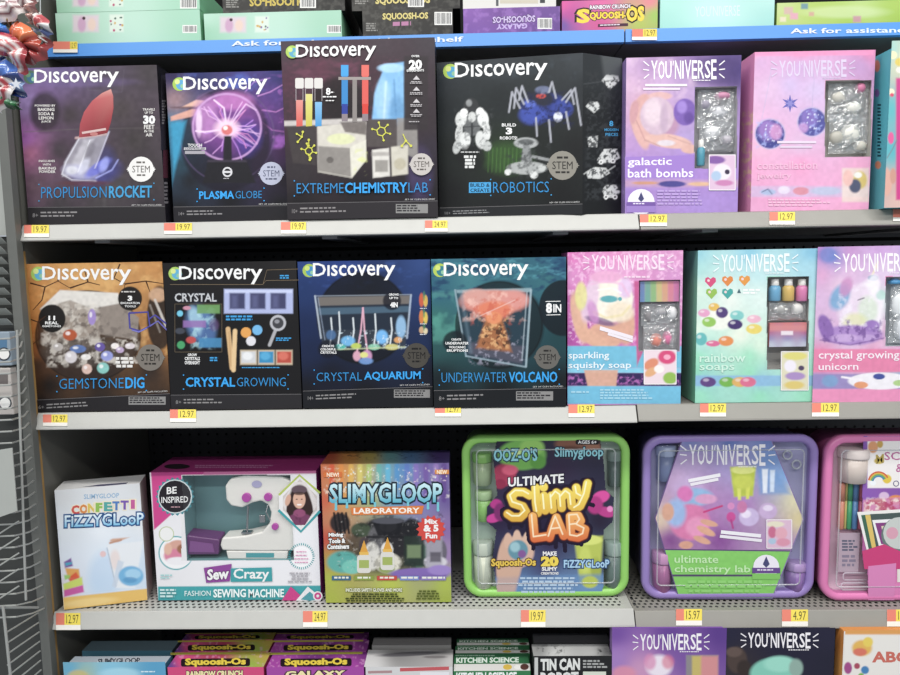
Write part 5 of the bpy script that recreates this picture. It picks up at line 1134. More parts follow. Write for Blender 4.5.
# ================================================================== lower shelf
def front_y(p): return at_z(p[0], p[1], L3 + (R3 if p[0] > 636 else 0)).y
# ---- white fizzy kit, turned a little
bl, br = (64, 610.5), (147.5, 600.5)
c = Carton('craft_kit_box', 'white and yellow fizzy slime box standing at an angle', 'toy box', None, bl, br, [(60, 491), (149, 481.5)], front_y(bl), front_y(br), 0.065, L3 + .0015, ('#dfe0e2', '#c9c6bc', '#e2e1e0'))
f = c.front; v = f.canvas(1.0)
v.grad([(64, 495, '#d5d6d8'), (100, 490, '#d8d8da'), (145, 486, '#cfd0d2'), (64, 530, '#dfe4ea'), (100, 530, '#e6ebf2'), (145, 520, '#dfe2e6'), (68, 560, '#d6dde8'), (105, 560, '#dbe6f2'), (145, 570, '#c6d8ea'), (100, 585, '#c4d8ec'), (66, 585, '#d8d0d8')])
v.ell(105, 575, 16, 22, '#bcd2ea', .9, .7).quad([(107, 545), (143, 541), (135, 588), (116, 588)], '#e4e6ea', .9, 2).ell(115, 560, 5, 10, '#e8c8bc', .8, .5).line([(107, 548), (116, 586)], 1, '#a9b6c8').quad([(118, 560), (124, 562), (116, 588), (112, 586)], '#c2cede', .8).ell(131, 576, 12.5, 10, '#6fb0da', .3).ell(133, 574, 8, 5, '#a4cfea', .6, .9).ell(130, 580, 7, 3, '#4d8fc0', .7, .7)
v.quad([(110, 540), (122, 534), (134, 537), (147, 536), (147, 544), (132, 543), (118, 542), (111, 545)], '#cfa28a').line([(110, 543), (121, 540)], 2, '#c08f78').ell(103, 554, 3, 3, '#e4c0c0', .6)
for pts, cc in (([(64, 562), (71, 558), (73, 566), (65, 568)], '#7c4a9c'), ([(65, 568), (79, 569), (80, 577), (68, 578)], '#dd9c38'), ([(68, 578), (76, 572), (80, 578), (70, 582)], '#d8502f'), ([(63, 584), (82, 577), (83, 585), (64, 591)], '#c4d24c'), ([(64, 590), (83, 585), (84, 592), (64, 597)], '#c8489c'), ([(65, 563), (72, 562), (72, 564), (66, 566)], '#3fa8c0'), ([(64, 575), (70, 575), (70, 578), (65, 580)], '#8fc45a')): v.quad(pts, cc, .95)
v.quad([(63, 597.5), (148, 588.5), (148, 601), (64, 611)], '#e2b85e', 1, 1.2).ell(90, 602, 26, 4, '#edd08a', .9, .7, -6); v.build()
k = f.ink(); k.text('SLIMYGLOOP', 84, 494.5, 119, 499, '#8fb4d4', .02, -1.5)
for i, (ch, cc) in enumerate(zip('CONFETTI', ('#d8504a', '#e0883c', '#e0c04a', '#8fbf4c', '#4ca8a4', '#4f7fc4', '#7c5ab4', '#c85a9c'))): k.text(ch, 72 + i * 8.2 + (2.5 if ch == 'I' else 0), 505.8 - i * .8, (79 if ch != 'I' else 76.5) + i * 8.2, 513.8 - i * .8, cc, .05, out='#f0e4c8', ow=.13)
k.build('confetti_lettering')
k = f.ink(); k.text('FiZZYGLooP', 65, 515.5, 143.5, 527, '#e8f4fb', .02, -3.0, out='#1c528c', ow=.1, col2='#7cc4ea'); k.build('title_lettering')
k = c.top.ink(); k.poly([(82, 487), (100, 484.5), (128, 482.5), (126, 484), (104, 486)], '#4a4a6a'); k.build('top_print')

# ---- sewing machine
WN = ((182, 475.5), (294, 560))
bl, br = (158, 600.5), (321, 600.5); Yf = (front_y(bl) + front_y(br)) / 2
c = Carton('sewing_machine_box', 'magenta and white windowed toy sewing machine box', 'toy box', None, bl, br, [(152, 472.6), (321, 470.7)], Yf, Yf, 0.12, L3 + .0015, ('#e6e4e6', '#b0347c', '#9c2f72'), WN, .062, inner='#6c989c')
f = c.front; v = f.canvas(1.0)
v.grad([(160, 500, '#e0dde0'), (165, 540, '#e6e4e8'), (170, 580, '#e2e0e4'), (240, 575, '#e8e6ea'), (310, 575, '#e6e4e8'), (310, 500, '#e4e2e4'), (300, 540, '#e8e6ea')])
v.quad([(151, 472), (205, 471), (182, 505), (154, 530)], '#cf3f8a', 1, 1).quad([(151, 472), (322, 470), (322, 473.5), (151, 476)], '#a83478', .9)
v.quad([(158, 586.5), (322, 585.5), (322, 601), (158, 601)], '#37a0a6', 1, 1)
v.ell(176, 553, 17.5, 17, '#37a0a6', .06).ell(176, 553, 16.3, 15.8, '#f0eef0', .06).ell(178, 552, 13.5, 12, '#d4a090', .2).ell(174, 556, 10, 7, '#d87f9c', .5).ell(183, 549, 6, 5, '#a06a50', .5).ell(178, 561, 12, 4, '#e9e6ea', .5).ell(168, 549, 4, 6, '#dfb29c', .6)
v.ell(166.5, 534, 7.5, 7.5, '#a8b870', .08).ell(166.5, 534, 6.8, 6.8, '#e9e8e6', .08)
v.ell(301.5, 556, 13, 13, '#f2f0f2', .1); v.build(mask=c.outside_window(WN))
k = f.ink(); k.star(175, 496.5, 19.5, 17.3, 22, '#3d8a96'); k.disc(175, 496.5, 17.2, '#cfd8da'); k.disc(175, 496.5, 16, '#241f26'); k.build('round_badge')
k = f.ink(); k.text('BE', 167, 487.5, 176.5, 494, WHITE, .02, -.8); k.text('INSPIRED', 161.5, 497, 188, 503, WHITE, .01, -.8); k.scrib(171, 506.5, 182, 508, 1, '#d0a0a8'); k.build('badge_lettering')
# photo panel of a woman in a knitted band and scarf, in a diamond frame
k = f.ink(); k.poly([(279, 494), (300, 474.5), (319, 494), (319.5, 511), (301, 531), (279, 512)], '#e9e6e6'); k.poly([(283, 496), (300, 479), (317, 496), (317, 510), (301, 526), (283, 510)], '#cfc4c0'); k.build('photo_panel')
v = f.canvas(.8, (283, 482, 317, 525)); v.fill('#d9d2d0').ell(299.5, 501, 10.5, 16, '#3c2a28', .3).ell(308.5, 509, 4.5, 15, '#402c2a', .4, 1, -8).ell(290.5, 508, 4, 13, '#402c2a', .4, 1, 6).ell(299.3, 499.5, 6.2, 9, '#d8ab94', .2).ell(299.3, 489.5, 7.8, 4.2, '#6a5660', .25).ell(299.3, 493.5, 5.5, 1.6, '#4a3430', .5, .8).ell(299.4, 504.6, 2.5, .9, '#f2e8e4', .4).ell(296.8, 499.3, 1.0, .55, '#5a4038', .5).ell(301.8, 499.3, 1.0, .55, '#5a4038', .5).ell(300, 521, 13, 8, '#84436a', .3).ell(299.5, 513, 6, 4, '#9c5078', .4).ell(288, 500, 2.6, 6, '#d2a48e', .4, 1, 15); v.noise(3, '#5f2c4a', .5, .5, .7, 3, 1, (286, 512, 316, 525)); v.build('woman_photo', mask=lambda X, Y: (np.abs(X - 300) / 17.5 + np.abs(Y - 503) / 29.0 < 1.08))
k = f.ink(); k.line([(279, 495), (299.5, 475.2), (320, 493)], 2.2, '#b4c45a'); k.build('lime_chevron')
k = f.ink(); k.line([(278.5, 510), (301, 531.5), (320, 511)], 2.6, '#37a0a6'); k.build('teal_chevron')
k = f.ink()
for i in range(36):
    t = math.radians(i * 10); k.line([(301.5 + 11 * math.cos(t), 556 + 11 * math.sin(t)), (301.5 + 13.2 * math.cos(t), 556 + 13.2 * math.sin(t))], .8, '#37a0a6')
for y in (551, 554.5, 558, 561.5): k.scrib(294.5, y, 308.5, y + 1.5, 1, '#d88ab4', align='c')
k.build('sunburst_print')
k = f.ink(); k.poly([(204, 567.5), (232, 563.5), (230, 581), (206.5, 582.5)], '#93489c'); k.text('Sew', 208, 569.5, 228.5, 579.5, WHITE, .04, -1.5, out='#5f2a68', ow=.09); k.build('title_tag')
k = f.ink(); k.poly([(231, 568), (272, 567), (272.5, 581), (231, 581.5)], '#37a0a6'); k.text('Crazy', 234, 568.5, 269, 581, WHITE, .02); k.build('title_tag')
k = f.ink(); k.text('FASHION', 185, 590.5, 211, 595.6, '#dff2f2', .01, -.3); k.text('SEWING', 214, 589, 246, 596.8, '#eefafa', .03, -.3); k.text('MACHINE', 249, 589, 284, 596.8, '#eefafa', .03, -.3); k.build('title_lettering')
k = f.ink(); k.poly([(291, 586), (306, 600), (282, 600)], '#cf3f8a'); k.poly([(308, 586), (321, 597), (321, 600.3), (296, 600.3)], '#e9e6ea'); k.poly([(310, 591), (319, 599), (310, 600.3), (301, 599)], '#4a9ca8'); k.disc(318, 595.5, 4.8, '#e6e4e8'); k.disc(318, 595.5, 3.5, '#cf3f8a'); k.disc(318, 595.5, 1.5, '#e6e4e8'); k.build('corner_emblem')
k = f.ink(); k.scrib(160.5, 588.5, 178, 598, 3, '#cdeaea'); k.build('small_print')
k = f.ink(); k.scrib(288, 572, 312, 583, 4, '#b4b0b6', align='c'); k.build('small_print')
k = f.ink(); k.scrib(161, 574, 175, 579, 2, '#a8d4d4'); k.build('small_print')
k = c.top.ink(); k.scrib(195, 465, 285, 468.5, 2, '#c07aa8'); k.build('top_print')
k = c.top.ink(); k.disc(177, 466.5, 13, '#2a2028', ry=2.6); k.build('top_badge')
c.pane()
# the machine inside
def sewing_machine(c):
    D = 0.005; A = c.world(258, 558, D); r = empty('toy_sewing_machine', A, c.yaw, 'white toy sewing machine with purple knobs inside the box window', 'sewing machine')
    def P(x, y, d=0.0):
        p = c.world(x, y, D + d) - A; return (p.x, p.y, p.z)
    def slab(pts, d0, d1, name, m, bev=.004):
        n = len(pts); vs = [P(x, y, d0) for x, y in pts] + [P(x, y, d1) for x, y in pts]
        # keep the back outline square to the front one
        vs = vs[:n] + [(a, d1, b) for a, _, b in vs[:n]]
        fs = [tuple(range(n)), tuple(range(2 * n - 1, n - 1, -1))] + [(i, n + i, n + (i + 1) % n, (i + 1) % n) for i in range(n)]
        return MB().add(vs, fs).build(name, m, r, False, bev)
    wh = mat('white_toy_plastic', '#e3e0da', .3); pu = mat('purple_toy_plastic', '#a84a9c', .35); mt = mat('needle_steel', '#a8a8aa', .25, 1)
    slab([(225, 486), (230, 479), (244, 475.5), (262, 476), (282, 477), (292, 482), (296, 494), (297.5, 515), (297.5, 540), (296, 551), (262, 551.5), (222, 550.5), (220, 545), (222, 538), (246, 536), (262, 532), (269, 524), (271, 513), (268, 505), (261, 501), (252, 503), (242, 508), (231, 506), (226, 500)], 0, .045, 'housing', wh)
    slab([(226, 551), (288, 551.5), (287, 559), (228, 559)], .001, .05, 'base', wh, .002)
    q = [P(x, y, .0004) for x, y in ((246, 553), (274, 553), (274, 557.5), (246, 557.5))]; MB().add(q, [(0, 1, 2, 3)]).build('name_plate', mat('teal_plate', '#4a9aa0', .4), r)
    k = [(247, 497, 5.2), (268.5, 496.5, 4.6), (275.5, 526, 3.8)]
    for x, y, rr in k:
        x0, y0, z0 = P(x, y); m = MB(); R = rr * .0019
        vs = [(x0 + R * math.cos(t), y0 - h, z0 + R * math.sin(t)) for h in (-.001, .006) for t in [2 * math.pi * i / 16 for i in range(16)]]
        m.add(vs, [(i, (i + 1) % 16, 16 + (i + 1) % 16, 16 + i) for i in range(16)] + [tuple(range(16, 32))]); m.build('knob', pu, r, False, .0008)
    x0, y0, z0 = P(257, 484)
    m = MB().add([(x0 + .011 * math.cos(t), y0 - .0012, z0 + .008 * math.sin(t)) for t in [2 * math.pi * i / 20 for i in range(20)]], [tuple(range(20))]); m.build('logo_plate', mat('pale_violet_plate', '#a8a4c4', .3), r)
    a, b = Vector(P(248, 506, .012)), Vector(P(247, 531, .012))
    MB().tube([a, b], .0022, 8).build('needle_bar', mt, r)
    q = Vector(P(247, 531, .012)); MB().box(q.x - .010, q.x + .012, q.y - .008, q.y + .006, q.z - .003, q.z).build('presser_foot', mt, r)
    q = Vector(P(262, 519, .01)); MB().box(q.x - .006, q.x + .006, q.y, q.y + .006, q.z - .008, q.z + .008).build('thread_guide', mt, r, bevel=.001)
    MB().tube([P(268, 505, .004), P(266, 512, -.002), P(270, 520, -.002)], .0012, 6).build('thread_hook', mt, r)
    return r
sewing_machine(c)
A = c.world(186, 555, .006); B = c.world(219, 534, .006)
r = empty('foot_pedal', A, c.yaw, 'purple wedge pedal beside the sewing machine in its window', 'pedal')
w, h = B.x - A.x, B.z - A.z
MB().add([(0, 0, 0), (w * .95, 0, 0), (w, 0, h * .72), (0, 0, h * .95), (0, .04, 0), (w * .95, .04, 0), (w, .04, h * .8), (0, .04, h)], [(0, 1, 2, 3), (7, 6, 5, 4), (0, 4, 5, 1), (1, 5, 6, 2), (2, 6, 7, 3), (3, 7, 4, 0)]).build('wedge', mat('deep_purple_plastic', '#5f2f66', .35), r, bevel=.003)
MB().add([(w * .1, -.001, h * .15), (w * .85, -.001, h * .12), (w * .8, -.001, h * .55), (w * .15, -.001, h * .7)], [(0, 1, 2, 3)]).build('grip_plate', mat('violet_plastic', '#7c4a84', .3), r)

# ---- slime laboratory carton
bl, br = (326, 603.5), (451.5, 602.5); Yf = (front_y(bl) + front_y(br)) / 2
c = Carton('slime_kit_box', 'rainbow drip slime laboratory box with a lime base', 'toy box', None, bl, br, [(322, 465), (450.5, 462.5)], Yf, Yf, 0.10, L3 + .0015, ('#8a8f3a', '#6a5a9a', '#b08a5a'))
f = c.front; v = f.canvas(1.0)
v.grad([(325, 470, '#c8663c'), (345, 470, '#d08a40'), (365, 470, '#b8ac50'), (385, 470, '#5fa4b4'), (405, 470, '#4f88c0'), (425, 470, '#7a66ac'), (447, 470, '#7a62a4'), (325, 500, '#c85a40'), (345, 498, '#d89a48'), (370, 500, '#9cb070'), (395, 500, '#5aa0c8'), (420, 500, '#7c74bc'), (447, 500, '#6f5a9c'), (326, 540, '#c4473c'), (330, 560, '#b08a3c'), (390, 530, '#4a4a44'), (447, 530, '#8a68a8'), (445, 555, '#9a7ab0'), (330, 580, '#a8b43a'), (390, 585, '#b4bf3c'), (446, 585, '#a8b83a'), (330, 600, '#a4b038'), (446, 600, '#9cac38')])
for x, y0, y1, cc in ((332, 466, 492, '#d8502f'), (341, 466, 484, '#e08a3a'), (351, 466, 488, '#e0b04a'), (360, 466, 482, '#d8c860'), (369, 466, 490, '#a8c46a'), (379, 466, 484, '#5fb0a8'), (388, 466, 492, '#5ab4d8'), (397, 466, 486, '#4a90c8'), (407, 466, 490, '#5f78c0'), (416, 466, 484, '#8a70bc'), (426, 466, 494, '#7a5aa8'), (436, 466, 488, '#9a7abc'), (444, 466, 500, '#6a4a98')): v.line([(x, y0), (x, y1)], 5, cc, .8, 2)
v.noise(3, '#f2ead8', .55, .62, .78, 5, 1, (322, 466, 452, 500)).specks((326, 470, 448, 490), 40, ['#f4e8c0', '#f0c8d8', '#c8e8f0'], .7)
v.ell(388, 548, 48, 28, '#3a3836', .6, .75)
for x, y, rx, ry, cc in ((385, 527, 20, 9, '#26262c'), (340, 523, 10, 10, '#2c2a30'), (361, 530, 10, 7, '#4a5a44'), (376, 542, 9, 16, '#6a686c'), (398, 540, 14, 18, '#2e2c32'), (412, 528, 10, 9, '#24242a'), (365, 545, 6, 8, '#55484c'), (388, 526, 9, 6, '#8d8a92'), (430, 545, 12, 20, '#8f8a98'), (438, 552, 9, 14, '#6a6672'), (343, 562, 16, 11, '#4fa8a0'), (352, 567, 10, 7, '#6fc0b0'), (418, 555, 12, 13, '#4a6a5a'), (372, 556, 8, 14, '#d8d4cc'), (388, 563, 13, 10, '#ded8c8'), (387, 550, 6, 8, '#e4e0da'), (387, 569, 8, 4, '#8a9c50'), (435, 562, 12, 6, '#d0ccd4')): v.ell(x, y, rx, ry, cc, .4, .95)
v.noise(5, '#15151a', .45, .55, .74, 7, 1, (335, 512, 446, 570)).noise(3, '#d4d2ce', .3, .64, .8, 9, 1, (335, 515, 446, 572))
for x in (334, 338, 342, 346): v.line([(x, 513), (x + 3, 533)], 2, '#1c1b20', .95)
v.quad([(372, 521), (404, 520), (399, 535), (378, 536)], '#1f1f26', .95).ell(388, 521, 16, 3, '#5a5a64', .4).rect(366, 536, 412, 538, '#1c1c22', .9).rect(404, 536, 424, 566, '#2c3a34', .9, 2).rect(407, 545, 421, 558, '#7c9068', .8, 2).rect(426, 536, 442, 572, '#a49eac', .8, 3).rect(430, 552, 441, 562, '#55505c', .8, 2)
v.ell(420, 574, 30, 6, '#8468b4', .4).ell(440, 570, 12, 5, '#9a80c4', .5); v.build()
k = f.ink()
for x, y in ((364, 540), (387.5, 537)): k.poly([(x, y), (x + 4, y + 12), (x - 4, y + 12)], '#e0a02c'); k.rect(x - 4.6, y + 12, x + 4.6, y + 15, '#e8b84a'); k.rrect(x - 7, y + 15, x + 7, y + 33, 3, '#dcd8d0'); k.rect(x - 5, y + 20, x + 5, y + 28, '#a4b45a')
k.build('picture_glue_bottles')
k = f.ink(); k.text('SLIMYGLOOP', 330, 484.5, 441.5, 502.5, '#cdeef4', .03, -.8, out='#1c2a38', ow=.1, col2='#4fb0c8'); 
for x, l in ((336, 7), (347, 5), (375, 6), (408, 7), (428, 6), (438, 8)): k.line([(x, 502), (x, 502 + l)], 2.4, '#6fc4d4'); k.disc(x, 502 + l, 1.5, '#6fc4d4', n=10)
k.build('title_lettering')
k = f.ink(); k.poly([(350.5, 507.5), (424, 505.5), (422, 514), (352, 515)], '#dd7a34'); k.text('LABORATORY', 354, 508.2, 419, 513.4, '#f8efe4', .03, -.6); k.build('subtitle_tag')
k = f.ink(); k.star(431, 529, 15, 12, 14, '#d8443a', ry=.95); k.text('Mix', 425, 519, 437, 523.5, WHITE, .04); k.text('& 5', 424, 525, 438, 531, WHITE, .05); k.text('Fun', 426, 533, 437, 538, WHITE, .04); k.build('starburst')
k = f.ink(); k.text('Mixing', 329, 533, 343, 537.5, WHITE, .05, -.5, out='#241c1c', ow=.14); k.text('Tools &', 329, 538.8, 345, 543, WHITE, .05, -.5, out='#241c1c', ow=.14); k.text('Containers', 327.5, 544.3, 349, 548.8, WHITE, .05, -.5, out='#241c1c', ow=.14); k.build('callout_lettering')
k = f.ink(); k.rect(323.5, 472, 342, 477, '#d8702f'); k.text('NEW!', 327, 472.6, 339, 476.4, '#f8e8d0', .03); k.build('new_flash')
k = f.ink(); k.rect(435, 469.5, 449, 474, '#dd8a3a'); k.text('NEW', 437, 470, 447, 473.6, '#f8e8d0', .03); k.build('new_flash')
k = f.ink()
for x0, x1, cc in ((332, 351, '#3f6a8a'), (354, 374, '#8a9c3c'), (377, 397, '#c84a3c'), (400, 419, '#7c8ac8'), (421, 446, '#8a7cb8')): k.rect(x0, 575.5, x1, 580, cc); k.scrib(x0 + 1, 576.4, x1 - 1, 579.4, 1, '#eceadc', align='c')
k.build('caption_tags')
k = f.ink(); k.text("INCLUDES SAFETY GLOVES AND MORE", 346, 588, 402, 591.2, '#f0f0d8', .03, out='#5a6420', ow=.09); k.scrib(345, 593, 405, 602, 4, '#3f4818', align='c'); k.build('small_print')
k = f.ink(); k.scrib(416, 590, 440, 600, 4, '#5a6420', align='c'); k.build('small_print')
v = c.top.canvas(1.0); v.grad([(330, 455, '#b04a34'), (350, 455, '#c88438'), (370, 455, '#b8a44a'), (390, 455, '#5f9ca0'), (410, 455, '#4f78a8'), (440, 455, '#5a4488')]); v.noise(3, '#2a2030', .5, .55, .7, 3, .5, (340, 452, 445, 461)); v.build('top_artwork')

# ---- latching cases with clear fronts
M['ridge'] = clear_mat('moulded_lid_ridge', '#eef0f2', .1, .2, 0, 8, .3)
def rrect_pts(x0, z0, x1, z1, r, n=6):
    pts = []
    for cx, cz, a0 in ((x1 - r, z0 + r, -90), (x1 - r, z1 - r, 0), (x0 + r, z1 - r, 90), (x0 + r, z0 + r, 180)):
        for k in range(n + 1): t = math.radians(a0 + 90 * k / n); pts.append((cx + r * math.cos(t), cz + r * math.sin(t)))
    return pts
def case(name, label, x0, y0, x1, y1, Yf, rim, tray, fill_panel, depth=0.10, rpx=21):
    """x0..y1: outer rim in photo pixels"""
    A = at_y(x0, y1, Yf); B = at_y(x1, y1, Yf); T = at_y((x0 + x1) / 2, y0, Yf); w = B.x - A.x; z = L3 + (R3 if x0 > 636 else 0) + .0015
    r = empty(name, (A.x, Yf, z), 0, label, 'plastic case', 'clear fronted plastic cases'); h = T.z - z; R = rpx * .00195; n = 8
    def ringm(prof, nm, m, cap=None):
        """prof: (inset, y) rows swept round the rounded square"""
        vs, fs = [], []; k = 4 * (n + 1)
        for ins, y in prof:
            vs += [(a, y, b) for a, b in rrect_pts(ins, ins, w - ins, h - ins, max(R - ins, .004), n)]
        for j in range(len(prof) - 1):
            for i in range(k): fs.append((j * k + i, j * k + (i + 1) % k, (j + 1) * k + (i + 1) % k, (j + 1) * k + i))
        if cap == 'end': fs.append(tuple((len(prof) - 1) * k + i for i in range(k)))
        return MB().add(vs, fs).build(nm, m, r, True)
    rm = mat('case_rim', rim, .28, 0, .04, 20); tm = mat('case_tray', tray, .35)
    ringm([(.004, .020), (0, .017), (0, .004), (.002, .001), (.006, -.001), (.012, .000), (.0165, .004), (.0175, .008), (.018, .016)], 'rim', rm)
    ringm([(.0175, .0155), (.020, .027), (.05, .028)], 'fill_panel', mat('case_fill_panel', fill_panel, .4), 'end')  # pale panel added close behind the lid to lighten the dark interior
    ringm([(.006, .019), (.009, depth), (.016, depth + .004), (.03, depth + .004)], 'tray', tm, 'end')
    ringm([(.030, .0012), (.0305, -.0008), (.0325, -.0008), (.033, .0012)], 'lid_ridge', M['ridge'])
    ringm([(.0165, .006), (.020, .002), (.022, .0012), (.06, .001)], 'lid', M['lid'], 'end')
    f = Face(r, (0, .0005, 0), (1, 0, 0), (0, 0, 1), (0, -1, 0), w, h)
    def P(x, y, d): 
        g = Face(r, (0, d, 0), (1, 0, 0), (0, 0, 1), (0, -1, 0), 1, 1); a, b = g.ab(x, y); return Vector((A.x + a, Yf + d, z + b))
    return r, f, P, w, h
def polymask(pts):
    def m(X, Y):
        ins = np.zeros(X.shape, bool); j = len(pts) - 1
        for i in range(len(pts)):
            xi, yi = pts[i]; xj, yj = pts[j]
            ins ^= ((yi > Y) != (yj > Y)) & (X < (xj - xi) * (Y - yi) / (yj - yi + 1e-9) + xi); j = i
        return ins
    return m
def tub(P, x0, y0, x1, y1, d, col, label, cap, name='slime_tub'):
    A = P((x0 + x1) / 2, y1, d); R = (P(x1, y1, d) - P(x0, y1, d)).length / 2; H = P(x0, y0, d).z - A.z
    r = empty(name, A, 0, label, 'tub', 'tubs inside the clear cases')
    MB().lathe([(R * .8, 0), (R * .95, .002), (R, H * .72)], n=20).build('tub', mat('tub_plastic', col, .3), r, True)
    MB().lathe([(R * 1.05, H * .72), (R * 1.08, H * .75), (R * 1.05, H * .98), (R * .9, H)], n=20).build('lid', mat('tub_lid', cap, .35), r, True)
    return r

# slime lab
Yf = front_y((545, 598))
r, f, P, w, h = case('slime_case', 'green rimmed clear slime lab case with dark purple card', 464, 435, 629, 598, Yf, '#93cc68', '#7a9a62', '#c4d4c4', .10)
SH = [(497, 437), (600, 437), (604, 462), (606, 490), (614, 497), (613, 522), (604, 530), (604, 585), (602, 592), (497, 592), (492, 560), (496, 530), (486, 522), (487, 506), (497, 495), (493, 460)]
v = f.canvas(.9); v.grad([(500, 440, '#2f2a40'), (545, 440, '#352f48'), (598, 440, '#3a3040'), (500, 480, '#3a2c4c'), (560, 470, '#3f3050'), (600, 480, '#33304c'), (500, 520, '#33244a'), (550, 540, '#3a2a54'), (600, 520, '#2f2440'), (500, 560, '#332a4a'), (545, 565, '#4a4a78'), (600, 560, '#3f4a60'), (520, 585, '#5f84b4'), (560, 588, '#6a90c0'), (590, 590, '#7aa0c8')])
v.ell(522, 455, 24, 15, '#6fae4c', .3).ell(532, 447, 12, 8, '#8fc45a', .6).ell(516, 452, 5, 4, '#c8e090', .6).ell(538, 462, 8, 7, '#5a9a3c', .5).ell(504, 475, 12, 11, '#b83a5c', .4, .9).ell(510, 470, 8, 5, '#d85a78', .6).ell(500, 484, 6, 5, '#9c2c50', .6)
v.ell(577, 444, 22, 8, '#8a5a48', .4).ell(592, 449, 9, 7, '#9a6a54', .5).ell(570, 452, 15, 6, '#6a4436', .6).quad([(561, 462), (588, 460), (583, 486), (577, 470), (572, 484), (568, 470), (564, 478)], '#dcdce0', .95)
v.ell(601, 497, 9, 6, '#d8489c', .4, 1, -20).ell(606, 512, 9, 5, '#c03a8c', .4, 1, 15).ell(595, 505, 8, 9, '#b83484', .5).ell(610, 509, 3, 3, '#e88ac4', .5).ell(494, 518, 8, 4.5, '#c83a94', .4, 1, -15).ell(496, 504, 6, 5, '#b8348a', .5).ell(500, 512, 6, 9, '#8a2c74', .5)
v.ell(544, 512, 40, 30, '#2a1c40', .3, .85)
v.ell(517, 552, 17, 16, '#d4ad98', .25).ell(504, 560, 7, 24, '#cfa690', .4, 1, 8).ell(527, 540, 4, 8, '#d8b29c', .4).ell(517, 538, 4, 8, '#d8b29c', .4).ell(508, 541, 4, 8, '#d4ac96', .4).quad([(500, 565), (522, 565), (514, 597), (494, 597)], '#cda58f', 1, 3).ell(518, 550, 10, 10, '#5f8fa0', .3).ell(515, 547, 5, 5, '#a0c8d0', .7, .8).ell(522, 554, 4, 4, '#8a5a9c', .6)
v.quad([(574, 537), (603, 536), (600, 582), (580, 584)], '#b4c04a', 1, 3).ell(588, 540, 14, 5, '#d4dc6a', .4).ell(585, 560, 6, 14, '#c8d45c', .8, .8).ell(596, 570, 5, 12, '#93a038', .7, .7)
v.quad([(480, 578), (610, 574), (612, 600), (480, 600)], '#5f88b8', .75, 4).quad([(500, 565), (522, 565), (514, 597), (494, 597)], '#cda58f', .7, 3).ell(590, 582, 8, 6, '#b4c04a', .5)
v.build('card_artwork', mask=polymask(SH))
k = f.ink(); k.text("OOZ-O'S", 494, 449, 537, 461, '#8fd4e0', .03, -.5, out='#1f3a48', ow=.1); k.build('logo_lettering')
k = f.ink(); k.text('Slimygloop', 555, 447.5, 603, 459.5, '#8fd0dc', .02, -.5, out='#1f3448', ow=.1); k.build('logo_lettering')
Z = lambda pts: [(440 + x / 3.214, 410 + y / 3.214) for x, y in pts]
SL = [Z(q) for q in ([(288, 274), (270, 264), (245, 263), (228, 278), (236, 300), (266, 310), (276, 328), (258, 345), (234, 345), (218, 334)], [(307, 250), (309, 300), (314, 330)], [(334, 276), (338, 322)], [(333, 247), (333, 248)],
    [(362, 320), (358, 276)], [(360, 284), (374, 266), (388, 276), (391, 314)], [(390, 282), (406, 264), (420, 274), (424, 308)], [(438, 250), (442, 272), (456, 280)], [(474, 236), (466, 274), (450, 308), (434, 318)])]
LB = [Z(q) for q in ([(298, 342), (304, 412), (344, 406)], [(352, 410), (362, 378), (374, 346), (386, 374), (398, 404)], [(362, 386), (388, 383)], [(418, 342), (421, 406)], [(418, 342), (444, 340), (452, 356), (442, 370), (422, 372)], [(442, 372), (466, 384), (462, 402), (444, 410), (421, 406)])]
DR = [Z(q) for q in ([(300, 420), (300, 445)], [(372, 410), (372, 440)], [(400, 420), (402, 452)], [(452, 412), (454, 432)], [(222, 345), (224, 378)], [(260, 350), (262, 372)], [(205, 318), (196, 326)], [(475, 300), (492, 306)])]
hi = lambda S: [[(x - 1.2, y - 1.6) for x, y in q] for q in S]
v = f.canvas(.75, (500, 478, 602, 556)); v.fill('#241636'); back = (v.dist(SL + LB) < 8.2) | (v.dist(DR) < 2.4)
v.fat(SL, 10.2, '#7a4a14'); v.fat(SL, 8.4, '#f6e052', '#dba426'); v.fat(hi(SL), 1.4, '#fdf6c4')
v.fat(LB, 10.2, '#7a2c14'); v.fat(LB, 8.4, '#f4b45a', '#d8622c'); v.fat(hi(LB), 1.4, '#fae2bc'); v.build('title_lettering', mask=lambda X, Y: back)
k = f.ink(); k.text('ULTIMATE', 508.5, 478, 563.5, 486.5, WHITE, .03, -4.0, out='#1a1228', ow=.09); k.build('title_lettering')
k = f.ink(); k.text('MAKE', 543, 551.5, 556.5, 555.5, WHITE, .04); k.text('20', 542, 557, 557.5, 565.5, '#f0d43c', .07, out='#2a2038', ow=.12); k.text('SLIMY', 542, 567, 557, 570.5, WHITE, .04); k.text('CREATIONS', 541, 572, 558.5, 574.4, WHITE, .03); k.build('callout_lettering')
k = f.ink(); k.text("Squoosh-Os", 491.5, 559, 535.5, 568, '#e8c23c', .04, -.5, out='#4a2c10', ow=.12); k.build('logo_lettering')
k = f.ink(); k.text('FiZZYGLooP', 564, 560, 609, 567.5, '#a8d0ec', .03, -.3, out='#2a4a7c', ow=.12); k.build('logo_lettering')
k = f.ink(); k.rrect(575.5, 439.5, 599, 444.5, 2, '#221a20'); k.text('AGES 6+', 578, 440.4, 596.5, 443.6, WHITE, .02); k.build('age_tag')
k = f.ink(); k.scrib(516, 577, 580, 594, 5, '#b4cce4', align='c'); k.build('small_print')
tub(P, 476, 490, 492, 520, .021, '#8fbf6a', 'green slime tub at the left inside the slime case', '#a4bc8c')
tub(P, 474, 540, 493, 586, .021, '#c9ccb8', 'pale tub low at the left inside the slime case', '#b4bcae')
tub(P, 604, 540, 622, 588, .021, '#6a7c74', 'grey green tub low at the right inside the slime case', '#93a49a')
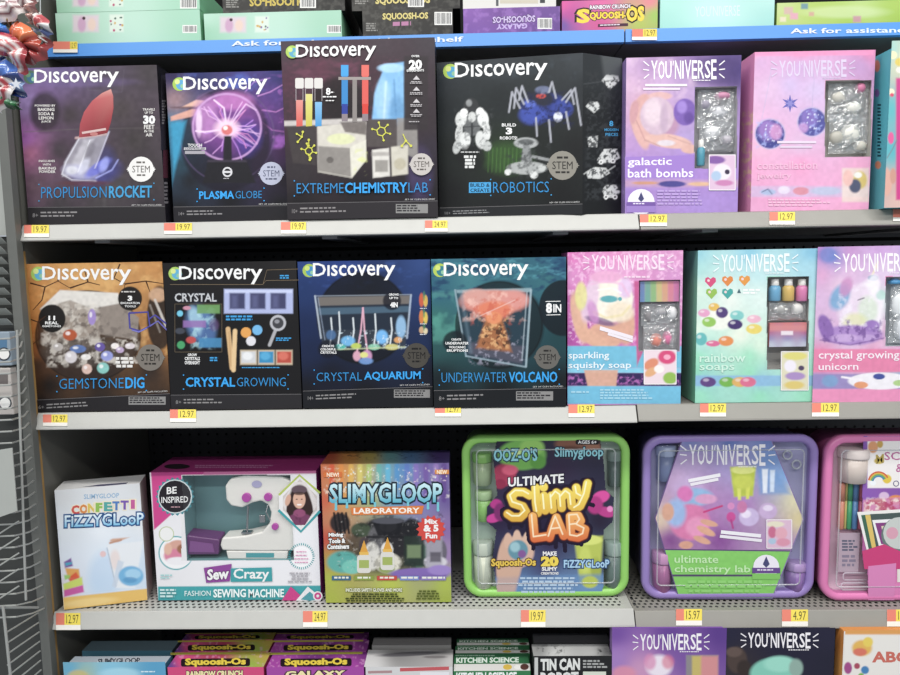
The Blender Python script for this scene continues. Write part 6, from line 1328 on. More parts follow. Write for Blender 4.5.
tub(P, 607, 450, 621, 486, .021, '#56655f', 'dark tub high at the right inside the slime case', '#7d8c84')
tub(P, 473, 452, 492, 484, .021, '#a4b48c', 'pale tub high at the left inside the slime case', '#7aa85a')

# purple chemistry case
Yf = front_y((728, 600))
r, f, P, w, h = case('chemistry_case', 'purple rimmed clear case with a six sided chemistry label', 642, 435.5, 814, 599.5, Yf, '#957fbc', '#5f5488', '#c0bade', .10)
HX = [(683, 437), (770, 437), (803.5, 519), (772, 598.5), (679, 598.5), (655, 518)]
v = f.canvas(.9); v.grad([(690, 440, '#6f7cb4'), (730, 440, '#5a72b4'), (768, 440, '#6a7cba'), (690, 465, '#b49cc8'), (730, 465, '#a898cc'), (770, 460, '#6f94cc'), (785, 475, '#7aa4d8'), (680, 480, '#c0a0c8'), (660, 520, '#d8c0a8'), (700, 500, '#b87cb8'), (740, 505, '#b07cbc'), (795, 500, '#d8d0a8'), (800, 519, '#d4c490'), (670, 540, '#8a4c94'), (720, 540, '#8f4f9c'), (780, 540, '#a87cb8'), (700, 520, '#b06cb0')])
v.ell(690, 490, 16, 16, '#c8b0dc', .9, .5).quad([(758, 468), (776, 470), (790, 494), (760, 494)], '#6a96cc', .7, 4)
v.quad([(730, 467), (756, 466), (753, 496), (734, 497)], '#b4c03c', 1, 2).ell(743, 470, 12, 4, '#d8dc7a', .4).quad([(737, 488), (741, 488), (741, 500), (738, 500)], '#d8dc60').quad([(746, 486), (750, 486), (749, 499), (746, 499)], '#d4d850').ell(743, 482, 10, 7, '#c4cc48', .7)
v.quad([(762, 469), (768, 469), (767, 493), (763, 493)], '#e4e8f0', .9).quad([(770, 470), (775, 470), (774, 492), (770, 492)], '#d0dcec', .9)
v.ell(695, 497, 18, 9, '#8fb4dc', .5).ell(706, 499, 11, 5, '#d89cc4', .5).ell(685, 494, 8, 8, '#d874b4', .6).ell(690, 522, 20, 18, '#d878a8', .3).ell(697, 527, 11, 10, '#e694bc', .6).ell(676, 513, 10, 14, '#9ab4e0', .7).ell(668, 512, 6, 9, '#d4a088', .5).ell(706, 531, 10, 3.5, '#dca488', .4, 1, 25).ell(709, 523, 9, 3, '#d8a088', .4, 1, 15).ell(702, 540, 9, 3.2, '#d8a088', .4, 1, 20).ell(686, 545, 7, 4, '#d49a84', .5)
v.ell(731, 517, 4.5, 5, '#c84a94', .4).ell(731, 506, 3.5, 3.5, '#d88ac0', .4).line([(731, 520), (733, 528)], 2, '#b8408a').ell(749, 517, 10, 9, '#c8b4dc', .3).ell(746, 514, 5, 4, '#e8dcf0', .7).ell(742, 507, 5, 6, '#c878a8', .5).ell(768, 511, 9, 8, '#c4a8d0', .4).ell(768, 508, 5, 3, '#e0d0e8', .6).line([(704, 512), (722, 506)], 2, '#c83a7c')
v.quad([(650, 549.5), (800, 551), (800, 600), (650, 600)], '#7fc85c', 1, 1).rect(650, 574.5, 800, 576.5, '#5a3f74', 1, 1); v.grain(.05, 3); v.build('label_artwork', mask=polymask(HX))
k = f.ink(); k.line([(665, 549.5), (792, 551)], 1.2, '#5a3f74'); k.line(HX[3:] + HX[:1], 1.2, '#6a5488'); k.line(HX[:1] + HX[1:4], 1.0, '#8a78ac'); k.build('label_border')
hand_logo(f, 689, 445, 766, 464.5, .2, '#f4f0f6')
k = f.ink(); k.poly([(688, 479), (720, 473), (720.5, 476.5), (688.5, 482.5)], '#f0ecf2'); k.poly([(690, 483), (718, 477.5), (718.5, 480.5), (690.5, 486)], '#ece6ee'); k.build('caption_strip')
k = f.ink(); k.poly([(721, 530), (761, 534), (760.5, 537.5), (720.5, 533.5)], '#f0ecf2'); k.poly([(720, 534.5), (762, 539), (761.5, 542), (719.5, 537.5)], '#ece6ee'); k.build('caption_strip')
low_title(f, [('ultimate', 674.5, 555, 718, 562.5), ('chemistry lab', 674.5, 565, 750, 574)], '#c4ecb0', .3)
k = f.ink(); k.disc(766, 566.5, 13, '#efe9f4', ry=12); k.poly([(766, 556), (769.5, 564), (766, 567.5), (762.5, 564)], '#4a4a78'); k.rect(752, 567.5, 780, 573, '#6a4a90'); k.scrib(757, 569, 775, 571.2, 1, '#e8e0f0'); k.rect(752, 573.2, 780, 579, '#7fc85c'); k.build('maker_badge')
inset(f, 766.5, 519.5, 791.5, 548, '#d8b4cc', [(775, 524, 9, 3, '#e0d8c0', .5), (772, 532, 4, 6, '#c86a8c', .5), (781, 533, 6, 6, '#e0a4b4', .4), (772, 541, 4, 3, '#a8c0d8', .5), (783, 542, 7, 4, '#d890a8', .5)])
k = f.ink(); k.scrib(684, 580, 765, 594, 3, '#8fd470', align='c'); k.build('small_print')
tub(P, 656, 445, 675, 480, .021, '#7a84a8', 'grey blue tub high at the left inside the purple case', '#9aa4c0')
tub(P, 652, 550, 671, 590, .021, '#a86a94', 'mauve tub low at the left inside the purple case', '#b98ab0')
tub(P, 784, 560, 804, 590, .021, '#8a6aa4', 'violet tub low at the right inside the purple case', '#a48ab8')
for x, y, lab in ((787.5, 455, 'upper clear goggle ring at the right in the purple case'), (796.5, 464.5, 'lower clear goggle ring at the right in the purple case')):
    q = P(x, y, .004 + .012); o = empty('plastic_ring', q, 0, lab, 'ring', 'rings in the purple case')
    MB().tube([(.009 * math.cos(t), 0, .009 * math.sin(t)) for t in [2 * math.pi * i / 20 for i in range(21)]], .0022, 8, False).build('hoop', mat('clear_grey_plastic', '#c4c4cc', .2), o, True)

# pink craft case at the right edge
Yf = front_y((860, 602))
r, f, P, w, h = case('craft_case', 'pink rimmed clear craft case at the right edge', 820.5, 435, 992, 602, Yf, '#dd7fb2', '#b45a8c', '#e4bccc', .10)
CX = [(863, 436), (960, 436), (960, 600), (868, 600), (867, 566), (862, 560), (862, 500)]
v = f.canvas(.9); v.grad([(866, 440, '#8a5cb4'), (866, 495, '#8f5cb8'), (900, 500, '#8a58b0'), (866, 530, '#b05a90'), (900, 590, '#dc7cb4')])
v.rect(867.5, 437, 965, 488, '#ece6e4', 1, 1).ell(873, 447, 5, 6, '#dd9a6a', .4).ell(880, 444, 3, 4, '#c8a04a', .5).ell(879, 461, 5, 3, '#c8b050', .5).ell(887, 479, 4.5, 4.5, '#e0c030', .3).ell(896, 500, 8, 5, '#e08a3c', .4).ell(884, 496, 5, 4, '#d8b8d8', .4).ell(873, 483, 3, 2.5, '#eef0f4', .5)
v.quad([(863, 500), (965, 492), (965, 515), (863, 512)], '#d88ab0', .9, 2).noise(4, '#f4e8d8', .8, .5, .65, 4, 1, (863, 497, 905, 514)).noise(4, '#b8305c', .8, .56, .68, 7, 1, (863, 497, 905, 514))
v.build('card_artwork', mask=lambda X, Y: polymask(CX)(X, Y) & (X < 945))
k = f.ink()
for rr, cc in ((10, '#d8603c'), (8.6, '#e0b03c'), (7.2, '#6fae5a'), (5.8, '#4a88b8')): k.ring(878.5, 482, rr, 1.5, cc, a0=190, a1=335)
k.build('picture_rainbow')
k = f.ink(); k.text('SCRAP', 884.5, 452, 925, 460, '#c0689c', .01); k.text('&', 896, 464, 903, 472, '#c0689c', .01); k.build('title_lettering')
k = f.ink(); k.text('M', 876, 455, 883.5, 463.5, '#b8a04a', .02, -1); k.ring(896, 483.5, 2.6, .8, '#6a648c'); k.build('doodle_print')
k = f.ink()
for q, cc in ((([(857, 512), (965, 505), (965, 560), (867, 552)]), '#efece8'), ([(861, 515), (965, 508), (965, 556), (869, 551)], '#3f6a54'), ([(865, 515), (965, 509), (965, 554), (872, 549)], '#e0c060'), ([(870, 514), (965, 510), (965, 553), (876, 548)], '#4a5a58'), ([(872, 520), (965, 515), (965, 552), (879, 547)], '#f0eef0'), ([(875, 523), (965, 518), (965, 549), (881, 544)], '#8a3f84'), ([(881, 526), (965, 521), (965, 548), (885, 543)], '#e4d4b8')): k.poly(q, cc)
k.disc(899, 535, 18, '#6a7a78'); k.disc(899, 533, 16, '#c8cdc8'); k.disc(892, 533, 6, '#dca0b4'); k.build('picture_frames')
k = f.ink(); k.poly([(862, 551), (884, 544), (902, 552), (965, 553), (965, 568), (864, 569)], '#d03a7a'); k.poly([(868, 566), (896, 563), (894, 600), (868, 600)], '#dd84bc'); k.rect(897, 569, 905, 582, '#e8e0d8'); k.build('picture_pocket')
def marker(x0, x1, ya, yb, col, lab):
    A = P((x0 + x1) / 2, yb, .02); R = (P(x1, yb, .02) - P(x0, yb, .02)).length / 2 * .92; H = P(x0, ya, .02).z - A.z
    o = empty('felt_pen', A, 0, lab, 'pen', 'felt pens in the pink case'); m = mat('pen_barrel', col, .3)
    MB().lathe([(R * .8, 0), (R, .003), (R, H * .62)], n=14).build('barrel', m, o, True); MB().lathe([(R * 1.06, H * .62), (R * 1.06, H * .97), (R * .8, H)], n=14).build('cap', m, o, True)
for x0, x1, cc, nm in ((837.5, 843.5, '#d88a70', 'coral'), (843.5, 846, '#c4b46a', 'thin mustard'), (846, 851, '#45a06a', 'green'), (851, 857, '#5683b4', 'blue'), (857, 863, '#cc5c78', 'rose')): marker(x0, x1, 483, 529, cc, nm + ' felt pen standing in the pink case')
tub(P, 838, 447, 866, 481, .021, '#c9bcb4', 'clear grey glitter tub at the top of the pink case', '#d8ccc8', 'glitter_tub')
a, b = P(838, 572, .012), P(860, 533, .012); o = empty('sticker_sheet', a, 0, 'pale printed sticker sheet under the felt pens', 'stickers'); q = b - a
MB().box(0, q.x, 0, .002, 0, q.z).build('sheet', mat('sticker_paper', '#cfb4c0', .5), o)
g = Face(o, (0, -.0001, 0), (1, 0, 0), (0, 0, 1), (0, -1, 0), q.x, q.z); k = g.ink(); k.scrib(842, 540, 858, 552, 4, '#6a6a80'); k.scrib(842, 555, 858, 568, 3, '#9a8aa0'); k.build('sticker_print')
for y0, y1, x0, lab in ((573, 580, 843, 'upper wire clip at the foot of the pink case'), (583, 590, 841, 'lower wire clip at the foot of the pink case')):
    q = P(x0, y1, .01); o = empty('wire_clip', q, 0, lab, 'clip', 'wire clips'); ln = (P(868, y1, .01) - q).x; hh = P(x0, y0, .01).z - q.z
    MB().tube([(ln, 0, 0), (.003, 0, 0), (0, 0, .003), (0, 0, hh - .003), (.003, 0, hh), (ln, 0, hh)], .0011, 6).build('bent_wire', mat('white_wire', '#ecdfe6', .3), o, True)
# ================================================================== packs lying on the top shelf
def flat_pack(name, label, x0, yt, x1, yb, z, Y, depth, cols, slope=0.0, cat='toy box', group='packs on the top shelf'):
    """lower left (x0,yb), upper edge yt; slope = rise of the right end in pixels"""
    c = Carton(name, label, cat, group, (x0, yb), (x1, yb + slope), [((x0 + x1) / 2, yt + slope / 2)], Y, Y, depth, z, cols)
    return c
def barcode(f, x0, y0, x1, y1, seed=1):
    k = f.ink(); k.rect(x0, y0, x1, y1, '#eceae6'); rg = random.Random(seed); x = x0 + 1
    while x < x1 - 1: w = rg.uniform(.35, 1.0); k.rect(x, y0 + 1, x + w, y1 - 1.2, '#5a5a5c'); x += w + rg.uniform(.4, .9)
    k.build('barcode')
TY = TOPY + 0.012; Z0 = LT + .003
gs = ('#a0d0b6', '#7fbf95', '#bfe6d0')
def mint_art(c, x0, yt, x1, yb, sl, bc):
    f = c.front; v = f.canvas(1.0); v.grad([(x0, yt, '#b0d4c0'), (x1, yt, '#a0ccb4'), (x0, yb, '#93c4a6'), (x1, yb, '#98c8ac'), ((x0 + x1) / 2, (yt + yb) / 2, '#b4d6c4')])
    h = yb - yt; X = x0 + (x1 - x0) * .11
    v.rect(X, yt + h * .12, X + 26, yt + h * .8, '#d8c0cc', .85, 3).ell(X + 9, yt + h * .5, 4, h * .3, '#c090b4', .8, .8).ell(X + 11, yt + h * .25, 1.6, 1.6, '#4a3038', .5).ell(X + 19, yt + h * .5, 4, h * .25, '#e0c4b0', .8, .8)
    X = x0 + (x1 - x0) * .365; v.rect(X, yt + h * .1, X + 14, yt + h * .8, '#d8e0d4', .8, 2).specks((X + 1, yt + h * .12, X + 13, yt + h * .75), 9, ['#b8406c', '#7c5aa0', '#c8a04a', '#4a6a5c'], 1.1, int(x0)); v.build()
    if bc: barcode(f, *bc)
c1 = flat_pack('craft_pack', 'mint green craft pack lying on the left end of the top shelf', 57, 12, 201, 37.5, Z0, TY, .2, gs, -1.5); mint_art(c1, 57, 12, 201, 37, -1.5, (182.5, 25, 197, 33))
z2 = Z0 + c1.h + .0006
c2 = flat_pack('craft_pack', 'mint green craft pack stacked on the leftmost mint pack', 57, -14, 200, 12, z2, TY, .2, gs, -1.5); mint_art(c2, 57, -12, 200, 11, -1.5, (180, -4, 197, 8.5))
c3 = flat_pack('craft_pack', 'mint green craft pack under a black printed pack', 205, 13.2, 342, 38.5, Z0, TY, .2, gs, -2.5); mint_art(c3, 205, 14, 342, 37, -2.5, (327, 25, 341, 33))
dk = ('#33312e', '#1f1e1d', '#2a2827')
def dark_art(c, x0, yt, x1, yb, ya, yb2, txt, bc, flip=False, sub=None):
    f = c.front; v = f.canvas(1.0); v.grad([(x0, yt, '#45433f'), (x1, yt, '#3a3835'), (x0, yb, '#3a3835'), (x1, yb, '#33312f')]); v.noise(4, '#6a6862', .4, .5, .7, int(x0)); v.build()
    xa, xb = x0 + (x1 - x0) * .22, x0 + (x1 - x0) * .72
    k = f.ink(); 
    if flip: k.text(txt, xb, yb2, xa, ya, '#c9b24a', .04, 1)
    else: k.text(txt, xa, ya, xb, yb2, '#d8c878', .04, -1, out='#1c1b18', ow=.1)
    if sub: k.scrib(xa + 10, yb2 + 1.5, xb - 10, yb2 + 6, 1, '#b87aa0', dy=-1, th=.9)
    k.build('title_lettering')
    k = f.ink(); k.scrib(x0 + 3, yb - 12, x0 + 17, yb - 3, 4, '#8d8b86'); k.build('small_print')
    if bc: barcode(f, *bc)
c4 = flat_pack('dark_pack', 'black printed pack lying on the right mint pack', 223, -12, 345, 11.8, Z0 + c3.h + .0006, TY + .005, .2, dk, -2); dark_art(c4, 223, -10, 345, 11.5, -4, 5, "SQUOOSH-OS", (300, -4, 316, 8), True)
c5 = flat_pack('dark_pack', 'black printed pack with yellow and pink lettering on the top shelf', 363, 10.5, 453, 36.5, Z0, TY, .2, dk, -2.5); dark_art(c5, 363, 11, 453, 35, 13.5, 20.5, "SQUOOSH-OS", (434.5, 12, 452, 25), False, True)
c6 = flat_pack('dark_pack', 'black printed pack lying on another black pack', 352, -14, 460, 9.2, Z0 + c5.h + .0006, TY + .004, .2, dk, -2.5); dark_art(c6, 352, -12, 460, 8, -3, 5, "SQUOOSH-OS", (408, -6, 424, 7), False)
c7 = flat_pack('violet_pack', 'violet printed pack with upside down lettering', 463.5, 9, 560, 31, Z0, TY, .2, ('#7c52a4', '#5f3d86', '#8a62b0'), -3)
f = c7.front; v = f.canvas(1.0); v.grad([(465, 12, '#8a5cae'), (510, 12, '#7a4f9e'), (555, 10, '#75509c'), (465, 30, '#7d54a6'), (555, 28, '#6f4a96')]); v.noise(5, '#a87cc8', .35, .5, .7, 4); v.build()
k = f.ink(); k.text("SQUOOSH-OS", 535, 21.5, 493, 14.5, '#cdb8e4', .04, 1.5, out='#2f2050', ow=.1); k.text('GALAXY', 527, 28.2, 497, 23.5, '#c0a8dc', .05, 1); k.build('title_lettering'); barcode(f, 537.5, 18, 552, 29)
c8 = flat_pack('window_pack', 'white pack with a grey panel lying on the violet pack', 463, -16, 556, 8, Z0 + c7.h + .0006, TY + .004, .2, ('#d8d6d0', '#bab8b2', '#dedcd8'), -3)
k = c8.front.ink(); k.rect(500, -8, 538, 3.5, '#c8c0ae'); k.rect(540, -8, 545, 3, '#3a3c40'); k.rect(496, -8, 498.5, 6, '#55585c'); k.build('front_print')
c9 = flat_pack('squeeze_pack', 'bright pink and green pack with fat yellow lettering', 562, 1.5, 657.5, 28.5, Z0, TY, .2, ('#d8609c', '#b04a84', '#d878a8'), -3.5)
f = c9.front; v = f.canvas(1.0); v.grad([(563, 5, '#d8559a'), (600, 3, '#d8609c'), (650, 2, '#dd7a8c'), (563, 25, '#6a5aa8'), (570, 15, '#b84a94'), (600, 25, '#c8508c'), (640, 24, '#a8b84a'), (655, 15, '#8fbf4a')]); v.build()
k = f.ink()
for t, a, b, u, w_ in (('S', 578, 588.5, 10, 22.5), ('QUOOSH-', 590, 626, 13, 20.5), ('OS', 627, 643.5, 8.8, 22.3)): k.text(t, a, u - (a - 578) * .03, b, w_ - (a - 578) * .03, '#f0d028', .05, -(b - a) * .03, out='#241420', ow=.13)
k.build('title_lettering')
k = f.ink(); k.text('RAINBOW CRUNCH', 590, 5.5, 630, 9.4, '#f4e8f0', .03, -1.4, out='#3a2038', ow=.12); k.build('subtitle_lettering'); k = f.ink(); k.rect(598, 24.2, 628, 27, '#4a2038', -1); k.scrib(600, 24.8, 626, 26.4, 1, '#f0dce8', dy=-.9); k.build('caption_print')
c10 = flat_pack('pale_pack', 'pale aqua pack with faint white lettering on the top shelf', 660, -22, 774, 25.5, Z0 + .002, TY - .004, .2, ('#a4d8cc', '#7ab4a4', '#b4e0d4'), -3.5)
f = c10.front; v = f.canvas(1.2); v.grad([(662, -10, '#a8dccf'), (770, -10, '#b0ddd4'), (662, 22, '#9cd4c6'), (770, 20, '#9cd2c8'), (715, 8, '#b4e2d8')]); v.build()
k = f.ink(); k.text("YOU'NIVERSE", 695, 6, 740, 17, '#d4efe8', -.005, -1.2); k.build('title_lettering')
c11 = flat_pack('lime_pack', 'lime green pack with pastel squares at the right of the top shelf', 776.5, 3.5, 930, 26, Z0, TY, .2, ('#a8c454', '#8aa444', '#b4cc6a'), -5)
f = c11.front; v = f.canvas(1.0); v.grad([(778, 8, '#b8cc84'), (820, 6, '#a8c458'), (860, 5, '#b4cc78'), (900, 3, '#a4c050'), (778, 25, '#b4c86c'), (850, 22, '#a0c04a'), (900, 20, '#9cbc44')]).ell(845, 12, 40, 6, '#c8d8a0', .9, .6)
for x, y, w, cc in ((784, 7, 9, '#c8a8a0'), (801, 3.5, 7, '#5f8a9c'), (790, 13, 8, '#d89ab0'), (809, 12, 5, '#c89a8a'), (853, 16, 8, '#c08a9a'), (780, 17, 6, '#dcd0b4')): v.rect(x, y, x + w, y + w * .8, cc, .9, 1.5)
v.build()

# ================================================================== the low row under the last shelf
def low_box(name, label, xl, yl, xr, yr, yback, cols, Y=-0.03, group=None, zt=None):
    """front upper corners in pixels; yback = pixel of the top's back edge"""
    A = at_y(xl, yl, Y); B = at_y(xr, yr, Y); zt = zt if zt is not None else (A.z + B.z) / 2
    d = max(.03, at_z((xl + xr) / 2, yback, zt).y - Y - .001)
    c = Carton.__new__(Carton); w = B.x - A.x; h = zt - L4 - .001
    c.root = empty(name, (A.x, Y, L4 + .001), 0, label, 'toy box', group); c.w, c.h, c.d, c.yaw, c.win = w, h, d, 0, None
    c.front = Face(c.root, (0, 0, 0), (1, 0, 0), (0, 0, 1), (0, -1, 0), w, h)
    V, Fs, C = [], [], []; fc, sc, tc = [lin(q) for q in cols]
    for ps, cc in (([(0, 0, 0), (w, 0, 0), (w, 0, h), (0, 0, h)], fc), ([(w, 0, 0), (w, d, 0), (w, d, h), (w, 0, h)], sc), ([(0, d, 0), (0, 0, 0), (0, 0, h), (0, d, h)], sc), ([(w, d, 0), (0, d, 0), (0, d, h), (w, d, h)], sc), ([(0, 0, h), (w, 0, h), (w, d, h), (0, d, h)], tc)):
        n = len(V); V += ps; Fs.append(tuple(range(n, n + 4))); C += [cc] * 4
    col_mesh('carton', V, Fs, C, c.root, M['ink'])
    c.top = Face(c.root, (0, 0, h), (1, 0, 0), (0, 1, 0), (0, 0, 1), w, d); c.left = Face(c.root, (0, 0, 0), (0, 1, 0), (0, 0, 1), (-1, 0, 0), d, h); c.zt = zt
    return c
# pale blue kit and the one behind it
c = low_box('blue_kit_box', 'pale blue kit box with grey top lettering in the low row', 66, 667, 164, 663.5, 656, ('#4fa2c8', '#3a7c9c', '#a9b2bc'))
k = c.top.ink(); k.text('SLIMYGLOOP', 98, 659, 140, 664, '#4a4f5a', .04, -1.2, out='#c9ced4', ow=.1); k.build('top_lettering')
v = c.front.canvas(1.0, (64, 662, 166, 690)); v.grad([(70, 670, '#5aa8cc'), (110, 672, '#7fc0dc'), (155, 668, '#4f9cc4'), (80, 680, '#b4c08a')]).ell(78, 676, 10, 6, '#c8b870', .7, .8).ell(120, 674, 20, 6, '#a8d8e8', .8, .7); v.build()
k = c.front.ink(); k.scrib(141, 671, 156, 673, 1, '#d8ecf4'); k.build('small_print')
low_box('blue_kit_box', 'dark teal topped box behind the pale blue kit', 82, 651.5, 172, 650, 640.5, ('#3f7084', '#2c4a58', '#566a74'), Y=0.035)
for (x0, x1, col, colb, nm, ttl, sub) in ((167.5, 263.5, '#d8447c', '#b8355f', 'pink', "Squoosh-Os", 'RAINBOW CRUNCH'), (266.5, 365.5, '#a844a4', '#7c3484', 'violet', "Squoosh-Os", 'GALAXY')):
    Yc = -0.03; zt = None; yy = (667.5, 651.5, 639.5, 632)
    for i in range(3):
        sh = 4.5 * i if x0 < 200 else 2.2 * i
        sc = 1 - .028 * i
        c = low_box('squeeze_toy_box', ('%s squeeze toy box in front of the low row' % nm, '%s squeeze toy box second in its file' % nm, '%s squeeze toy box third in its file' % nm)[i], x0 + sh * 1.6, yy[i], x0 + sh * 1.6 + (x1 - x0) * sc, yy[i] - .8, yy[i + 1] + .6, (col, colb, col), Y=Yc, group='squeeze toy boxes', zt=zt)
        zt = c.zt; Yc += c.d + .002
        a, b = x0 + sh * 1.6, x0 + sh * 1.6 + (x1 - x0) * sc; y0, y1 = yy[i + 1] + 1, yy[i]
        v = c.top.canvas(1.0); v.grad([(a, y1, '#5a4aa0' if nm == 'pink' else col), (a + 15, (y0 + y1) / 2, col), ((a + b) / 2, y0, colb), (b - 12, y1, '#8fae3c' if nm == 'pink' else col), (b, y0, '#b8a03c' if nm == 'pink' else colb)]); v.noise(3, '#e0a8d0', .4, .6, .75, 3); v.build('top_artwork')
        k = c.top.ink(); h = y1 - y0; k.rrect(a + (b - a) * .14, y0 + h * .42, b - (b - a) * .14, y0 + h * .95, 2, '#261a20', -.6); k.text(ttl, a + (b - a) * .19, y0 + h * .42, b - (b - a) * .19, y0 + h * .95, '#e8cc2c', .05, -.6); k.build('top_lettering')
        k = c.top.ink(); k.rect(a + 3, y0 + .2, b - 3, y0 + h * .16, '#b4ac34', -.8); k.build('top_edge_stripe')
        if i == 0:
            k = c.front.ink(); k.text(sub, a + (b - a) * .2, 671.5, b - (b - a) * .22, 677, '#f4e4a8', .05, -.8, out='#3a1830', ow=.14); k.build('title_lettering')
# white lab kit
c = low_box('white_kit_box', 'white and grey kit box with a red strip in the low row', 364, 668.5, 452.5, 665, 649.5, ('#d4d2d2', '#a8a6a6', '#c4c2c2'))
v = c.top.canvas(1.0); v.grad([(370, 664, '#cfcdcd'), (450, 660, '#c4c0c0'), (400, 652, '#8a8888'), (445, 650, '#7a7878')]).ell(410, 654, 32, 2.2, '#55535a', .6, .8, -3).ell(435, 657, 12, 1.4, '#6a6466', .6, .7); v.build('top_artwork')
k = c.front.ink(); k.rect(400, 668, 449, 671.5, '#c8565c', -1.5); k.rect(368, 671, 392, 673.5, '#b08a8c', -.6); k.rect(420, 672, 449, 690, '#e6e4e8'); k.build('front_print')
low_box('white_kit_box', 'grey topped kit box behind the white kit', 372, 646, 451, 644.5, 637, ('#8a8886', '#6a6866', '#7c7a7a'), Y=0.04)
# green kitchen kit
Yc = -0.03; zt = None; yy = (671.5, 653.5, 645.5, 638.5)
for i in range(3):
    a, b = 453.5 + i * 1.6, 530.5 - i * .6
    c = low_box('green_kit_box', ('green kitchen science box in front of the low row', 'green kitchen science box second in its file', 'green kitchen science box third in its file')[i], a, yy[i], b, yy[i] - 1, yy[i + 1] + .5, ('#2f7a48', '#235c38', '#2f6e46'), Y=Yc, group='green kitchen science boxes', zt=zt)
    zt = c.zt; Yc += c.d + .002; y0, y1 = yy[i + 1] + .5, yy[i]; h = y1 - y0
    k = c.top.ink(); k.text('KITCHEN SCIENCE', a + 3, y0 + h * .22, b - 12, y0 + h * .5, '#dfeee2', .04, -.5); k.scrib(a + 2, y0 + h * .06, b - 25, y0 + h * .16, 1, '#a8c8b0'); k.build('top_lettering')
    k = c.top.ink(); k.poly([(a + .5, y0 + h * .58), (b - .5, y0 + h * .55), (b - .3, y0 + h * .95), (a + .3, y0 + h * .98)], '#dcdad6'); k.disc(b - 23, y0 + h * .75, 4.5, '#d8b43c', ry=h * .16); k.disc(b - 13, y0 + h * .76, 3.4, '#eceae6', ry=h * .13); k.disc(b - 6, y0 + h * .74, 4.2, '#5a3a34', ry=h * .18); k.build('top_band')
    if i == 0: k = c.front.ink(); k.text('KITCHEN SCIENCE', a + 3, 673, b - 14, 682, '#eef4ee', .04, -.6); k.build('title_lettering')
# tin can robot
c = low_box('robot_kit_box', 'black tin can robot box with a white top', 533.5, 656.8, 612, 655, 644, ('#1e1e20', '#2c2c2e', '#b4b4b2'))
v = c.top.canvas(1.0); v.grad([(540, 650, '#8f8f8e'), (555, 655, '#c8c8c6'), (590, 650, '#b4b4b2'), (608, 652, '#6a6a6a')]); v.noise(3, '#3a3a3c', .7, .55, .7, 3, 1, (536, 644, 566, 655)).noise(3, '#1e1e20', .9, .5, .65, 5, 1, (597, 648, 611, 655)); v.build('top_artwork')
k = c.front.ink(); k.rect(534.5, 657.5, 538, 700, '#c9c9c6'); k.build('edge_stripe')
k = c.front.ink(); k.text('TIN CAN', 541, 659.5, 579.5, 670, '#e2e2de', .05, -.6); k.text('ROBOT', 541, 673, 578, 683, '#e2e2de', .05, -.6); k.build('title_lettering')
k = c.front.ink(); k.scrib(583, 660, 608, 669, 3, '#a8a8a6'); k.rect(583, 671.5, 606, 676, '#d8dccc'); k.build('small_print')
low_box('robot_kit_box', 'dark topped box behind the tin can robot box', 534, 643, 610, 641.5, 633, ('#3a3a3c', '#2a2a2c', '#46464a'), Y=0.02)
# pastel pair
c = low_box('craft_kit_box', 'purple craft box under the shelf joint in the low row', 613, 630.5, 724.5, 629.5, 625, ('#7a4ca4', '#9a7ab8', '#7a4ca4'), Y=-0.03)
f = c.front; v = f.canvas(1.2, (612, 628, 726, 690)); v.grad([(616, 633, '#7a4fa8'), (670, 633, '#6f46a0'), (720, 633, '#653f98'), (616, 660, '#a078bc'), (640, 670, '#c890b8'), (690, 655, '#7f56a8')]).ell(659, 666, 13, 11, '#e8dce8', .6).ell(650, 662, 6, 8, '#d88ab4', .8, .8).ell(668, 662, 6, 7, '#d8708c', .8, .7).ell(624, 674, 12, 8, '#dd8aa0', .8, .8).rect(686, 655, 718, 690, '#8a8488', 1, 1.5).rect(692, 656, 702, 690, '#c8b45a', .9, 2).rect(701, 656, 718, 690, '#d88a8c', .9, 3); v.build()
hand_logo(f, 640, 634.5, 702, 650, -.5)
c = low_box('craft_kit_box', 'navy craft box with a mint cloud in the low row', 727, 631, 832.5, 630, 625, ('#262440', '#1c1a30', '#262440'), Y=-0.03)
f = c.front; v = f.canvas(1.2, (726, 628, 834, 690)); v.grad([(728, 634, '#2a2844'), (780, 634, '#242240'), (830, 634, '#2a2844'), (735, 665, '#3a3238'), (830, 665, '#26243c')]).ell(737, 660, 10, 13, '#55443f', .4).ell(734, 652, 8, 5, '#6a5650', .6).ell(744, 668, 7, 8, '#3f322f', .6).ell(774, 674, 24, 16, '#7cc4b0', .3).ell(780, 664, 16, 8, '#93d4c0', .6).ell(796, 668, 7, 9, '#8aa89c', .6); v.build()
hand_logo(f, 748, 633, 811, 647.5, .2)
# orange and white activity box
c = low_box('activity_box', 'orange and white activity box at the lower right corner', 844, 631.5, 960, 630.5, 625, ('#e4e0da', '#dd8a34', '#d88a3c'), Y=-0.035)
f = c.front; v = f.canvas(1.2, (844, 630, 930, 690)); v.fill('#e4dfd8').rect(843, 629, 930, 634.5, '#dd9a4a', 1, 1.5).ell(862, 648, 10, 8, '#e0b04a', .5).ell(860, 652, 7, 4, '#d8705a', .5).ell(868, 642, 5, 5, '#e4c84a', .5).ell(848, 668, 4, 6, '#a84a8c', .4).ell(857, 666, 3, 3, '#b04a60', .4).ell(865, 670, 4, 4, '#3f80b8', .4).ell(861, 676, 3, 3, '#7ab04a', .4); v.build()
k = f.ink(); k.text('ABC', 873, 652, 908, 662, '#cf6a5a', .04); k.build('title_lettering')
v = c.left.canvas(1.0); v.grad([(838, 640, '#dd8a38'), (842, 670, '#e09a48')]); v.build('side_artwork')

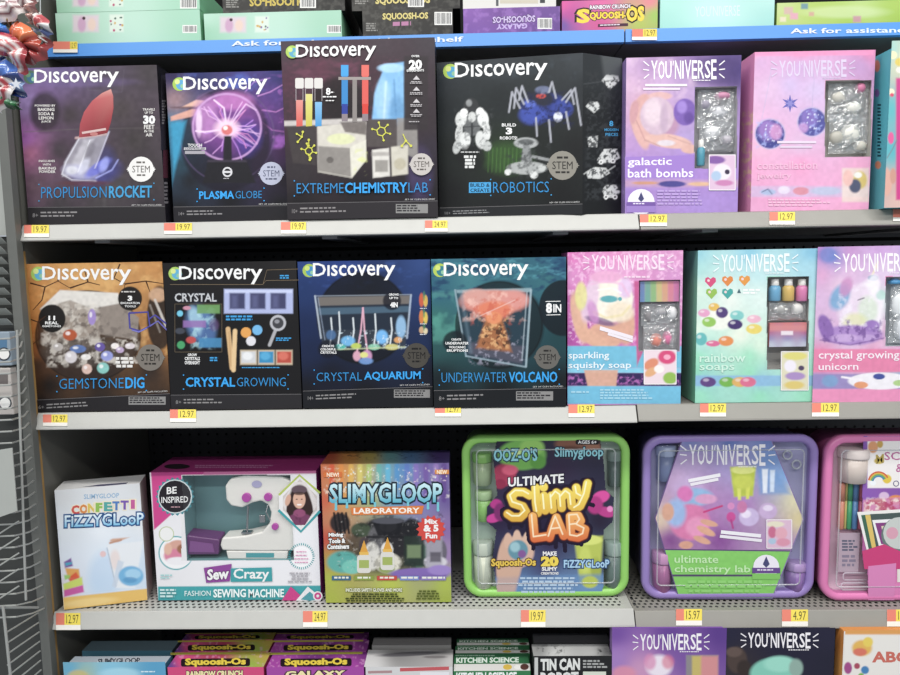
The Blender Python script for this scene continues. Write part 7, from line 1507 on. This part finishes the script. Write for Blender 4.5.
# dark cases standing behind the clear ones, and boxes further back
def back_box(name, label, x0, y0, x1, y1, Y, z, col, d=.12):
    A = at_y(x0, y1, Y); B = at_y(x1, y0, Y); r = empty(name, (A.x, Y, z), 0, label, 'toy box'); w, h = B.x - A.x, B.z - z
    MB().box(0, w, 0, d, 0, h).build('carton', mat('back_carton', col, .45), r, bevel=.002); f = Face(r, (0, -.0001, 0), (1, 0, 0), (0, 0, 1), (0, -1, 0), w, h); k = f.ink(); k.frame(x0 + 3, y0 + 4, x1 - 3, y1 - 12, 1, '#8a8a90'); k.build('front_border'); return r
back_box('stored_case', 'dark blue case standing behind the purple case', 640, 440, 700, 592, .17, L3 + R3 + .0015, '#2f3a5c')
back_box('stored_case', 'dark red case standing behind the pink case', 806, 440, 880, 592, .18, L3 + R3 + .0015, '#6a2440')
back_box('stored_box', 'violet box standing behind the lilac bath bomb box', 690, 66, 748, 205, .12, L1 + R1 + .0015, '#7a5a9c')
back_box('stored_box', 'grey pink box standing behind the hot pink soap box', 630, 262, 690, 396, .12, L2 + .0015, '#6a5a6c')

# ================================================================== foil party decorations hanging at the upper left
def foil_bunch():
    Y0 = -0.22; O = at_y(10, 60, Y0); r = empty('foil_pinwheel_bunch', O, 0, 'shiny stars and stripes foil pinwheels hanging at upper left', 'decoration')
    def ribbon(name, pts, w0, w1, cols, across=True, dep=.012, seed=0, n=18, nw=8):
        """curved foil strip through pixel points; stripes run along it (across=True: colours change over the width)"""
        P3 = [at_y(x, y, Y0 + d) - O for x, y, d in pts]; V, Fs, C = [], [], []
        def cr(t):
            s_ = t * (len(P3) - 1); i = min(int(s_), len(P3) - 2); u = s_ - i
            p0, p1, p2, p3 = P3[max(i - 1, 0)], P3[i], P3[i + 1], P3[min(i + 2, len(P3) - 1)]
            return .5 * ((2 * p1) + (p2 - p0) * u + (2 * p0 - 5 * p1 + 4 * p2 - p3) * u * u + (3 * p1 - p0 - 3 * p2 + p3) * u ** 3)
        for j in range(n + 1):
            t = j / n; p = cr(t); q = cr(min(t + .02, 1)) - cr(max(t - .02, 0)); tn = Vector((q.x, 0, q.z)).normalized(); nv = Vector((-tn.z, 0, tn.x)); w = (w0 + (w1 - w0) * t) * .0017
            for i in range(nw + 1):
                u = i / nw - .5; V.append(p + nv * (w * u) + Vector((0, -dep * math.cos(u * 3.0) + .006 * math.sin(j * 1.3 + seed), 0)))
                s_ = (i / nw if across else t) * (len(cols) - .001); C.append(lin(cols[int(min(s_, len(cols) - 1))]))
        for j in range(n):
            for i in range(nw): a = j * (nw + 1) + i; Fs.append((a, a + 1, a + nw + 2, a + nw + 1))
        o = col_mesh(name, [tuple(v_) for v_ in V], Fs, C, r, M['foil']); o.data.polygons.foreach_set('use_smooth', [True] * len(Fs)); return o
    W_, R_, D_ = '#e4dcd8', '#a8303a', '#6a2a30'
    ribbon('striped_foil', [(-8, 14, 0), (8, 8, -.01), (22, 2, 0), (30, -6, .01)], 26, 18, [W_, D_, W_, '#9a6a74', W_, '#5a4040', W_], True)
    ribbon('striped_foil', [(-6, 46, 0), (8, 45, -.02), (17, 54, -.02), (19, 72, 0)], 22, 18, [R_, W_, R_, W_, '#c84a50', W_, R_], True, .014)
    ribbon('striped_foil', [(-8, 78, 0), (2, 82, -.02), (6, 92, -.02), (-2, 108, 0)], 20, 14, [W_, R_, W_, R_, W_], True, .012, 2)
    ribbon('gold_foil', [(-6, 20, .01), (8, 21, 0), (18, 25, .01)], 13, 10, ['#7a5a34', '#8f6a38', '#6a4a2c'], True)
    ribbon('blue_foil', [(-4, 24, 0), (4, 32, -.01), (5, 44, 0)], 13, 10, ['#3f8fd8', '#2f6fc4', '#2050a0'], False)
    ribbon('blue_foil', [(-2, 66, 0), (8, 74, -.02), (15, 84, -.01), (18, 98, 0)], 22, 16, ['#2c4c94', '#3f68b4', '#1f3a7c', '#8aa4d0', '#1c2f68'], False)
    ribbon('orange_foil', [(14, 32, 0), (24, 36, -.015), (32, 44, -.01), (34, 56, 0)], 22, 16, ['#c8582c', '#d8703a', '#b0402a', '#93302a'], False)
    ribbon('red_foil', [(22, 50, .005), (32, 56, -.005), (42, 52, 0), (48, 40, .01)], 20, 10, ['#8a2a2c', '#a83a38', '#6a2224', '#7a4030'], True)
    ribbon('copper_foil', [(26, -6, .01), (32, 10, 0), (33, 26, .01)], 14, 9, ['#9a6a64', '#b88a80', '#7a4a48'], True)
    ribbon('silver_foil', [(36, 18, .005), (43, 24, -.01), (47, 32, 0), (44, 40, .005)], 13, 10, ['#e8e4e0', '#b84a50', '#e8e6e4', '#4a5a90', '#e4e2e0'], False)
    ribbon('silver_foil', [(36, 30, .01), (37, 44, 0), (38, 54, .01)], 6, 3, ['#8a90a8', '#d8d0d4', '#5a5f78'], True)
    ribbon('green_foil', [(6, 96, 0), (12, 104, -.01), (22, 106, 0)], 14, 6, ['#1f4a2c', '#2f7a44', '#8fc09c', '#2a5a38'], True)
    q = at_y(16, 84, Y0 - .03) - O; V = [(q.x, q.y, q.z)]
    for k in range(10): t = math.pi * k / 5 + math.pi / 2; rr = .0095 if k % 2 == 0 else .004; V.append((q.x + rr * math.cos(t), q.y, q.z + rr * math.sin(t)))
    V += [(x, y + .001, z) for x, y, z in V]
    MB().add(V, [(0, k + 1, (k + 1) % 10 + 1) for k in range(10)] + [(11, 11 + (k + 1) % 10 + 1, 11 + k + 1) for k in range(10)] + [(k + 1, 11 + k + 1, 11 + (k + 1) % 10 + 1, (k + 1) % 10 + 1) for k in range(10)]).build('silver_star', mat('silver_star_foil', '#d8dce4', .2, .3), r)
    MB().tube([at_y(40, -30, Y0) - O, at_y(40.5, 20, Y0) - O], .0008, 5).build('hanging_thread', mat('thread', '#b4b8b8', .5), r)
foil_bunch()
